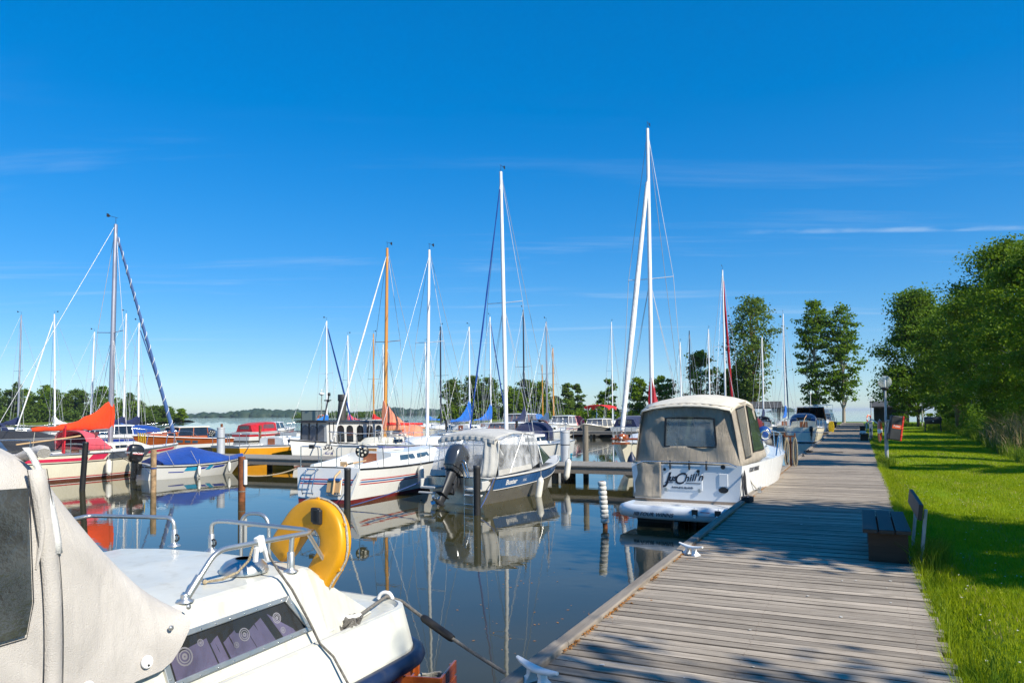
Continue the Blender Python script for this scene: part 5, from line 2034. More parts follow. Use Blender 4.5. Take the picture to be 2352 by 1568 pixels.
# rope clip with its cords
b = MB()
b.box((0.80, 3.02, 1.60), (0.035, 0.05, 0.085), rot=(0.25, 0, 0))
b.box((0.815, 3.045, 1.545), (0.025, 0.02, 0.09), rot=(0.35, 0, 0))
b.box((0.80, 2.99, 1.545), (0.025, 0.02, 0.08), rot=(-0.1, 0, 0))
b.build('rope_clip', 'plastic_white', fb_, bevel=0.006)
b = MB()
b.tube([(0.80, 2.97, 1.60), (0.78, 2.96, 1.52), (0.74, 2.92, 1.46), (0.69, 2.86, 1.43), (0.64, 2.80, 1.425)], 0.0075, n=6)
b.sphere((0.635, 2.795, 1.425), 0.014, n=8, k=5)
b.build('cord', 'rope_cream', fb_)
b = MB()
pts = [(0.82, 3.05, 1.55), (0.85, 3.10, 1.45), (0.90, 3.16, 1.33), (0.965, 3.235, 1.13), (0.995, 3.28, 1.01), (1.05, 3.33, 0.93), (1.13, 3.36, 0.78), (1.175, 3.38, 0.6), (1.18, 3.39, 0.1)]
b.tube(pts, 0.0075, n=6)
b.build('hanging_cord', 'rope_grey', fb_)
# bow cleat with its turns of rope, and the fairlead
b = MB()
b.tube([(0.86, 3.60, 1.045), (0.93, 3.74, 1.045)], 0.014, n=8)
b.tube([(0.885, 3.65, 0.985), (0.885, 3.65, 1.045)], 0.014, n=8)
b.tube([(0.905, 3.69, 0.985), (0.905, 3.69, 1.045)], 0.014, n=8)
b.box((0.895, 3.67, 0.992), (0.05, 0.16, 0.012), rot=(0, 0, -0.46))
b.build('deck_cleat', 'plastic_white', fb_)
b = MB()
b.tube(arc((0.74, 4.27, 0.995), 0.055, 0.2, 2.95, 10, (0.9, 0.3, 0), (0, 0, 1)), 0.014, n=8)
b.tube(arc((0.745, 4.285, 1.0), 0.045, 0.2, 1.9, 8, (0.9, -0.1, 0), (0, 0.3, 0.95)), 0.012, n=8)
b.build('fairlead', 'plastic_white', fb_)
rt_ = thing('mooring_rope', 'grey mooring rope with black rubber snubber from the blunt bow to the dock cleat', 'rope', US(-3.78, 0, 0), -TH, 'mooring lines')
b = MB()
for k in range(8):
    a = 0.5 + 0.05 * k
    c_ = Vector((0.895 + 0.004 * math.sin(k * 2), 3.67 + 0.012 * (k - 4), 1.01 + 0.005 * (k % 3)))
    b.tube([c_ + Vector((0.055 * math.cos(q) * 1.0, 0.045 * math.sin(q), 0.030 * math.sin(q * 2 + k))) for q in (6.283 * j / 12 for j in range(13))], 0.0105, n=6)
b.tube([(0.91, 3.71, 1.03), (0.85, 3.95, 1.035), (0.76, 4.25, 1.03), (0.80, 4.38, 0.97)], 0.012, n=7)
b.tube(sag((0.80, 4.38, 0.97), (1.72, 4.18, 0.66), 0.015), 0.0125, n=7)
b.build('rope', 'rope_grey', rt_)
b = MB()
s0 = sag((0.80, 4.38, 0.97), (1.72, 4.18, 0.66), 0.015, 40)
b.tube(s0[9:22], [0.022] + [0.028] * 11 + [0.022], n=10)
b.build('snubber', 'black_rubber', rt_)

# horseshoe buoy hung on the front rail
hb = thing('horseshoe_buoy', 'yellow horseshoe lifebuoy hanging on the bow rail of the nearest boat', 'lifebuoy', US(-3.12, 3.62, 1.50), -TH, 'lifebuoys')
hb.scale = (0.92, 0.92, 0.92)
nrm = Vector((-0.06, -0.98, 0.14)).normalized()
upv = Vector((0, 0, 1))
xv = upv.cross(nrm).normalized() * -1
xv = nrm.cross(upv).normalized() * -1
upv = nrm.cross(xv).normalized()
if upv.z < 0:
    upv = -upv
ca, sa = math.cos(R(-33)), math.sin(R(-33))
ex = xv * ca + upv * sa
ey = -xv * sa + upv * ca
path = []
for k in range(5):
    path.append((-0.195 - 0.012 * (4 - k) / 4, -0.26 + 0.055 * k))
for k in range(13):
    a = math.pi * (1 - k / 12)
    path.append((0.195 * math.cos(a), 0.195 * math.sin(a)))
for k in range(5):
    path.append((0.195 + 0.012 * k / 4, -0.05 - 0.06 * k))
rings = []
for i, (px_, py_) in enumerate(path):
    p0 = path[max(0, i - 1)]
    p1 = path[min(len(path) - 1, i + 1)]
    tx, ty = p1[0] - p0[0], p1[1] - p0[1]
    ln = math.hypot(tx, ty)
    nx, ny = ty / ln, -tx / ln
    e = 1.0 if 0 < i < len(path) - 1 else 0.75
    ring = []
    for a_, b_ in ((-0.104, -0.040), (-0.094, -0.056), (-0.05, -0.062), (0.05, -0.062), (0.094, -0.056), (0.104, -0.040), (0.104, 0.040), (0.094, 0.056), (0.05, 0.062), (-0.05, 0.062), (-0.094, 0.056), (-0.104, 0.040)):
        ring.append(ex * (px_ + nx * a_ * e) + ey * (py_ + ny * a_ * e) + nrm * (b_ * e))
    rings.append(ring)
MB().loft(rings).build('float', 'plastic_yellow', hb, sub=1)
b = MB()
rp = [ex * (x * 1.56) + ey * (y * 1.56 + (0.0 if y > -0.1 else 0.06)) + nrm * (0.01 * math.sin(i * 1.3)) for i, (x, y) in enumerate(path[3:-1])]
b.tube(rp, 0.008, n=6)
b.build('grab_line', 'rope_white', hb)
b = MB()
for i in (2, 6, 10, 14):
    b = MB()
    b.tube([rp[min(i, len(rp) - 1)] * 0.97 + nrm * q for q in (-0.02, 0, 0.02)], 0.014, n=6)
    b.build('line_loop', 'plastic_yellow', hb)
b = MB()
for k in range(2):
    b.box(ex * 0.0 + ey * (0.19 - 0.0) + nrm * 0.075 + ex * (-0.05 + 0.02 * k), (0.075, 0.03, 0.10), rot=(0, 0, math.atan2(ex.y, ex.x)))
b.build('holder', 'plastic_black', hb, bevel=0.008)

# slatted wooden box hanging between bow and dock
cr = thing('wooden_box', 'varnished brown slatted wooden box between the blunt bow and the dock', 'box', US(-2.74, 4.34, 0.12), -TH + 0.25)
for k in range(4):
    b = MB()
    b.box((0.15, 0, 0.07 + 0.105 * k), (0.018, 0.36, 0.09))
    b.build('slat', 'mahogany', cr, bevel=0.004)
    b = MB()
    b.box((0, -0.18, 0.07 + 0.105 * k), (0.30, 0.018, 0.09))
    b.build('slat', 'mahogany', cr, bevel=0.004)
    b = MB()
    b.box((-0.15, 0, 0.07 + 0.105 * k), (0.018, 0.36, 0.09))
    b.build('slat', 'mahogany', cr, bevel=0.004)
for x, y in ((0.13, 0.16), (0.13, -0.16), (-0.13, 0.16), (-0.13, -0.16)):
    b = MB()
    b.box((x, y, 0.2), (0.035, 0.035, 0.42))
    b.build('corner_post', 'mahogany', cr, bevel=0.004)
b = MB()
b.box((0, 0, 0.02), (0.3, 0.36, 0.02))
b.build('bottom_board', 'mahogany', cr)
b = MB()
for k in range(5):
    b.tube([Vector((0.02 + 0.09 * math.cos(q), 0.02 + 0.08 * math.sin(q), 0.30 + 0.015 * k + 0.01 * math.sin(q * 3 + k))) for q in (6.283 * j / 14 for j in range(15))], 0.01, n=6)
o = tag(b.build('rope_coil', 'rope_white', loc=US(-2.74, 4.34, 0.12), rz=-TH), 'coil of white rope lying in the slatted wooden box', 'rope', 'mooring lines')

# ---------------------------------------------------------------- large cruiser alongside the dock
cr = boat_root('cabin_cruiser', 'large white cruiser with beige canvas enclosure alongside the dock', 'motorboat', -3.25, 15.0, 1, 4.6, 'motor cruisers in the harbour')
paint('tan_band', (0.30, 0.22, 0.16), 0.3, var=0.06, coat=0.3)
hl = Hull(8.1, 2.45, 1.22, 1.22, 1.30, tw=0.94, mid=0.4, rake=1.1, wl=0.86, c=0.9, p=2.4, dep=0.35)
hl.mesh([('z', 0.10), ('s', 0.72)]).build('hull', ['antifoul_black', 'tan_band', 'gelcoat_cool'], cr)
hl.deck(0.02, 0.36, 1.02, 0.55).build('deck', 'gelcoat_cool', cr)
b = MB()
for sd in (-1, 1):
    pts = []
    for i in range(20):
        t = i / 19
        pts.append(hl.pt(t, hl.sheer(t) - 0.70, sd) + Vector((sd * 0.02, 0, 0)))
    b.tube(pts, 0.028, n=6)
b.build('rub_rail', 'black_rubber', cr)
b = MB()
rings = []
for z, w_, y0 in ((0.17, 1.12, -0.70), (0.21, 1.20, -0.78), (0.34, 1.22, -0.80), (0.42, 1.19, -0.76), (0.44, 1.14, -0.70)):
    ring = []
    for k in range(20):
        q = k / 19
        x = w_ * (2 * q - 1)
        ring.append(Vector((x, y0 + 0.22 * abs(2 * q - 1) ** 5, z)))
    ring += [Vector((w_, 0.05, z)), Vector((-w_, 0.05, z))]
    rings.append(ring)
b.loft(rings, smooth=True)
pl = b.build('swim_platform', 'gelcoat_cool', cr)
text('FOUR WINNS', 0.105, pl, (-0.35, -0.806, 0.275), face_rot((1, 0, 0), (0, -1, 0)), 'black_ink', 0.35, 0.001, spacing=1.05)
b = MB()
for k in range(4):
    b.box((-0.80 + 0.028 * k, -0.806, 0.275), (0.016, 0.006, 0.075), rot=(0, 0.35, 0))
b.build('maker_bars', 'black_ink', pl)
for x in (0.42, 0.86):
    b = MB()
    b.box((x, -0.79, 0.36), (0.11, 0.035, 0.11), 0)
    b.tube([(x - 0.03, -0.81, 0.30), (x + 0.03, -0.81, 0.30)], 0.016, 1)
    b.box((x, -0.805, 0.29), (0.05, 0.03, 0.06), 1)
    b.build('ladder_hinge', ['plastic_black', 'steel'], pl)
b = MB()
b.box((0.64, -0.80, 0.30), (0.44, 0.012, 0.008))
b.box((0.41, -0.79, 0.40), (0.008, 0.02, 0.1))
b.box((0.87, -0.79, 0.40), (0.008, 0.02, 0.1))
b.build('hatch_seam', 'grey_paint', pl)
b = MB()
b.box((0.62, -0.806, 0.375), (0.18, 0.005, 0.012))
b.build('warning_label', 'red_ink', pl)
# stern drive under the platform
b = MB()
b.loft([[Vector((w_ * math.cos(a), -0.35 + d_ * math.sin(a), z)) for a in (6.283 * k / 10 for k in range(10))] for z, w_, d_ in ((0.14, 0.14, 0.3), (-0.05, 0.16, 0.34), (-0.3, 0.1, 0.3), (-0.34, 0.05, 0.2))])
b.box((0, -0.05, 0.02), (0.5, 0.14, 0.28))
b.build('stern_drive', 'outboard_black', cr, bevel=0.01)
# name board on the transom hatch and other fittings of the stern
b = MB()
b.panel([(-0.46, -0.012, 0.70), (0.36, -0.012, 0.70), (0.36, -0.012, 1.16), (-0.46, -0.012, 1.16)], 0.016, 0)
nb = b.build('name_board', 'gelcoat_cool', cr, bevel=0.01)
b = MB()
for x0, x1, z in ((-0.42, -0.24, 0.845), (-0.20, -0.10, 0.845), (0.02, 0.33, 0.845)):
    b.box(((x0 + x1) / 2, -0.016, z), (x1 - x0, 0.004, 0.013))
b.build('underline', 'black_ink', nb)
FR = face_rot((1, 0, 0.10), (0, -1, 0))
text('J', 0.31, nb, (-0.385, -0.015, 0.92), FR, 'black_ink', 0.45, 0.009)
text('us', 0.19, nb, (-0.265, -0.015, 0.935), FR, 'black_ink', 0.45, 0.007)
text('C', 0.32, nb, (-0.135, -0.015, 0.915), FR, 'black_ink', 0.4, 0.003)
text("hill'n", 0.20, nb, (0.175, -0.015, 0.955), FR, 'black_ink', 0.4, 0.004, spacing=1.05)
text('PAWLEYS ISLAND', 0.056, nb, (-0.05, -0.015, 0.745), face_rot((1, 0, 0), (0, -1, 0)), 'black_ink', 0.0, 0.0008)
b = MB()
for x in (-0.40, 0.30):
    b.box((x, -0.02, 0.70), (0.05, 0.02, 0.07))
b.build('hatch_hinge', 'steel_dull', nb)
b = MB()
b.panel([(0.70, -0.010, 0.80), (0.87, -0.010, 0.80), (0.87, -0.010, 1.05), (0.70, -0.010, 1.05)], 0.02, 0, 0.004)
b.build('locker_door', 'gelcoat_cool', cr, bevel=0.006)
b = MB()
for x, z, r_, sq in ((0.78, 0.73, 0.06, 1.6), (0.78, 1.19, 0.045, 1.0), (-0.42, 1.11, 0.03, 1.0), (0.28, 1.09, 0.035, 1.0)):
    b = MB()
    b.loft([[Vector((x + r_ * sq * math.cos(a), yy, z + r_ * math.sin(a))) for a in (6.283 * k / 16 for k in range(16))] for yy in (-0.02, 0.0)])
    b.build('through_fitting', 'black_trim', cr)
b = MB()
for x in (-0.30, 0.10, 0.45):
    b.tube([(x, -0.02, 1.12), (x, -0.03, 1.24), (x, -0.01, 1.30)], 0.018)
b.build('canvas_strap', 'black_trim', cr)
# canvas enclosure
cst = [(0.10, 1.10, 0.93, 1.20, 2.34), (0.55, 1.14, 0.95, 1.22, 2.46), (1.4, 1.14, 0.96, 1.22, 2.52), (2.1, 1.12, 0.92, 1.24, 2.46), (2.75, 1.08, 0.84, 1.26, 2.28)]
rows = []
for (y, wb, wt, zb, zt), cam_ in zip([(0.03, 0, 0.94, 0, 2.31)] + cst, (0.11, 0.12, 0.15, 0.16, 0.14, 0.08)):
    rows.append([Vector((x * wt * 1.02, y, zt + cam_ * (1 - abs(x) ** 2.2) - (0.06 if abs(x) == 1 else 0))) for x in (-1, -0.97, -0.7, -0.35, 0, 0.35, 0.7, 0.97, 1)])
b = MB()
b.grid(rows)
rf = b.build('canvas_roof', 'canvas_cream', cr, solid=0.02)


def curtain(name, fn, nu, nv, hole, mat, parent, solid=0.008):
    """hanging cloth sampled over (p, q) in 0..1, cells inside hole left open"""
    b = MB()
    P = [[fn(i / nu, j / nv) for j in range(nv + 1)] for i in range(nu + 1)]
    vs_ = [p for r in P for p in r]
    fs_ = []
    for i in range(nu):
        for j in range(nv):
            pc, qc = (i + 0.5) / nu, (j + 0.5) / nv
            if hole and hole[0] < pc < hole[1] and hole[2] < qc < hole[3]:
                continue
            a = i * (nv + 1) + j
            fs_.append((a, a + nv + 1, a + nv + 2, a + 1))
    b.add(vs_, fs_, 0, True)
    return b.build(name, mat, parent, solid=solid)


def aft_fn(p, q):
    wb, wt = 1.10, 0.94
    w_ = wb + (wt - wb) * q
    x = -w_ + 2 * w_ * p
    z = 1.20 + (2.38 - 1.20) * q + 0.10 * (1 - (2 * p - 1) ** 2) * q
    pl_ = 0.018 * math.sin(p * 70 + math.sin(q * 4)) * max(0, q - 0.72) / 0.28
    wv = 0.012 * math.sin(p * 11 + q * 3) + 0.010 * math.sin(q * 9 + p * 17)
    return Vector((x, 0.02 + 0.10 * q + pl_ + wv + 0.10 * abs(2 * p - 1) ** 6, z))


HO = (0.30, 0.80, 0.31, 0.76)
curtain('aft_curtain', aft_fn, 60, 26, HO, 'canvas_beige', cr)
pa = [aft_fn(HO[0], HO[2]), aft_fn(HO[1], HO[2]), aft_fn(HO[1], HO[3]), aft_fn(HO[0], HO[3])]
for p in pa:
    p.y = 0.055
    p.y += 0.02
b = MB()
b.panel(pa, 0.004)
aw = b.build('aft_window', 'window_clear', cr)
cen = sum(pa, Vector()) / 4
b = MB()
b.ring_panel([cen + (p - cen) * 1.06 for p in pa], [cen + (p - cen) * 0.985 for p in pa], 0.014, 0, 0.03)
b.build('binding', 'black_trim', aw)


def left_fn(p, q):
    x = -1.13 + 0.64 * p
    z = 0.52 + 0.75 * q
    return Vector((x + 0.03 * (1 - q) * p * 0, -0.03 - 0.05 * (1 - q) + 0.012 * math.sin(p * 9 + q * 2) + 0.008 * math.sin(q * 12) + 0.08 * (1 - p) ** 4, z))


curtain('entry_curtain', left_fn, 16, 16, None, 'canvas_beige', cr)
for sd in (-1, 1):
    def side_fn(p, q, sd=sd):
        y = 0.10 + 2.65 * p
        _, wb, wt, zb, zt = st_at(cst, y)
        x = wb + (wt - wb) * q
        return Vector((sd * (x + 0.012 * math.sin(p * 14 + q * 3)), y, zb + (zt - zb) * q))
    curtain('side_curtain', side_fn, 36, 14, None, 'canvas_beige', cr)
    for p0, p1, q0, q1 in ((0.12, 0.32, 0.12, 0.92), (0.42, 0.90, 0.18, 0.92)):
        pts = [side_fn(p0, q0), side_fn(p1, q0), side_fn(p1, q1), side_fn(p0, q1)]
        b = MB()
        b.panel(pts if sd > 0 else pts[::-1], 0.004, 0, 0.022)
        o = b.build('side_window', 'vinyl_curtain' if p0 < 0.2 else 'glass_green', cr)
        cen = sum(pts, Vector()) / 4
        b = MB()
        out = [cen + (p - cen) * 1.05 for p in pts]
        b.ring_panel(out if sd > 0 else out[::-1], pts if sd > 0 else pts[::-1], 0.01, 0, 0.026)
        b.build('binding', 'black_trim', o)
# inside: seats seen through the window
b = MB()
b.box((0.35, 1.0, 1.25), (0.9, 0.25, 0.55))
b.box((0.35, 0.7, 0.95), (0.9, 0.6, 0.25))
b.build('seat', 'seat_teal', cr, bevel=0.05)
b = MB()
b.box((-0.45, 1.9, 1.3), (0.6, 0.3, 0.7))
b.box((-0.2, 2.4, 1.2), (1.6, 0.2, 0.7))
b.build('helm_console', 'interior_dark', cr, bevel=0.05)
# windscreen and foredeck
b = MB()
w0 = [Vector((-1.05, 2.75, 1.30)), Vector((-0.78, 3.55, 1.42)), Vector((0.78, 3.55, 1.42)), Vector((1.05, 2.75, 1.30))]
w1 = [Vector((-0.86, 2.55, 2.22)), Vector((-0.66, 2.95, 2.20)), Vector((0.66, 2.95, 2.20)), Vector((0.86, 2.55, 2.22))]
for k in range(3):
    b = MB()
    b.panel([w0[k + 1], w0[k], w1[k], w1[k + 1]], 0.008)
    b.build('windscreen_pane', 'glass_green', cr)
b = MB()
b.tube(w1, 0.022)
b.tube(w0, 0.026)
for k in range(4):
    b.tube([w0[k], w1[k]], 0.02)
b.build('windscreen_frame', 'gelcoat_cool', cr)
fst = [(2.6, 1.0, 0.92, 1.20, 1.34), (3.6, 0.92, 0.80, 1.22, 1.46), (5.2, 0.72, 0.56, 1.24, 1.50), (6.7, 0.40, 0.26, 1.27, 1.36)]
trunk(fst, 0.05).build('fore_trunk', 'gelcoat_cool', cr, bevel=0.04)
hull_text('FOUR WINNS', 0.13, cr, hl, 0.12, 0.12, 1, 'black_ink', 0.3, 0.001)
paths = []
for sd in (-1, 1):
    top = []
    for t in (0.52, 0.64, 0.76, 0.88):
        p = hl.pt(t, hl.sheer(t), sd)
        p.x *= 0.94
        paths.append([p, p + Vector((-sd * 0.03, 0.05, 0.45))])
        top.append(p + Vector((-sd * 0.03, 0.05, 0.45)))
    p0 = hl.pt(0.44, hl.sheer(0.44), sd)
    p0.x *= 0.94
    paths.append(bend([p0] + top + [Vector((0, 8.0, 1.78))], 0.2))
rail_tube('bow_rail', 'steel', cr, paths, 0.016)
b = MB()
b.tube(bend([(-1.05, -0.02, 1.20), (-0.9, -0.03, 1.27), (0.9, -0.03, 1.27), (1.05, -0.02, 1.20)], 0.1), 0.013)
b.build('stern_rail', 'steel', cr)
b = MB()
b.tube([(1.08, 0.15, 1.22), (1.08, 0.35, 1.22)], 0.02)
b.tube([(1.08, 0.2, 1.16), (1.08, 0.2, 1.22)], 0.02)
b.build('quarter_cleat', 'steel', cr)
mw = cr.matrix_basis if False else (Matrix.Translation(cr.location) @ Matrix.Rotation(cr.rotation_euler.z, 4, 'Z'))
t = thing('ball_fender', 'blue round fender with shiny ring on the bow of the canvas cruiser', 'fender', mw @ Vector((0.62, 4.9, 1.72)), cr.rotation_euler.z, 'fenders')
MB().sphere((0, 0, 0), 0.19, n=18, k=10).build('body', 'fender_blue', t)
MB().lathe([(0.10, 0.15), (0.135, 0.16), (0.135, 0.175), (0.09, 0.18), (0.06, 0.15)], n=18, axis=(0.4, -0.9, -0.1)).build('ring', 'steel', t)
t = thing('rolled_cover', 'wine coloured rolled cover on the foredeck of the canvas cruiser', 'cover', mw @ Vector((0.30, 5.2, 1.80)), cr.rotation_euler.z)
MB().lathe([(0.2, -0.32), (0.24, -0.28), (0.25, 0.0), (0.23, 0.22), (0.15, 0.3), (0.02, 0.33)], n=16, axis=(0.05, -0.25, 1)).build('roll', 'canvas_wine', t)
b = MB()
b.lathe([(0.255, -0.04), (0.262, 0.0), (0.255, 0.04)], n=16, axis=(0.05, -0.25, 1))
b.build('strap', 'canvas_black', t)
# lines of the cruiser
b = MB()
b.tube(sag(mw @ Vector((1.08, 0.25, 1.22)), US(-1.98, 14.2, 0.62), 0.05), 0.016, n=7)
b.tube([mw @ Vector((1.10, 0.25, 1.20)), mw @ Vector((1.16, 0.15, 1.0)), mw @ Vector((1.19, 0.05, 0.8)), mw @ Vector((1.22, 0.0, 0.66))], 0.03, n=7)
tag(b.build('mooring_rope', 'rope_black'), 'black knotted stern line of the canvas cruiser', 'rope', 'mooring lines')
b = MB()
b.tube(sag(mw @ Vector((1.08, 0.30, 1.22)), US(-1.98, 16.0, 0.68), 0.04), 0.012, n=7)
tag(b.build('mooring_rope', 'rope_white'), 'pale spring line of the canvas cruiser to the dock cleat', 'rope', 'mooring lines')

# ---------------------------------------------------------------- aluminium day cruiser
al = boat_root('day_cruiser', 'aluminium motorboat with blue side band, grey canopy and big grey outboard', 'motorboat', -9.40, 16.35, 1, 7.0, 'motor cruisers in the harbour')
hl = Hull(5.35, 2.12, 0.66, 0.72, 0.93, tw=0.96, mid=0.38, rake=0.85, wl=0.66, c=0.95, p=2.2, dep=0.28)
hl.mesh([('z', 0.02), ('s', 0.36)]).build('hull', ['alu_hull', 'alu_hull', 'alu_hull'], al)
hull_stripe(al, hl, 0.30, 0.02, 0.05, 0.995, 'buster_blue', skew=0.0, n=22, name='blue_band', off=0.01)
b = MB()
for sd in (-1, 1):
    b.tube(hl.rail(sd, 0.05, dx=0.012, dz=0.0), 0.024, n=8)
    pts = [hl.pt(i / 18, hl.sheer(i / 18) - 0.32, sd) + Vector((sd * 0.008, 0, 0)) for i in range(1, 19)]
    b.tube(pts, 0.012, n=6)
b.build('gunwale', 'light_grey', al)
hl.deck(0.10, 0.70, 0.80, 0.34, dz=-0.005).build('deck', 'light_grey', al)
hull_text('Buster', 0.20, al, hl, 0.20, 0.165, 1, 'white_ink', 0.0, 0.006)
hull_text('XXL', 0.10, al, hl, 0.325, 0.185, 1, 'white_ink', 0.0, 0.001)
for sd in (-1, 1):
    b = MB()
    b.box((sd * 0.72, -0.12, 0.40), (0.50, 0.40, 0.06))
    b.box((sd * 0.97, -0.10, 0.50), (0.05, 0.36, 0.24))
    b.box((sd * 0.72, -0.30, 0.27), (0.55, 0.12, 0.05))
    b.box((sd * 0.60, 0.05, 0.33), (0.42, 0.06, 0.2))
    b.build('stern_step', 'light_grey', al, bevel=0.015)
ob = outboard(al, (-0.02, -0.16, 0.56), 1.14, 'outboard_grey', R(-34), 0.0, stripe=None)
text('F150', 0.09, ob, (0.0, -0.31, 0.80), face_rot((1, 0, 0), (0, -0.55, 0.8)), 'white_ink', 0.2, 0.001)
b = MB()
for sd in (-1, 1):
    for x in (0.50, 0.78):
        b.tube([(x * 1.0, -0.36, 0.02), (x, -0.36, 0.75)], 0.012) if sd > 0 else None
for z in (0.05, 0.27, 0.48, 0.72):
    b.tube([(0.50, -0.36, z), (0.78, -0.36, z)], 0.012)
b.build('boarding_ladder', 'steel', al)
b = MB()
b.tube(bend([(-0.32, -0.02, 0.66), (-0.30, -0.05, 1.12), (0.30, -0.05, 1.12), (0.42, -0.02, 0.66)], 0.12), 0.016)
b.tube(bend([(0.25, -0.02, 0.66), (0.22, -0.10, 1.10), (0.5, -0.2, 0.7)], 0.12), 0.016)
b.build('motor_guard', 'steel', al)
# canopy: roof, valance, fabric corner, clear curtains, tubes
rst = [(0.42, 0.92, 1.62), (0.62, 0.95, 1.70), (1.2, 0.97, 1.78), (1.9, 0.94, 1.76), (2.5, 0.86, 1.66)]
b = MB()
b.grid([[Vector((x * w_, y, z + 0.12 * (1 - abs(x) ** 2.2))) for x in (-1, -0.9, -0.6, -0.3, 0, 0.3, 0.6, 0.9, 1)] for y, w_, z in rst])
rf = b.build('canopy_roof', 'canvas_grey_light', al, solid=0.012)


def val_fn(p, q):
    x = -0.92 + 1.84 * p
    return Vector((x, 0.40 + 0.012 * math.sin(p * 60) - 0.02 * (1 - q), 1.50 + 0.12 * q + 0.115 * (1 - abs(2 * p - 1) ** 2.2)))


curtain('valance', val_fn, 50, 4, None, 'canvas_grey_light', al, 0.006)
b = MB()
b.panel([(-0.95, 0.14, 0.80), (0.62, 0.14, 0.74), (0.62, 0.38, 1.60), (-0.90, 0.38, 1.55)], 0.003)
b.build('aft_clear_curtain', 'vinyl', al)
b = MB()
b.panel([(-0.98, 0.10, 0.68), (0.66, 0.10, 0.68), (0.63, 0.14, 0.80), (-0.96, 0.14, 0.84)], 0.006)
b.build('curtain_hem', 'canvas_grey_light', al)


def cor_fn(p, q):
    x = 0.60 + 0.38 * p
    return Vector((x + 0.02 * math.sin(q * 5), 0.12 + 0.28 * q + 0.22 * p * p + 0.014 * math.sin(p * 16 + q * 2), 0.70 + 0.92 * q))


curtain('corner_curtain', cor_fn, 20, 10, None, 'canvas_grey_light', al, 0.006)
for sd in (-1, 1):
    A = [Vector((sd * 0.99, 0.45, 0.70)), Vector((sd * 1.00, 2.1, 0.78)), Vector((sd * 0.90, 2.05, 1.70)), Vector((sd * 0.94, 0.55, 1.62))]
    b = MB()
    b.panel(A if sd > 0 else A[::-1], 0.003)
    b.build('side_clear_curtain', 'vinyl', al)
    b = MB()
    b.panel([A[0], A[1], A[1].lerp(A[2], 0.14), A[0].lerp(A[3], 0.16)] if sd > 0 else [A[0].lerp(A[3], 0.16), A[1].lerp(A[2], 0.14), A[1], A[0]], 0.005, 0, 0.006)
    b.build('side_hem', 'canvas_grey_light', al)
    C_ = [Vector((sd * 1.00, 2.15, 0.82)), Vector((sd * 0.80, 3.15, 0.98)), Vector((sd * 0.78, 2.62, 1.50)), Vector((sd * 0.86, 2.45, 1.66)), Vector((sd * 0.90, 2.1, 1.70))]
    b = MB()
    b.panel(C_ if sd > 0 else C_[::-1], 0.003)
    b.build('side_clear_curtain', 'vinyl', al)
    D_ = [Vector((sd * 0.99, 2.7, 0.86)), Vector((sd * 0.80, 3.4, 0.98)), Vector((sd * 0.72, 2.95, 1.38)), Vector((sd * 0.84, 2.72, 1.36))]
    b = MB()
    b.panel(D_ if sd > 0 else D_[::-1], 0.008, 0, 0.02)
    b.build('windscreen_side', 'glass_green', al)
    b = MB()
    b.tube(bend([(sd * 0.99, 0.45, 0.70), (sd * 0.94, 0.52, 1.60), (sd * 0.96, 1.2, 1.76)], 0.1), 0.014)
    b.tube([(sd * 0.99, 1.0, 0.74), (sd * 0.93, 1.75, 1.74)], 0.012)
    b.tube([(sd * 1.0, 2.1, 0.80), (sd * 0.9, 2.05, 1.70)], 0.016)
    b.tube([D_[0], D_[3]], 0.018)
    b.tube([D_[3], D_[2]], 0.016)
    b.tube([D_[2], D_[1]], 0.016)
    b.build('canopy_tube', 'alu', al)
for k in range(2):
    x0, x1 = (-0.72, 0.0) if k == 0 else (0.0, 0.72)
    b = MB()
    b.panel([(x1 * 1.1, 3.5, 0.99), (x0 * 1.1, 3.5, 0.99), (x0, 2.98, 1.38), (x1, 2.98, 1.38)], 0.008)
    b.build('windscreen_pane', 'glass_green', al)
    b = MB()
    b.panel([(x1, 2.96, 1.40), (x0, 2.96, 1.40), (x0 * 1.15, 2.5, 1.70), (x1 * 1.15, 2.5, 1.70)], 0.003)
    b.build('front_clear_curtain', 'vinyl', al)
b = MB()
b.tube([(-0.8, 3.5, 0.99), (0.8, 3.5, 0.99)], 0.018)
b.tube([(-0.72, 2.98, 1.38), (0.72, 2.98, 1.38)], 0.016)
b.tube([(0, 3.5, 0.99), (0, 2.98, 1.38)], 0.014)
b.build('windscreen_frame', 'alu', al)
for x in (-0.42, 0.45):
    b = MB()
    b.box((x, 1.9, 0.60), (0.5, 0.45, 0.14))
    b.box((x, 1.70, 0.88), (0.48, 0.12, 0.55))
    b.build('seat', 'charcoal', al, bevel=0.05)
b = MB()
b.box((-0.1, 0.6, 0.50), (1.5, 0.42, 0.22))
b.box((-0.1, 0.42, 0.70), (1.5, 0.1, 0.36))
b.build('stern_bench', 'navy_rubber', al, bevel=0.05)
b = MB()
b.box((0.42, 2.75, 0.75), (0.7, 0.4, 0.6))
b.box((-0.45, 2.75, 0.72), (0.6, 0.4, 0.55))
b.build('console', 'charcoal', al, bevel=0.05)
mB = Matrix.Translation(al.location) @ Matrix.Rotation(al.rotation_euler.z, 4, 'Z')
cyl_fender('fender', 'white fender on the side of the aluminium boat', mB @ Vector((1.14, 2.25, 0.22)), 0.62, 0.095, 'fender_white', 0.16, 0.35)
cyl_fender('fender', 'white fender at the bow of the aluminium boat, above the pier', mB @ Vector((0.55, 5.0, 0.55)), 0.62, 0.095, 'fender_white', 0.14, 0.3)
b = MB()
b.tube(sag(mB @ Vector((1.02, 0.2, 0.66)), US(-7.86, 14.62, 0.08), 0.06), 0.014, n=7)
tag(b.build('mooring_rope', 'rope_blue'), 'blue stern rope from the aluminium boat down to the black pile', 'rope', 'mooring lines')

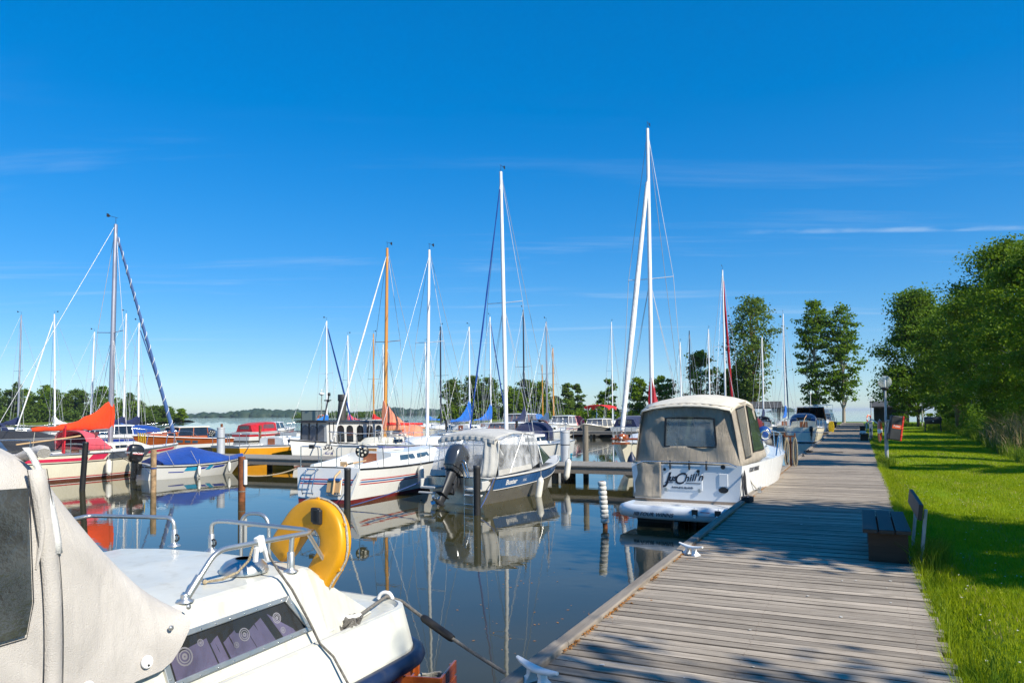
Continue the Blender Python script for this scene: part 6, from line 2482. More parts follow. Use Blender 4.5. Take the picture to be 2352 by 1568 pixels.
# ================================================================== OTHER BOATS OF THE FIRST PIER
def mat_of(root):
    return Matrix.Translation(root.location) @ Matrix.Rotation(root.rotation_euler.z, 4, 'Z')


# ---------------------------------------------------------------- white sailboat with red and blue stripes (no mast up)
A, hl, st = sailboat('sailboat', 'white sailboat with red and blue side stripes and orange companionway boards, mast down', -12.75, 15.35, 1, 7.3, 2.45, 0.90, 0.87, 1.10, levels=[('z', 0.0), ('z', 0.10)], mats=['antifoul_red', 'antifoul_red', 'gelcoat'], mast=0, cab=(0.27, 0.82, 0.34), cabm='gelcoat', win='glass_blue', detail=2, tw=0.82, tr=-0.28, dang=-3.0)
for s0, s1, m_ in ((0.42, 0.395, 'red_paint'), (0.365, 0.335, 'mid_blue'), (0.305, 0.28, 'red_paint')):
    hull_stripe(A, hl, s0, s1, 0.015, 0.42, m_, skew=0.012)
    hull_stripe(A, hl, s0, s1, 0.62, 0.94, m_)
    b = MB()
    z0, z1 = hl.sheer(0) - s0, hl.sheer(0) - s1
    p = [hl.pt(0, z0, -1), hl.pt(0, z0, 1), hl.pt(0, z1, 1), hl.pt(0, z1, -1)]
    p = [q + Vector((-math.copysign(0.1, q.x), -0.010, 0)) for q in p]
    b.panel(p, 0.004)
    b.build('stripe', m_, A)
for sd in (-1, 1):
    b = MB()
    rings = []
    for y, hh in ((0.25, 0.10), (0.9, 0.16), (1.6, 0.24), (2.15, 0.32)):
        t = y / 7.3
        xo, z0 = hl.half(t) * 0.78, hl.sheer(t) - 0.02
        rings.append([Vector((sd * xo, y, z0)), Vector((sd * (xo - 0.05), y, z0 + hh)), Vector((sd * (xo - 0.16), y, z0 + hh)), Vector((sd * (xo - 0.22), y, z0 - 0.2))])
    b.loft(rings, smooth=False)
    b.build('cockpit_coaming', 'gelcoat', A, bevel=0.03)
b = MB()
for x in (-0.62, -0.30):
    b.tube(bend([(x, 0.0, 0.86), (x, -0.12, 0.88), (x - 0.04, -0.26, 0.34), (x - 0.04, -0.22, 0.20)], 0.05), 0.013)
for z, y in ((0.86, -0.11), (0.52, -0.21), (0.24, -0.24)):
    b.tube([(-0.64, y, z), (-0.30, y, z)], 0.016)
b.build('boarding_ladder', 'steel', A)
b = MB()
b.box((0.34, -0.22, 0.45), (0.42, 0.05, 0.34), rot=(-0.2, 0, 0))
b.build('motor_pad', 'oar_wood', A, bevel=0.01)
b = MB()
b.tube([(0.12, -0.24, 0.22), (0.58, -0.24, 0.22)], 0.02)
b.tube([(0.15, -0.24, 0.22), (0.2, -0.08, 0.66)], 0.016)
b.tube([(0.55, -0.24, 0.22), (0.5, -0.08, 0.66)], 0.016)
b.build('motor_bracket', 'steel_dull', A)
b = MB()
b.box((0.36, -0.20, 0.62), (0.36, 0.10, 0.07))
b.build('clamp', 'mid_blue', A, bevel=0.01)
b = MB()
b.tube([(0.36, -0.30, 0.25), (0.38, -0.22, 0.7), (0.40, 0.25, 0.98), (0.34, 1.25, 1.02)], [0.03, 0.03, 0.025, 0.018])
b.build('tiller', 'oar_wood', A)


def reel(parent, c, r, axis, name='line_reel'):
    b = MB()
    b.lathe([(r * 0.2, -0.05), (r, -0.05), (r, -0.035), (r * 0.35, -0.03), (r * 0.35, 0.03), (r, 0.035), (r, 0.05), (r * 0.2, 0.05)], c, n=20, axis=axis)
    o = b.build(name, 'plastic_black', parent)
    b = MB()
    q = Vector((0, 0, 1)).rotation_difference(Vector(axis))
    for k in range(6):
        a = 6.283 * k / 6
        b.lathe([(r * 0.17, -0.056), (r * 0.17, 0.056)], Vector(c) + q @ Vector((r * 0.62 * math.cos(a), r * 0.62 * math.sin(a), 0)), n=10, axis=axis)
    b.lathe([(r * 0.14, -0.056), (r * 0.14, 0.056)], c, n=10, axis=axis)
    b.build('reel_opening', 'brass_light', o)
    return o


reel(A, (0.88, 0.28, 1.34), 0.17, (0.3, -1, 0.1))
b = MB()
b.box((-0.55, 0.02, 1.46), (0.14, 0.08, 0.10))
b.build('stern_light', 'plastic_black', A, bevel=0.01)
b = MB()
b.box((-0.30, 1.1, 0.92), (0.22, 0.02, 0.14))
b.build('locker_pad', 'oar_wood', A)
b = MB()
zc = hl.sheer(0.27)
b.panel([Vector((-0.34, 2.00, zc - 0.42)), Vector((0.24, 2.00, zc - 0.42)), Vector((0.20, 2.00, zc + 0.46)), Vector((-0.26, 2.00, zc + 0.46))], 0.03, 0, 0.016)
b.build('companionway_board', 'teak', A)
b = MB()
for x, z in ((0.55, 0.02), (-0.62, 0.02)):
    b = MB()
    b.lathe([(0.07, 0), (0.055, 0.05), (0.05, 0.09), (0.065, 0.12), (0.065, 0.15)], (x * 1.25, 1.55, zc + z), n=12)
    b.build('winch', 'steel_dull', A)
b = MB()
b.lathe([(0.085, 0), (0.085, 0.03), (0.07, 0.04)], (0.45, 2.02, zc + 0.16), n=16, axis=(0, -1, 0))
b.build('compass', 'plastic_black', A)
mA = mat_of(A)
cyl_fender('fender', 'white fender amidships on the striped sailboat', mA @ Vector((1.30, 2.65, 0.50)), 0.56, 0.09, line=0.34)
cyl_fender('fender', 'tilted white fender near the bow of the striped sailboat', mA @ Vector((1.24, 4.75, 0.66)), 0.56, 0.09, tilt=-0.45, line=0.3)
b = MB()
b.tube(sag(mA @ Vector((-0.95, 0.1, 0.92)), US(-15.15, 14.68, 0.70), 0.12), 0.02, n=7)
tag(b.build('mooring_rope', 'rope_cream'), 'cream stern rope from the striped sailboat to the rusty pile', 'rope', 'mooring lines')
b = MB()
b.tube(sag(mA @ Vector((0.9, 0.1, 0.9)), US(-11.39, 14.42, 0.30), 0.1), 0.012, n=7)
tag(b.build('mooring_rope', 'rope_white'), 'thin stern line from the striped sailboat to the black pile', 'rope', 'mooring lines')
b = MB()
b.tube(sag(US(-11.36, 14.45, 0.06), mB @ Vector((-1.02, 0.25, 0.62)), 0.05), 0.013, n=7)
tag(b.build('mooring_rope', 'rope_blue'), 'blue line between the black pile and the aluminium boat', 'rope', 'mooring lines')

# ---------------------------------------------------------------- small motorboat under a blue tarpaulin
C = boat_root('open_motorboat', 'small white motorboat under a bright blue tarpaulin with black outboard', 'motorboat', -23.85, 18.25, 1, 13.0, 'motor cruisers in the harbour')
hl = Hull(4.15, 1.75, 0.55, 0.50, 0.62, tw=0.93, mid=0.4, rake=0.7, wl=0.62, c=0.85, p=2.4, dep=0.22)
hl.mesh([('z', 0.02), ('s', 0.10), ('s', 0.05)]).build('hull', ['gelcoat', 'gelcoat', 'black_trim', 'gelcoat'], C)
hl.deck(0.05, 0.3, 0.5, 0.3).build('deck', 'gelcoat', C)
hull_stripe(C, hl, 0.24, 0.10, 0.30, 0.42, 'teal_paint', skew=0.02)
hull_stripe(C, hl, 0.20, 0.13, 0.44, 0.50, 'blue_paint', skew=0.03)
hull_stripe(C, hl, 0.24, 0.08, 0.51, 0.56, 'teal_paint', skew=0.03)
hull_stripe(C, hl, 0.20, 0.12, 0.58, 0.72, 'blue_paint', skew=0.02)
hull_stripe(C, hl, 0.28, 0.245, 0.16, 0.30, 'blue_paint')
n = 14
rings = []
for i in range(n + 1):
    q = i / n
    t = 0.10 + 0.89 * q
    w_ = hl.half(t) + 0.025
    y = hl.pt(t, hl.sheer(t), 1).y
    z0 = hl.sheer(t) - 0.05
    h = 0.10 + 0.62 * math.sin(math.pi * min(1, q * 1.15 + 0.06)) ** 1.1 * (1 - 0.45 * q) + 0.03 * math.sin(q * 20)
    if q > 0.86:
        h = 0.14 - 0.1 * (q - 0.86)
    half = [(1.0, -0.02), (1.0, 0.06), (0.80, 0.45 * h), (0.45, 0.85 * h), (0, h)]
    z0 += 0.03
    rings.append([Vector((w_ * a + 0.015 * math.sin(i * 1.7 + k * 2.1), y, z0 + 0.06 + b_)) for k, (a, b_) in enumerate(half)] + [Vector((-w_ * a, y, z0 + 0.06 + b_)) for a, b_ in half[:-1][::-1]])
b = MB()
b.loft(rings, closed=False, cap=False)
b.add(rings[0], [tuple(range(9))])
tp = b.build('tarpaulin', 'canvas_blue', C, sub=1)
b = MB()
for t in (0.2, 0.42):
    p = hl.pt(t, hl.sheer(t), 1)
    b.tube([p + Vector((0.03, 0, -0.04)), p + Vector((-0.02, -0.28, 0.52))], 0.007, n=5)
b.build('tie_cord', 'rope_white', tp)
ob = outboard(C, (0, -0.10, 0.48), 0.98, 'outboard_black', R(-6), 0.0, leg='outboard_black', stripe='red_ink')
text('MERCURY', 0.09, ob, (0.202, -0.13, 0.50), face_rot((0, 1, 0), (1, 0, 0)), 'white_ink', 0.15, 0.002)
text('MERCURY', 0.09, ob, (0.0, -0.425, 0.50), face_rot((1, 0, 0), (0, -1, 0)), 'white_ink', 0.15, 0.002)
mC = mat_of(C)
cyl_fender('fender', 'small white fender amidships on the tarpaulin boat', mC @ Vector((0.94, 1.75, 0.26)), 0.36, 0.06, line=0.2)
cyl_fender('fender', 'small white fender near the bow of the tarpaulin boat', mC @ Vector((0.72, 3.1, 0.32)), 0.36, 0.06, line=0.2)
b = MB()
b.tube(sag(mC @ Vector((0.0, 0.05, 0.6)), US(-19.63, 15.46, 0.5), 0.05), 0.010, n=6)
tag(b.build('mooring_rope', 'rope_blue'), 'thin blue stern line from the tarpaulin boat to the pale rusty pile', 'rope', 'mooring lines')

# ---------------------------------------------------------------- cream sailboat with red sprayhood and orange sail cover
D, hl, st = sailboat('sailboat', 'cream sailboat with red sprayhood, red trim and bright orange sail cover', -27.0, 14.5, 1, 8.0, 2.6, 1.0, 0.98, 1.12, levels=[('z', 0.0), ('z', 0.08), ('z', 0.11), ('z', 0.15), ('z', 0.17), ('s', 0.33), ('s', 0.29)], mats=['antifoul_brown', 'antifoul_brown', 'gelcoat', 'red_paint', 'gelcoat_cream', 'gelcoat_cream', 'black_trim', 'gelcoat_cream'], mast=10.1, mastm='mast_alu', mt=0.60, cover='canvas_orange', ch=1.05, boom=0.40, furl='striped_jib' if False else None, hood=None, cab=(0.42, 0.80, 0.30), cabm='gelcoat_cream', spread=1, wr=0.010, mr=0.085, boomz=1.84, rake=-1.0, detail=1)
hull_stripe(D, hl, 0.25, 0.14, 0.08, 0.38, 'pinkred_paint', skew=0.0, off=0.010)
hull_stripe(D, hl, 0.25, 0.05, 0.38, 0.46, 'pinkred_paint', skew=0.02, off=0.010, n=4)
hull_stripe(D, hl, 0.26, 0.04, 0.47, 0.72, 'window_slate', skew=0.02, off=0.014, name='side_window')
hull_stripe(D, hl, 0.20, 0.10, 0.72, 0.97, 'pinkred_paint', skew=0.0, off=0.008)
for o in D.children:
    if o.name.startswith('window'):
        pass
sprayhood(D, 3.1, 4.25, 0.95, 1.08, 0.74, 'canvas_pink')
b = MB()
b.panel([(-0.9, 3.22, 1.1), (0.9, 3.22, 1.1), (0.85, 3.75, 1.74), (-0.85, 3.75, 1.74)], 0.01)
b.build('hood_lining', 'canvas_wine', D)
b = MB()
b.tube([(0.75, 2.45, 1.0), (0.75, 2.5, 2.02)], 0.035)
b.tube([(0.66, 2.45, 1.0), (0.66, 2.5, 1.9)], 0.03)
b.build('flag_staff', 'red_paint', D)
b = MB()
b.tube([(0.7, 0.8, 1.38), (0.85, 2.4, 1.55), (0.85, 3.0, 1.62)], 0.03)
b.build('boathook', 'oar_wood', D)
# striped furled jib: blue with white turns
htp = Vector((0, 4.8 + 0.15, 9.85))
bow = Vector((0, 7.9, 1.2))
for col, ph in (('canvas_steelblue_jib', 0), ('canvas_white', 1)):
    pass
fabric('jib_blue', (0.06, 0.13, 0.32), 0.1, 0.4)
b = MB()
k = 30
pts = [bow.lerp(htp, 0.05 + 0.92 * i / k) for i in range(k + 1)]
b.tube(pts, [0.085 - 0.045 * i / k for i in range(k + 1)], n=9)
fj = b.build('furled_jib', 'jib_blue', D)
b = MB()
ax_ = (htp - bow).normalized()
a1 = ax_.cross(Vector((1, 0, 0))).normalized()
a2 = ax_.cross(a1)
pts = []
for i in range(241):
    q = i / 240
    r_ = (0.085 - 0.045 * q) + 0.004
    an = q * 6.283 * 15
    pts.append(bow.lerp(htp, 0.05 + 0.92 * q) + a1 * r_ * math.cos(an) + a2 * r_ * math.sin(an))
b.tube(pts, 0.014, n=5)
b.build('white_edge', 'canvas_white', fj)
mD = mat_of(D)
cyl_fender('fender', 'white fender aft of the window on the red trimmed sailboat', mD @ Vector((1.40, 3.75, 0.42)), 0.55, 0.10, line=0.3)
cyl_fender('fender', 'white fender below the long window of the red trimmed sailboat', mD @ Vector((1.40, 4.75, 0.46)), 0.55, 0.10, line=0.3)
b = MB()
b.tube(sag(mD @ Vector((1.25, 4.0, 1.0)), mC @ Vector((0.0, 0.1, 0.55)), 0.1), 0.012, n=6)
tag(b.build('mooring_rope', 'rope_black'), 'dark line from the red trimmed sailboat past the black pile', 'rope', 'mooring lines')

# ---------------------------------------------------------------- sailboat with black boom tent at the left edge
K, hl, st = sailboat('sailboat', 'white sailboat with light blue stripe and black boom tent at the left edge', -30.8, 14.2, 1, 7.8, 2.5, 0.95, 0.9, 1.1, levels=[('z', 0.05), ('s', 0.26), ('s', 0.20)], mats=['antifoul_blue', 'gelcoat', 'teal_paint', 'gelcoat'], mast=0, cab=(0.36, 0.76, 0.40))
n = 8
tst = [(0.6, 1.05, 0.10, 1.05, 1.75), (2.5, 1.12, 0.10, 1.02, 1.82), (4.6, 1.05, 0.10, 1.05, 1.72), (5.6, 0.72, 0.06, 1.15, 1.45)]
tt = trunk(tst, 0.02).build('boom_tent', 'canvas_black', K)
b = MB()
for sd in (-1, 1):
    pts = [side(tst, 2.6, 0.02, sd), side(tst, 5.4, 0.02, sd), side(tst, 5.2, 0.5, sd), side(tst, 2.6, 0.62, sd)]
    b.panel(pts if sd > 0 else pts[::-1], 0.006, 0, 0.01)
b.build('tent_skirt', 'canvas_steelblue', tt)

# ---------------------------------------------------------------- old passenger launch SAVE
S = boat_root('passenger_launch', 'old white passenger launch with long grey windowed cabin and black funnel', 'motorboat', -22.75, 33.4, -1, 0.0, 'motor cruisers in the harbour')
hl = Hull(8.6, 2.3, 0.85, 0.88, 1.24, tw=0.7, mid=0.5, rake=0.35, wl=0.6, c=0.6, p=2.6)
hl.mesh([('z', 0.06), ('s', 0.06)]).build('hull', ['antifoul_brown', 'gelcoat', 'black_trim'], S)
hl.deck().build('deck', 'grey_paint', S)
sst = [(1.0, 0.86, 0.84, 0.80, 1.90), (4.0, 0.92, 0.90, 0.84, 1.92), (6.9, 0.84, 0.80, 0.95, 1.96), (7.05, 0.80, 0.76, 0.98, 1.96)]
trunk(sst, 0.02).build('cabin', 'light_grey', S)
rst = [(0.7, 0.98, 0.97, 1.90, 1.95), (4.0, 1.02, 1.01, 1.93, 1.98), (7.25, 0.92, 0.90, 1.97, 2.02)]
trunk(rst, 0.06).build('roof', 'charcoal', S, bevel=0.02)


def arch_pts(fn, p0, p1, q0, q1):
    """arched opening over a patch: straight sides and a round head"""
    pts = [fn(p0, q0), fn(p1, q0)]
    qa = q1 - (q1 - q0) * 0.22
    for k in range(7):
        a = math.pi * k / 6
        pts.append(fn((p0 + p1) / 2 + (p1 - p0) / 2 * math.cos(a), qa + (q1 - qa) * math.sin(a)))
    return pts


for sd in (-1, 1):
    for y in (1.5, 2.25, 3.0, 3.75, 4.5, 5.25, 5.9):
        fn = lambda p, q, sd=sd: side(sst, p, q, sd)
        pts = arch_pts(fn, y, y + 0.48, 0.12, 0.88)
        b = MB()
        b.panel(pts if sd > 0 else pts[::-1], 0.02, 0, 0.012)
        b.build('arched_window', 'glass_dark', S)
    b = MB()
    for y in (6.35, 6.62, 6.9):
        b.tube([side(sst, y, 0.0, sd), side(sst, y, 1.0, sd)], 0.03, n=6)
    b.build('wheelhouse_post', 'charcoal', S)
for k in range(3):
    x0 = -0.66 + 0.46 * k
    fn = lambda p, q: Vector((-p, 7.052, 0.98 + 0.95 * q))
    pts = arch_pts(fn, x0, x0 + 0.38, 0.12, 0.92)
    b = MB()
    b.panel(pts, 0.02, 0, 0.012)
    b.build('arched_window', 'smoke_glass', S)
    b = MB()
    b.box((-x0 + 0.04, 7.07, 1.46), (0.06, 0.03, 0.96))
    b.build('wheelhouse_post', 'charcoal', S)
b = MB()
b.tube([(0, 5.05, 1.95), (0, 4.95, 3.0)], [0.215, 0.19], n=18)
fu = b.build('funnel', 'funnel_black', S)
b = MB()
b.lathe([(0.215, 0), (0.225, 0.02), (0.225, 0.30), (0.215, 0.32)], (0, 4.95, 2.98), n=18)
b.build('collar', 'charcoal', fu)
b = MB()
b.tube([(0.0, 6.35, 2.0), (0.0, 5.95, 3.25)], 0.035)
b.box((0.0, 6.05, 3.0), (0.4, 0.05, 0.05))
b.lathe([(0.05, 0), (0.07, 0.02), (0.07, 0.12), (0.04, 0.15)], (0.0, 5.95, 3.22), n=10)
b.lathe([(0.06, 0), (0.07, 0.02), (0.07, 0.10), (0.04, 0.12)], (0.0, 6.02, 2.92), n=10)
b.build('light_mast', 'black_trim', S)
b = MB()
b.box((-0.3, 3.0, 2.03), (0.10, 2.6, 0.05))
b.box((0.2, 2.6, 2.03), (0.08, 3.2, 0.05))
b.build('roof_rail', 'light_grey', S)
hull_text('S\u00c4VE', 0.30, S, hl, 0.80, 0.26, -1, 'black_ink', 0.25, 0.004)
hull_text('SLU 38', 0.15, S, hl, 0.80, 0.52, -1, 'blue_ink', 0.0, 0.001)

# ---------------------------------------------------------------- yellow hulled sailboat
Y, hl, st = sailboat('sailboat', 'white decked sailboat with bright yellow hull behind the pier', -26.6, 24.75, 1, 8.2, 2.5, 0.92, 0.86, 1.05, levels=[('z', 0.04), ('s', 0.10)], mats=['antifoul_black', 'yellow_paint', 'gelcoat'], mast=0, cab=(0.36, 0.74, 0.32), tr=0.35)
reel(Y, (-0.95, 0.1, 1.5), 0.17, (0.2, -1, 0))
b = MB()
b.tube(sag(mat_of(Y) @ Vector((0.9, 0.6, 0.95)), US(-24.6, 24.0, 0.65), 0.05), 0.012)
tag(b.build('mooring_rope', 'rope_black'), 'dark line from the yellow hulled sailboat to the pier', 'rope', 'mooring lines')

# ---------------------------------------------------------------- sailboats bow-to on the far side of the pier
F, hl, st = sailboat('sailboat', 'white sailboat with varnished yellow mast and faded orange striped sail cover', -20.3, 32.8, -1, 8.2, 2.4, 0.9, 0.85, 1.05, mast=10.3, mastm='mast_wood', mt=0.52, cover='canvas_salmon', ch=1.3, boom=0.42, furl='canvas_white', furl_r=0.035, hood='canvas_salmon', cab=(0.30, 0.72, 0.42), cabm='gelcoat_cream', spread=1, wr=0.011, mr=0.08, rake=1.4)
for o in list(F.children):
    if o.name.startswith('sail_cover'):
        b = MB()
        ym = 0.52 * 8.2
        for w_, z0, m_ in ((0.135, 0.06, 0),):
            rings = []
            for i in range(13):
                q = i / 12
                rings.append([Vector((0.118 * (1 - 0.45 * q) * c_, ym - 3.2 * q, 1.62 + 0.10 + dz + 0.06 * (1 - q))) for c_, dz in ((-1.12, 0.02), (1.12, 0.02), (1.12, 0.14), (-1.12, 0.14))])
            b.loft(rings)
        b.build('red_stripe', 'canvas_brightred', o)
E_, hl, st = sailboat('sailboat', 'white sailboat with broad dark blue hull band behind the striped sailboat', -17.55, 32.5, -1, 8.4, 2.5, 0.98, 0.92, 1.12, levels=[('z', 0.05), ('s', 0.36), ('s', 0.07)], mats=['antifoul_red', 'gelcoat', 'blue_paint', 'gelcoat'], mast=9.8, mastm='mast_white', mt=0.55, cover=None, boom=0, cab=(0.30, 0.74, 0.40), spread=1, wr=0.010, mr=0.068, rake=1.8)
G, hl, st = sailboat('sailboat', 'white sailboat with light blue waterline and tall bare white mast', -13.55, 33.4, -1, 9.0, 2.8, 1.0, 0.95, 1.15, levels=[('z', 0.10), ('z', 0.34)], mats=['antifoul_blue', 'teal_paint', 'gelcoat'], mast=12.6, mastm='mast_white', mt=0.62, cover=None, boom=0, furl='canvas_blue', furl_r=0.03, hood='canvas_navy', cab=(0.32, 0.76, 0.42), spread=1, wr=0.010, mr=0.085, rake=-1.6)
Nn, hl, st = sailboat('sailboat', 'large pale sailboat with tall mast and thick white furled jib behind the cruiser', -7.55, 35.0, -1, 10.4, 3.1, 1.1, 1.05, 1.25, levels=[('z', 0.08), ('z', 0.14)], mats=['antifoul_black', 'gelcoat_cream', 'gelcoat_cream'], mast=13.9, mastm='mast_white', mt=0.58, cover='canvas_red', ch=1.9, boom=0.36, furl='canvas_white', furl_r=0.095, cab=(0.30, 0.78, 0.42), spread=1, wr=0.011, mr=0.09, htop=0.88)
b = MB()
b.tube([(-0.5, 9.9, 1.35), (0.5, 9.9, 1.35)], 0.04)
b.lathe([(0.05, 0), (0.16, 0.03), (0.16, 0.16), (0.05, 0.2)], (0, 10.2, 1.35), n=14)
b.box((0, 10.35, 1.22), (0.5, 0.5, 0.06))
b.box((0.2, 9.6, 1.38), (0.35, 0.5, 0.22))
b.build('anchor_gear', 'mahogany', Nn)
t = thing('ball_fender', 'dark blue teardrop fender hanging at the bow behind the cruiser', 'fender', US(-7.2, 24.75, 0.62), -TH, 'fenders')
MB().lathe([(0.01, -0.34), (0.10, -0.3), (0.16, -0.18), (0.17, -0.06), (0.13, 0.10), (0.06, 0.22), (0.03, 0.3)], n=14).build('body', 'navy_rubber', t)
MB().tube([(0, 0, 0.28), (0, 0, 0.6)], 0.012, n=6).build('rope', 'rope_white', t)
b = MB()
b.tube(sag(US(-7.9, 24.7, 1.12), US(-12.2, 24.2, 0.68), 0.22), 0.016, n=7)
tag(b.build('mooring_rope', 'rope_white'), 'white bow line of the large sailboat sagging to the pier', 'rope', 'mooring lines')

# ---------------------------------------------------------------- mahogany cruiser and its neighbour, left
Mh, hl = cabin_cruiser('wooden_cruiser', 'varnished mahogany cruiser with cream deck line and dark blue stern cover', -41.6, 38.6, -1, 7.4, 2.3, 0.72, 0.85, 1.15, levels=[('z', 0.18), ('z', 0.42)], mats=['antifoul_black', 'gelcoat', 'mahogany'], cabin=(0.30, 0.62, 0.62), cabm='mahogany', frame='mahogany', roof='gelcoat_cream', cover='canvas_steelblue', glass='glass_dark', foretrunk=0.36)
b = MB()
for sd in (-1, 1):
    b.tube(hl.rail(sd, dx=0.012, dz=0.0), 0.035, n=6)
b.build('deck_edge', 'gelcoat', Mh)
for t_ in (0.44, 0.52, 0.60):
    hull_stripe(Mh, hl, 0.36, 0.18, t_, t_ + 0.06, 'glass_blue', n=4, name='port_light')
Wc, hl = cabin_cruiser('cabin_cruiser', 'white cruiser with navy side band and bright blue aft canopy behind the orange sail', -46.2, 36.8, -1, 8.4, 2.7, 0.9, 0.95, 1.2, levels=[('z', 0.08), ('s', 0.40), ('s', 0.12)], mats=['antifoul_blue', 'gelcoat', 'blue_paint', 'gelcoat'], cabin=(0.34, 0.66, 0.62), canopy='canvas_blue', glass='glass_dark')
t = thing('rope_hank', 'bright yellow rope hung over the rail in front of the mahogany cruiser', 'rope', US(-26.9, 20.6, 1.62), -TH, 'hanging ropes')
b = MB()
for k in range(4):
    x = -0.2 + 0.13 * k
    b.tube([(x, 0, 0.0), (x + 0.01, 0.03, -0.25 - 0.05 * (k % 3)), (x + 0.05, 0.02, -0.46 - 0.06 * (k % 2)), (x + 0.08, 0, -0.25), (x + 0.04, 0, 0.02)], 0.012, n=6)
b.build('loops', 'rope_yellow', t)

# ---------------------------------------------------------------- stern of the small sailboat by the dock, and the boats beyond
Hh, hl, st = sailboat('sailboat', 'cream sailboat with blue sprayhood and white rudder, stern first beside the dock', -3.75, 56.2, 1, 6.9, 2.4, 0.95, 0.88, 1.05, levels=[('z', 0.06), ('z', 0.12), ('s', 0.32), ('s', 0.28)], mats=['antifoul_black', 'gelcoat', 'gelcoat_cream', 'mid_blue', 'gelcoat_cream'], mast=0, cab=(0.34, 0.76, 0.42), cabm='gelcoat_cream', hood='canvas_mid_blue', tr=-0.2)
Hh.scale = (1.18, 1.0, 1.15)
b = MB()
b.panel([(-0.10, -0.03, 0.12), (0.12, -0.03, 0.12), (0.10, -0.06, 0.95), (-0.02, -0.06, 0.95)], 0.05)
b.build('rudder', 'gelcoat', Hh)
b = MB()
b.tube([(0.04, -0.05, 0.95), (0.15, 0.6, 1.5), (0.25, 0.9, 1.7)], 0.02)
b.build('tiller', 'oar_wood', Hh)
outboard(Hh, (0.55, -0.08, 0.58), 0.55, 'outboard_black', 0.0, 0.0, leg='outboard_black')
cabin_cruiser('cabin_cruiser', 'white motor yacht with brown framed dark wheelhouse and roof rail behind the blue sprayhood', -3.75, 66.0, 1, 8.2, 2.75, 1.0, 1.05, 1.35, cabin=(0.18, 0.62, 0.95), frame='mahogany', glass='glass_dark', roof='gelcoat', fly=False, radar=True)[0].scale = (1.12, 1.0, 1.18)
cabin_cruiser('cabin_cruiser', 'white flybridge cruiser with black hull bow towards us at the end of the dock', -3.5, 88.0, -1, 8.5, 2.8, 1.0, 1.05, 1.4, mats=['antifoul_black', 'antifoul_black', 'charcoal'], levels=[('z', 0.2), ('s', 0.5)], cabin=(0.30, 0.62, 0.75), fly=True, glass='smoke_glass')

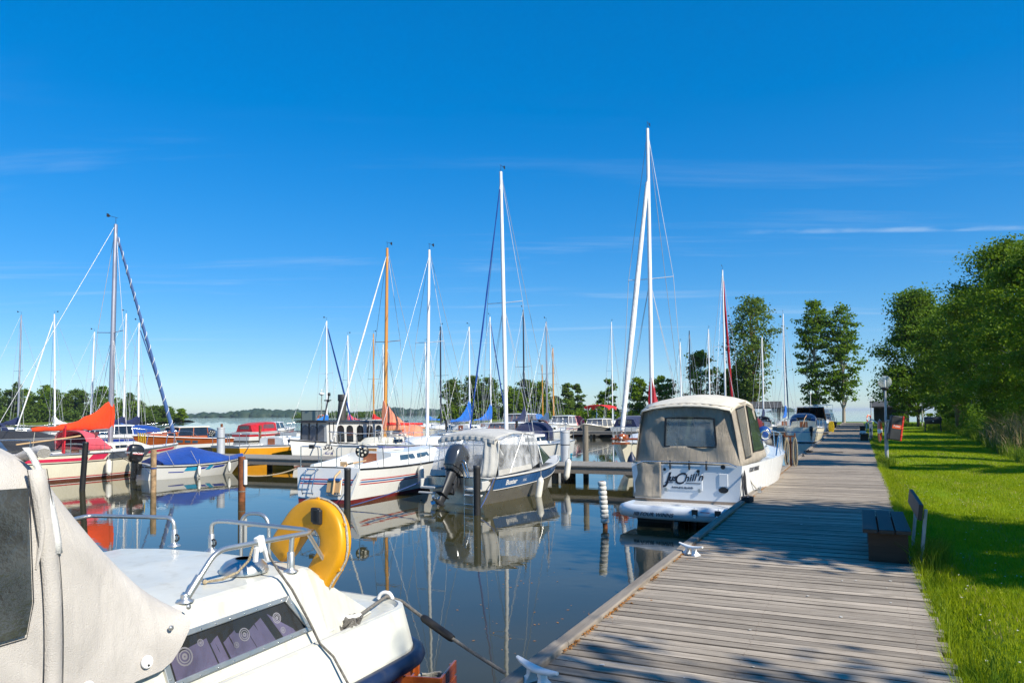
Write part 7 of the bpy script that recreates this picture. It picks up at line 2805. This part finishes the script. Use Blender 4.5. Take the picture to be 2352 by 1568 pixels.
# ================================================================== FAR BOATS: rows at the second and third pier
SB = 'sailboats in the harbour'
far_sail = [
    # label, u, s(mast), hd, L, mast, mastm, cover, furl, hood, extra
    ('sailboat with dark blue boom cover, leftmost mast of the harbour', -75.4, 44, 1, 8.5, 12.6, 'mast_alu', 'canvas_navy', None, 'canvas_navy', dict(rake=-1)),
    ('sailboat with white furled jib beside its mast, second mast from the left', -72.7, 46, -1, 8.6, 12.7, 'mast_white', 'canvas_white', 'canvas_white', 'vinyl_dark', dict(rake=-1, boom=0.2)),
    ('sailboat whose lone white mast stands between the left pair and the orange sail', -70.2, 48, 1, 8.0, 11.0, 'mast_white', None, None, 'canvas_mid_blue', dict(rake=-2, boom=0)),
    ('sailboat with navy boom cover right behind the orange sail', -62.5, 46, 1, 8.4, 12.1, 'mast_white', 'canvas_navy', None, None, dict(rake=-1)),
    ('sailboat with blue and white furled jib behind the mahogany cruiser', -55.2, 42, 1, 8.4, 10.3, 'mast_white', 'canvas_navy', 'jib_blue', 'canvas_blue', {}),
    ('white sailboat stern with blue sail cover and blue furled jib, left of the funnel', -41.7, 50, 1, 8.4, 10.5, 'mast_white', 'canvas_mid_blue', 'canvas_blue', None, dict(furl_r=0.07)),
    ('sailboat with thin white mast and pink sail cover right of the funnel', -45.6, 58, -1, 8.0, 10.2, 'mast_white', 'canvas_pink', None, None, dict(rake=-1)),
    ('sailboat with wooden mast and red sail cover behind the launch', -42.6, 58, -1, 8.0, 10.2, 'mast_wood', 'canvas_brightred', None, None, {}),
    ('sailboat with thin white mast just left of the big yellow mast', -52.9, 74, -1, 8.4, 11.0, 'mast_white', 'canvas_navy', None, None, {}),
    ('sailboat with short white mast and blue cover behind the orange sail cover', -41.6, 66, -1, 8.0, 10.0, 'mast_white', 'canvas_mid_blue', None, None, dict(rake=-1.5)),
    ('white sailboat with dark mast and glass windscreen left of the islet', -34.4, 57, -1, 8.4, 10.3, 'mast_dark', None, None, 'vinyl_dark', dict(boom=0)),
    ('sailboat with bright blue bundled sail, left one of the two blue sails', -31.4, 57, 1, 8.2, 10.1, 'mast_white', 'sail_blue', None, None, dict(ch=1.9, boom=0.44)),
    ('sailboat with bright blue cover and blue furled jib, right of the two blue sails', -33.9, 66, 1, 8.6, 12.2, 'mast_white', 'sail_blue', 'canvas_blue', None, dict(ch=1.7, boom=0.44)),
    ('sailboat with navy mast wrap right of the tall leaning mast', -26.5, 58, 1, 8.4, 11.4, 'mast_dark', 'canvas_navy', None, None, dict(ch=1.2, boom=0.3)),
    ('white sailboat with dark sprayhood, white round fender and dark blue boom cover', -21.8, 52, 1, 8.2, 9.4, 'mast_alu', 'canvas_steelblue', None, 'canvas_wine', dict(stripe='navy_paint')),
    ('two masted wooden ketch with varnished orange masts beyond the pink canopy', -36.0, 88, 1, 10.0, 10.8, 'mast_wood', None, None, None, dict(boom=0, mr=0.11)),
    ('sailboat with white mast left of the leaning furled sail', -26.7, 84, -1, 8.4, 13.2, 'mast_white', None, None, None, dict(boom=0)),
    ('sailboat with low white mast behind the cruiser canvas', -15.4, 70, -1, 7.6, 9.0, 'mast_white', None, None, None, dict(boom=0)),
    ('sailboat with black mast behind the cruiser canvas', -17.4, 84, -1, 8.0, 11.6, 'mast_dark', None, None, None, dict(boom=0, vane=False)),
    ('sailboat with white mast just right of the black mast', -12.7, 70, -1, 8.0, 10.1, 'mast_white', None, None, None, dict(boom=0)),
    ('sailboat with red furled sail beside its white mast', -9.0, 56, 1, 8.8, 12.9, 'mast_white', None, 'canvas_red', None, dict(boom=0, furl_r=0.09, rake=1.0)),
    ('white sailboat with navy cover under the forked aspen, stern towards us', -8.0, 71, 1, 8.2, 9.2, 'mast_white', 'canvas_navy', None, 'canvas_navy', dict(ch=0.9, boom=0.3)),
    ('sailboat with light blue sail cover left of the brown wheelhouse', -6.5, 76, 1, 8.2, 11.8, 'mast_white', 'sail_blue', 'canvas_steelblue', None, dict(ch=1.3, rake=2.0, boom=0.34)),
]
for (lab_, u, s, hd, L, mh, mm, cov, fu_, hood, ex) in far_sail:
    mt_ = 0.56
    kw = dict(cover=cov, furl=fu_, hood=hood, boom=0.38 if cov else 0, ch=0.7, spread=1, mr=0.072, wr=0.012, furl_r=0.06)
    kw.update(ex)
    s0 = s - mt_ * L * hd
    r_, hl_, st_ = sailboat('sailboat', lab_, u, s0, hd, L, 2.5, 0.95, 0.9, 1.12, mast=mh, mastm=mm, mt=mt_, levels=[('z', 0.06), ('z', 0.12)], mats=['antifoul_red', ['mid_blue', 'red_paint', 'antifoul_black'][int(-u) % 3], ['gelcoat', 'gelcoat_old', 'gelcoat'][int(-u * 3) % 3]], group=SB, **kw)
    if 'ketch' in lab_:
        b = MB()
        b.tube([(0, 2.0, 0.9), (0, 1.95, 8.4)], [0.1, 0.06], n=8)
        b.build('mizzen_mast', 'mast_wood', r_)
t = thing('ring_fender', 'round white fender at the stern of the sailboat with the dark sprayhood', 'fender', US(-20.6, 48.2, 1.35), -TH, 'fenders')
MB().loft([[Vector(((0.24 + 0.09 * math.cos(b_)) * math.cos(a), 0.09 * math.sin(b_), (0.24 + 0.09 * math.cos(b_)) * math.sin(a))) for b_ in (6.283 * j / 8 for j in range(8))] for a in (6.283 * k / 18 for k in range(19))], cap=False).build('ring', 'fender_white', t)

CG = 'motor cruisers in the harbour'
cabin_cruiser('cabin_cruiser', 'white cruiser with red canopy far left of the launch', -50.2, 48.5, 1, 7.0, 2.6, 0.85, 0.9, 1.15, levels=[('z', 0.08), ('s', 0.42), ('s', 0.22)], mats=['antifoul_black', 'gelcoat', 'red_paint', 'gelcoat'], cabin=(0.48, 0.68, 0.6), canopy='canvas_red', glass='glass_blue', group=CG)
cabin_cruiser('wooden_cruiser', 'white motor yacht with brown window frames and blue aft cover in front of the islet', -30.3, 70.0, -1, 9.0, 2.9, 1.0, 1.05, 1.4, cabin=(0.36, 0.70, 0.95), frame='mahogany', canopy='canvas_mid_blue', glass='smoke_glass', group=CG)
cabin_cruiser('wooden_cruiser', 'lower wooden cruiser with varnished cabin in front of the motor yacht', -24.3, 53.5, -1, 7.6, 2.5, 0.85, 0.9, 1.15, cabin=(0.30, 0.70, 0.55), cabm='mahogany', frame='mahogany', roof='gelcoat', glass='smoke_glass', group=CG)
cabin_cruiser('cabin_cruiser', 'white cruiser with faded pink red canopy beyond the blue boom cover', -26.2, 70.5, -1, 8.0, 2.9, 1.0, 1.05, 1.35, levels=[('z', 0.08), ('s', 0.40), ('s', 0.30)], mats=['antifoul_red', 'gelcoat', 'pink_ink', 'gelcoat'], cabin=(0.42, 0.62, 0.75), canopy='canvas_pink', glass='smoke_glass', group=CG)
Bm, hl = cabin_cruiser('cabin_cruiser', 'grey hulled cruiser with white wheelhouse and red awning on poles', -23.0, 71.0, -1, 7.4, 2.7, 0.75, 0.8, 1.3, levels=[('z', 0.15), ('z', 0.2)], mats=['antifoul_black', 'grey_hull', 'grey_hull'], cabin=(0.30, 0.62, 0.72), cabm='gelcoat', frame='gelcoat_cream', glass='smoke_glass', group=CG)
b = MB()
for x in (-0.9, 0.9):
    b.tube([(x, 1.2, 1.0), (x, 1.0, 2.95)], 0.03)
    b.tube([(x, 3.6, 1.9), (x, 3.9, 2.95)], 0.03)
b.build('awning_pole', 'steel', Bm)
b = MB()
rows = []
for i in range(11):
    y = 0.8 + 3.4 * i / 10
    rows.append([Vector((x * 1.15, y, 2.85 + 0.22 * (1 - x * x) + 0.06 * math.sin(i * 1.9) * x - (0.30 if abs(x) == 1 else 0) * (0.6 + 0.4 * math.sin(i * 1.1)))) for x in (-1, -0.96, -0.5, 0, 0.5, 0.96, 1)])
b.grid(rows)
b.build('awning', 'canvas_brightred', Bm, solid=0.03)
cabin_cruiser('cabin_cruiser', 'white cruiser with navy blue aft canopy left of the leaning furled sail', -19.4, 64.2, 1, 8.0, 2.9, 0.95, 1.0, 1.3, cabin=(0.46, 0.66, 0.7), canopy='canvas_navy', glass='glass_dark', group=CG)
cabin_cruiser('cabin_cruiser', 'white cruiser with solar panel partly hidden behind the beige canvas', -16.4, 64.2, 1, 8.0, 2.8, 0.95, 1.0, 1.3, cabin=(0.30, 0.62, 0.95), glass='glass_dark', group=CG)
cabin_cruiser('cabin_cruiser', 'low white motorboat between the far left masts', -66.3, 40.5, 1, 7.2, 2.5, 0.85, 0.9, 1.15, cabin=(0.36, 0.64, 0.6), glass='glass_dark', group=CG)
cabin_cruiser('cabin_cruiser', 'small white motorboat with purple cover beside the launch bow', -36.6, 45.5, 1, 6.2, 2.3, 0.8, 0.85, 1.05, cabin=(0.34, 0.62, 0.5), cover='canvas_purple', glass='glass_dark', group=CG)

# ================================================================== PIERS AND PILES
PG = 'mooring piles'


def pier(name, label, u0, u1, s0, s1, z=0.60, step=3.2):
    t = thing(name, label, 'pier', (0, 0, 0), -TH, 'piers')
    b = MB()
    n = int(abs(u1 - u0) / 0.125)
    for i in range(n):
        u = u0 + (u1 - u0) * (i + 0.5) / n
        b.box((u, (s0 + s1) / 2, z - 0.02 + random.uniform(-0.003, 0.003)), (0.118, s1 - s0, 0.04))
    stuff(b.build('decking', 'pier_deck', t))
    for s in (s0 + 0.1, s1 - 0.1):
        b = MB()
        b.box(((u0 + u1) / 2, s, z - 0.15), (abs(u1 - u0), 0.14, 0.2))
        b.build('stringer', 'dock_beam', t)
    k = int(abs(u1 - u0) / step)
    for i in range(k + 1):
        u = u0 + (u1 - u0) * i / max(1, k)
        for s in (s0 + 0.3, s1 - 0.3):
            b = MB()
            b.tube([(u, s, -1.5), (u, s, z - 0.05)], 0.12, n=10)
            b.build('pier_pile', 'pile_wood', t)
    return t


pier('wooden_pier', 'grey wooden pier reaching left from the dock between the two nearest rows of boats', -33.5, -2.12, 22.0, 24.2)
pier('wooden_pier', 'second wooden pier farther along the dock', -58, -2.12, 62.0, 63.4)
pier('wooden_pier', 'third wooden pier near the head of the harbour', -44, -2.12, 92.0, 93.4)
pier('wooden_pier', 'far left pier behind the orange sail', -84, -38, 51.5, 52.9)


def pile(label, u, s, h, r=0.075, mat='black_rubber', lean=(0, 0), cap=None, name='mooring_pile'):
    t = thing(name, label, 'pile', US(u, s, 0), -TH, PG)
    b = MB()
    b.tube([(0, 0, -1.5), (0, 0, 0), (lean[0] * h, lean[1] * h, h)], r, n=14)
    b.build('shaft', mat, t)
    if cap:
        b = MB()
        b.lathe([(r * 1.02, 0), (r * 1.05, 0.01), (r * 1.05, 0.05), (r * 0.9, 0.07)], (lean[0] * h, lean[1] * h, h - 0.02), n=14)
        b.build('cap', cap, t)
    return t


pile('leaning black pile in front of the red trimmed sailboat', -22.3, 15.0, 1.48, 0.085, 'black_rubber', (0.10, 0.0), 'black_trim')
p = pile('thin rusty orange pile beside the black outboard', -19.6, 15.45, 1.30, 0.085, 'rust_pale')
MB().lathe([(0.09, 0), (0.095, 0.02), (0.09, 0.05)], (0, 0, 0.70), n=12).build('rope_turn', 'rope_blue', p)
p = pile('brown rusty pile with white plastic tube, left of the striped sailboat', -15.15, 14.68, 1.20, 0.095, 'rust')
b = MB()
b.tube([(0.13, 0.0, 0.45), (0.13, 0.0, 1.12)], 0.05, n=12)
b.build('plastic_tube', 'plastic_white', p)
b = MB()
b.lathe([(0.102, 0), (0.102, 0.03)], (0, 0, 0.25), n=12)
b.build('rope_turn', 'rope_grey', p)
pile('black pile in front of the striped sailboat', -11.39, 14.42, 0.95, 0.082, 'black_rubber', (0.01, 0), 'charcoal')
pile('black pile in front of the grey outboard', -7.88, 14.62, 1.08, 0.082, 'black_rubber', (0.0, 0), 'charcoal')
p = pile('pile wrapped in white foam rings left of the canvas cruiser', -4.62, 13.95, 0.93, 0.05, 'rust', (-0.07, 0.0), None)
for k in range(9):
    z = 0.10 + 0.092 * k
    b = MB()
    b.lathe([(0.062, 0), (0.082, 0.012), (0.085, 0.045), (0.082, 0.08), (0.062, 0.09)], (-0.07 * z, 0, z), n=14)
    b.build('foam_ring', 'foam_wrap', p)
for u, s, h, lab_ in ((-26.1, 24.05, 1.75, 'fat light grey steel pile on the pier beside the yellow hull'), (-9.35, 23.9, 1.62, 'fat light grey steel pile on the pier behind the aluminium boat')):
    p = pile(lab_, u, s, h, 0.17, 'zinc_pile', cap='grey_paint')
    MB().lathe([(0.174, 0), (0.178, 0.01), (0.174, 0.03)], (0, 0, h - 0.45), n=14).build('band', 'black_trim', p)
pile('weathered wooden post behind the grey steel pile', -8.75, 24.35, 1.85, 0.10, 'pile_wood')
for i, (u, s, h, lab_) in enumerate([(-33.0, 47.0, 1.9, 'dark pile left of the white sailboat with the dark mast'), (-27.6, 46.5, 1.9, 'dark pile behind the clear canopy'), (-19.6, 44.0, 2.1, 'tall black pile in front of the grey hulled cruiser'), (-20.9, 44.5, 1.8, 'black pile beside the dark sprayhood'), (-39.5, 40.0, 1.6, 'rusty brown pile behind the launch bow'), (-45.5, 42.0, 1.7, 'dark red pile left of the launch'), (-50.5, 40.0, 1.5, 'thin steel pile in open water left of the yellow hull')]):
    pile(lab_, u, s, h, 0.09, ['black_rubber', 'black_rubber', 'black_rubber', 'black_rubber', 'rust', 'rust', 'galvanised'][i])

# ================================================================== THINGS ON THE DOCK AND LAWN
def cleat(label, u, s, z=0.604, sc=1.0, mat='plastic_white', rz=0.0):
    t = thing('dock_cleat', label, 'cleat', US(u, s, z), -TH + rz, 'dock cleats')
    t.scale = (sc, sc, sc)
    b = MB()
    rings = []
    for y, w_, zt, zb in ((-0.17, 0.012, 0.115, 0.095), (-0.12, 0.022, 0.108, 0.078), (-0.05, 0.03, 0.10, 0.066), (0.0, 0.032, 0.098, 0.062), (0.05, 0.03, 0.10, 0.066), (0.12, 0.022, 0.108, 0.078), (0.17, 0.012, 0.115, 0.095)):
        rings.append([Vector((w_ * math.cos(a), y, (zt + zb) / 2 + (zt - zb) / 2 * math.sin(a))) for a in (6.283 * k / 10 for k in range(10))])
    b.loft(rings)
    b.build('horns', mat, t)
    b = MB()
    for sg in (-1, 1):
        b.loft([[Vector((wx * cx_, sg * yy + wy * cy_, z_)) for cx_, cy_ in ((-1, -1), (1, -1), (1, 1), (-1, 1))] for z_, yy, wx, wy in ((0.0, 0.075, 0.045, 0.03), (0.012, 0.072, 0.042, 0.026), (0.045, 0.05, 0.024, 0.014), (0.08, 0.04, 0.024, 0.02))], smooth=False)
    b.build('foot', mat, t, bevel=0.004)
    return t


cleat('white cleat in the bottom corner of the dock, holding the grey rope', -1.86, 4.22, rz=1.1, sc=1.15)
cleat('white cleat on the sunlit edge of the dock nearest the cruiser', -1.84, 8.75, rz=1.0, sc=1.1)
cleat('steel cleat with the cruiser spring line', -1.92, 16.0, mat='steel_dull')
cleat('cleat with black rope under the cruiser stern corner', -1.92, 14.2, mat='charcoal')
cleat('dark cleat farther along the dock edge', -1.9, 29.0, mat='charcoal')
cleat('dark cleat with a loose line on the dock edge', -1.9, 32.0, mat='charcoal')
b = MB()
for k in range(3):
    b.tube([US(-1.9 + 0.12 * math.cos(q) * (1 + 0.2 * k), 32 + 0.25 * math.sin(q) * (1 + 0.3 * k), 0.63 + 0.012 * k) for q in (6.283 * j / 12 for j in range(13))], 0.016, n=6)
b.tube([US(-1.8, 32.1, 0.62), US(-1.2, 32.4, 0.615), US(-0.6, 32.0, 0.615)], 0.016, n=6)
tag(b.build('rope_coil', 'rope_black'), 'dark line coiled on the dock edge', 'rope', 'mooring lines')
b = MB()
for k in range(4):
    b.tube([US(-1.92 + 0.10 * math.cos(q + k), 14.2 + 0.14 * math.sin(q + k), 0.63 + 0.02 * k) for q in (6.283 * j / 12 for j in range(13))], 0.018, n=6)
tag(b.build('rope_coil', 'rope_black'), 'black rope heaped round the cleat at the cruiser stern', 'rope', 'mooring lines')


def lamp(label, u, s):
    t = thing('lamp_post', label, 'lamp post', US(u, s, 0.5), -TH, 'lamp posts')
    b = MB()
    b.tube([(0, 0, -0.2), (0, 0, 1.15), (0, 0, 1.22), (0, 0, 2.45)], [0.057, 0.057, 0.038, 0.036], n=16)
    b.build('post', 'galvanised', t)
    b = MB()
    b.lathe([(0.03, 2.42), (0.10, 2.46), (0.115, 2.50), (0.10, 2.53), (0.03, 2.53)], n=18)
    b.build('collar', 'charcoal', t)
    b = MB()
    b.sphere((0, 0, 2.70), 0.205, n=28, k=16)
    b.build('globe', 'lamp_glass', t)
    b = MB()
    b.lathe([(0.022, 2.52), (0.028, 2.60), (0.028, 2.74), (0.02, 2.77)], n=12)
    b.build('bulb', 'plastic_white', t)
    return t


lamp('lamp post with clear globe nearest on the lawn, lifebuoy and black box beside it', 0.78, 26.4)
lamp('smaller looking lamp post farther down the dock in front of the dark shed', 0.95, 70.0)


def ring_buoy(label, loc, rz, r=0.30):
    t = thing('lifebuoy', label, 'lifebuoy', loc, rz, 'lifebuoys')
    k = 32
    b = MB()
    cols = []
    rings = [[Vector(((r + 0.058 * math.cos(b_)) * math.cos(a), 0.045 * math.sin(b_), (r + 0.058 * math.cos(b_)) * math.sin(a))) for b_ in (6.283 * j / 10 for j in range(10))] for a in (6.283 * i / k for i in range(k + 1))]
    for i in range(k):
        b.loft(rings[i:i + 2], 1 if (i % 8) in (7, 0) else 0, cap=False)
    b.build('ring', ['plastic_orange', 'plastic_white'], t)
    b = MB()
    b.tube([Vector(((r + 0.075 + 0.02 * math.sin(q * 4)) * math.cos(q), 0.0, (r + 0.075 + 0.02 * math.sin(q * 4)) * math.sin(q))) for q in (6.283 * i / 40 for i in range(41))], 0.008, n=5)
    b.build('grab_line', 'rope_white', t)
    return t


ring_buoy('orange and white lifebuoy hanging edge on by the nearest lamp post', US(0.60, 26.32, 1.62), -TH + R(84))
ring_buoy('orange lifebuoy by the farther lamp post', US(0.75, 69.8, 1.55), -TH + R(60))
bx = thing('defibrillator_box', 'black box with red side and orange label leaning on the nearest lamp post', 'box', US(1.02, 26.25, 1.72), -TH + R(20))
bx.rotation_euler = (0, R(8), -TH + R(18))
MB().box((0, 0, 0), (0.34, 0.22, 0.78)).build('case', 'charcoal', bx, bevel=0.03)
b = MB()
b.box((0.19, 0, 0), (0.05, 0.235, 0.79))
for z in (-0.22, 0.0, 0.22):
    b.box((0.19, 0, z), (0.06, 0.245, 0.05))
b.build('red_edge', 'plastic_red', bx, bevel=0.01)
b = MB()
b.box((0.02, -0.113, 0.04), (0.27, 0.006, 0.12))
lb = b.build('label_plate', 'plastic_orange', bx)
text('Pulsar', 0.085, lb, (0.02, -0.118, 0.055), face_rot((1, 0, 0), (0, -1, 0)), 'white_ink', 0, 0.001)
b = MB()
b.tube(arc((-0.20, 0, 0.12), 0.10, 1.2, 5.0, 8, (1, 0, 0), (0, 0, 1)), 0.02)
b.tube([(-0.2, 0, 0.2), (-0.2, 0, -0.2)], 0.03)
b.build('bracket', 'canvas_grey', bx)


def bench(label, u, s, L=1.7):
    t = thing('bench', label, 'bench', US(u, s, 0.60), -TH, 'dark wooden benches')
    for k in range(3):
        b = MB()
        b.box((-0.24 + 0.165 * k + 0.08, L / 2, 0.36), (0.148, L, 0.045))
        b.build('seat_board', 'dark_wood', t, bevel=0.006)
    for y in (0.22, L - 0.25):
        b = MB()
        b.box((0.02, y, 0.168), (0.40, 0.12, 0.335))
        b.build('support', 'brown_board', t, bevel=0.008)
    b = MB()
    b.box((0.335, L / 2, 0.59), (0.045, L, 0.17), rot=(0, 0.12, 0))
    b.build('backrest', 'dark_wood', t, bevel=0.006)
    for y in (0.15, L - 0.2):
        b = MB()
        b.box((0.365, y, 0.30), (0.035, 0.05, 0.62), rot=(0, 0.1, 0))
        b.build('back_post', 'galvanised', t, bevel=0.006)
    return t


bench('dark wooden bench in the tree shade at the dock edge, nearest to us', 0.24, 9.0, 1.7)
bench('dark bench farther down the dock by the white box', 0.22, 44.8, 1.7)
bench('farthest dark bench by the dock edge', 0.22, 66.0, 1.7)
t = thing('hose_post', 'rusty steel post at the pier corner with hanging hose', 'post', US(-1.93, 24.0, 0.58), -TH)
b = MB()
b.box((0, 0, 0.46), (0.055, 0.055, 0.95))
b.build('post', 'rust', t, bevel=0.004)
b = MB()
b.box((-0.02, 0, 0.93), (0.34, 0.05, 0.05))
b.box((-0.17, 0, 0.98), (0.04, 0.04, 0.1))
b.box((0.13, 0, 0.98), (0.04, 0.04, 0.1))
b.build('bracket', 'rust', t, bevel=0.004)
b = MB()
b.box((-0.16, 0, 0.47), (0.035, 0.035, 0.98), rot=(0, -0.16, 0))
b.build('strut', 'black_trim', t)
hs_ = thing('water_hose', 'cream garden hose hanging in loops on the rusty post', 'hose', US(-1.93, 24.0, 0.58), -TH)
b = MB()
for k in range(9):
    w_ = 0.10 + 0.016 * k
    dr = 0.78 + 0.018 * k
    xo = (0.13 if k % 4 else -0.12)
    b.tube([(xo - w_ * math.sin(q) * 0.30 + 0.02 * math.sin(k), -0.05 - 0.008 * k, 0.90 - dr * (0.5 - 0.5 * math.cos(q)) ** 0.9) for q in (6.283 * j / 18 for j in range(19))], 0.013, n=6)
b.build('loops', 'rope_cream', hs_)
for u, s, z, lab_ in ((-2.0, 62.2, 0.95, 'yellow hose hanging on the corner post of the second pier'),):
    t = thing('hose_hank', lab_, 'hose', US(u, s, z), -TH, 'hanging ropes')
    b = MB()
    for k in range(8):
        b.tube([(-0.10 + 0.03 * k + (0.06 + 0.006 * k) * math.sin(q), 0, 0.45 - (0.78 + 0.04 * (k % 3)) * (0.5 - 0.5 * math.cos(q))) for q in (6.283 * j / 14 for j in range(15))], 0.03, n=6)
    b.build('loops', 'rope_yellow', t)
    t = thing('hose_post', 'dark post carrying the yellow hose', 'post', US(u, s + 0.05, 0.6), -TH)
    MB().box((0, 0.1, 0.4), (0.06, 0.06, 0.9)).build('post', 'rust', t)
t = thing('supply_post', 'grey power supply post beside the dark far bench', 'post', US(0.62, 48.5, 0.55), -TH)
MB().box((0, 0, 0.5), (0.20, 0.20, 1.0)).build('body', 'galvanised', t, bevel=0.01)
MB().box((0, 0, 1.03), (0.24, 0.24, 0.06)).build('cap', 'grey_paint', t, bevel=0.01)
MB().box((0.02, -0.103, 0.1), (0.14, 0.01, 0.3)).build('cable_box', 'charcoal', t)
t = thing('white_crate', 'small white crate on the dock by the dark far bench', 'crate', US(0.20, 52.0, 0.6), -TH)
MB().box((0, 0, 0.17), (0.36, 0.4, 0.34)).build('body', 'plastic_white', t, bevel=0.015)
MB().box((0, -0.205, 0.08), (0.12, 0.01, 0.16)).build('opening', 'black_trim', t)
t = thing('roof_sign', 'white gabled notice stand at the foot of the far lamp post', 'sign', US(0.95, 66.5, 0.55), -TH)
for sd in (-1, 1):
    MB().box((sd * 0.26, 0, 0.78), (0.66, 0.06, 0.10), rot=(0, sd * 0.65, 0)).build('gable_board', 'plastic_white', t)
    MB().box((sd * 0.42, 0, 0.3), (0.07, 0.07, 0.7)).build('leg', 'plastic_white', t)
t = thing('barbecue', 'black kettle barbecue on legs at the edge of the lawn', 'barbecue', US(5.4, 68.0, 0.5), -TH)
b = MB()
b.loft([[Vector((x, 0.26 * math.cos(a), 0.86 + h_ * math.sin(a))) for a in (math.pi * k / 12 for k in range(13))] for x, h_ in ((-0.62, 0.26), (-0.6, 0.34), (0.6, 0.34), (0.62, 0.26))], closed=False, cap=False)
for x in (-0.62, 0.62):
    b.add([Vector((x, 0.26 * math.cos(math.pi * k / 12), 0.86 + 0.3 * math.sin(math.pi * k / 12))) for k in range(13)], [tuple(range(13))])
b.build('lid', 'grill_black', t)
MB().box((0, 0, 0.74), (1.2, 0.5, 0.24)).build('fire_box', 'grill_black', t, bevel=0.04)
for x in (-0.52, 0.52):
    for y in (-0.2, 0.2):
        MB().tube([(x * 1.12, y * 1.1, -0.05), (x, y, 0.65)], 0.03).build('leg', 'grill_black', t)
MB().lathe([(0.05, 0), (0.05, 0.02)], (0, -0.26, 0.84), n=12, axis=(0, -1, 0)).build('emblem', 'plastic_white', t)
sh = thing('wooden_shed', 'dark wooden shed with grey roof at the end of the lawn', 'shed', US(3.4, 96.0, 0.5), -TH)
b = MB()
for k in range(22):
    b.box((-1.7 + 0.162 * k, -1.5, 1.1), (0.15, 0.03, 2.2))
    if k < 19:
        b.box((-1.78, -1.42 + 0.158 * k, 1.1), (0.03, 0.15, 2.2))
stuff(b.build('wall_boards', 'shed_wood', sh))
MB().box((0, 0, 1.05), (3.5, 2.94, 2.1)).build('wall', 'shed_wood', sh)
b = MB()
b.add([(-2.2, -2.0, 2.15), (2.2, -2.0, 2.15), (2.2, 0, 2.85), (-2.2, 0, 2.85), (-2.2, 2.0, 2.15), (2.2, 2.0, 2.15)], [(0, 1, 2, 3), (3, 2, 5, 4)])
b.build('roof', 'roof_felt', sh, solid=0.10)
b = MB()
b.box((0, -1.99, 2.12), (4.4, 0.04, 0.16))
b.build('fascia', 'charcoal', sh)
sh = thing('shelter', 'small grey roofed shelter on posts by the forked aspen', 'shelter', US(-11.8, 104.5, 0.4), -TH)
b = MB()
b.add([(-2.4, -1.4, 2.3), (2.4, -1.4, 2.3), (2.4, 0.2, 3.2), (-2.4, 0.2, 3.2), (-2.4, 1.6, 2.4), (2.4, 1.6, 2.4)], [(0, 1, 2, 3), (3, 2, 5, 4)])
b.build('roof', 'roof_felt', sh, solid=0.12)
for x in (-2, 2):
    for y in (-1.1, 1.2):
        MB().box((x, y, 1.0), (0.14, 0.14, 2.7)).build('post', 'shed_wood', sh)
# lamp, notice board, lifebuoy and gull on the far pier
t = thing('pier_lamp', 'slim green lamp post on the far pier with a gull on top', 'lamp post', US(-52.9, 62.6, 0.6), -TH, 'lamp posts')
MB().tube([(0, 0, 0), (0, 0, 3.9)], 0.05, n=8).build('post', 'green_grey', t)
MB().lathe([(0.05, 3.85), (0.28, 3.95), (0.32, 4.05), (0.2, 4.18), (0.03, 4.2)], n=14).build('lamp_head', 'plastic_white', t)
gl = thing('gull', 'white gull standing on the far pier lamp', 'bird', US(-52.9, 62.6, 4.79), -TH + 0.6)
b = MB()
b.loft([[Vector((r_ * math.cos(a) * 0.8, y, z_ + r_ * math.sin(a))) for a in (6.283 * k / 10 for k in range(10))] for y, z_, r_ in ((-0.27, 0.10, 0.01), (-0.18, 0.13, 0.05), (-0.05, 0.17, 0.085), (0.08, 0.20, 0.08), (0.14, 0.26, 0.05), (0.18, 0.32, 0.05), (0.24, 0.32, 0.025), (0.30, 0.30, 0.008))])
b.tube([(0.03, 0, 0), (0.03, 0, 0.12)], 0.01, n=5)
b.tube([(-0.03, 0, 0), (-0.03, 0, 0.12)], 0.01, n=5)
b.build('body', 'plastic_white', gl)
b = MB()
for sd in (-1, 1):
    b.panel([(sd * 0.075, 0.06, 0.24), (sd * 0.085, -0.1, 0.24), (sd * 0.03, -0.32, 0.13), (sd * 0.075, -0.12, 0.14)], 0.012)
b.build('wing', 'grey_paint', gl)
ring_buoy('orange and white lifebuoy on the far pier lamp', US(-52.7, 62.3, 1.9), -TH + R(10), 0.42)
t = thing('notice_board', 'grey green notice board on the far pier behind the launch', 'sign', US(-54.2, 63.0, 0.6), -TH)
MB().box((0, 0, 1.45), (3.6, 0.06, 1.5)).build('board', 'green_grey', t)
b = MB()
b.box((0, 0, 2.22), (3.7, 0.1, 0.06))
b.box((0, 0, 0.68), (3.7, 0.1, 0.06))
b.box((-1.82, 0, 1.45), (0.06, 0.1, 1.6))
b.box((1.82, 0, 1.45), (0.06, 0.1, 1.6))
b.build('frame', 'charcoal', t)
for x in (-1.2, 1.2):
    MB().box((x, 0.06, 0.6), (0.1, 0.08, 1.4)).build('post', 'charcoal', t)
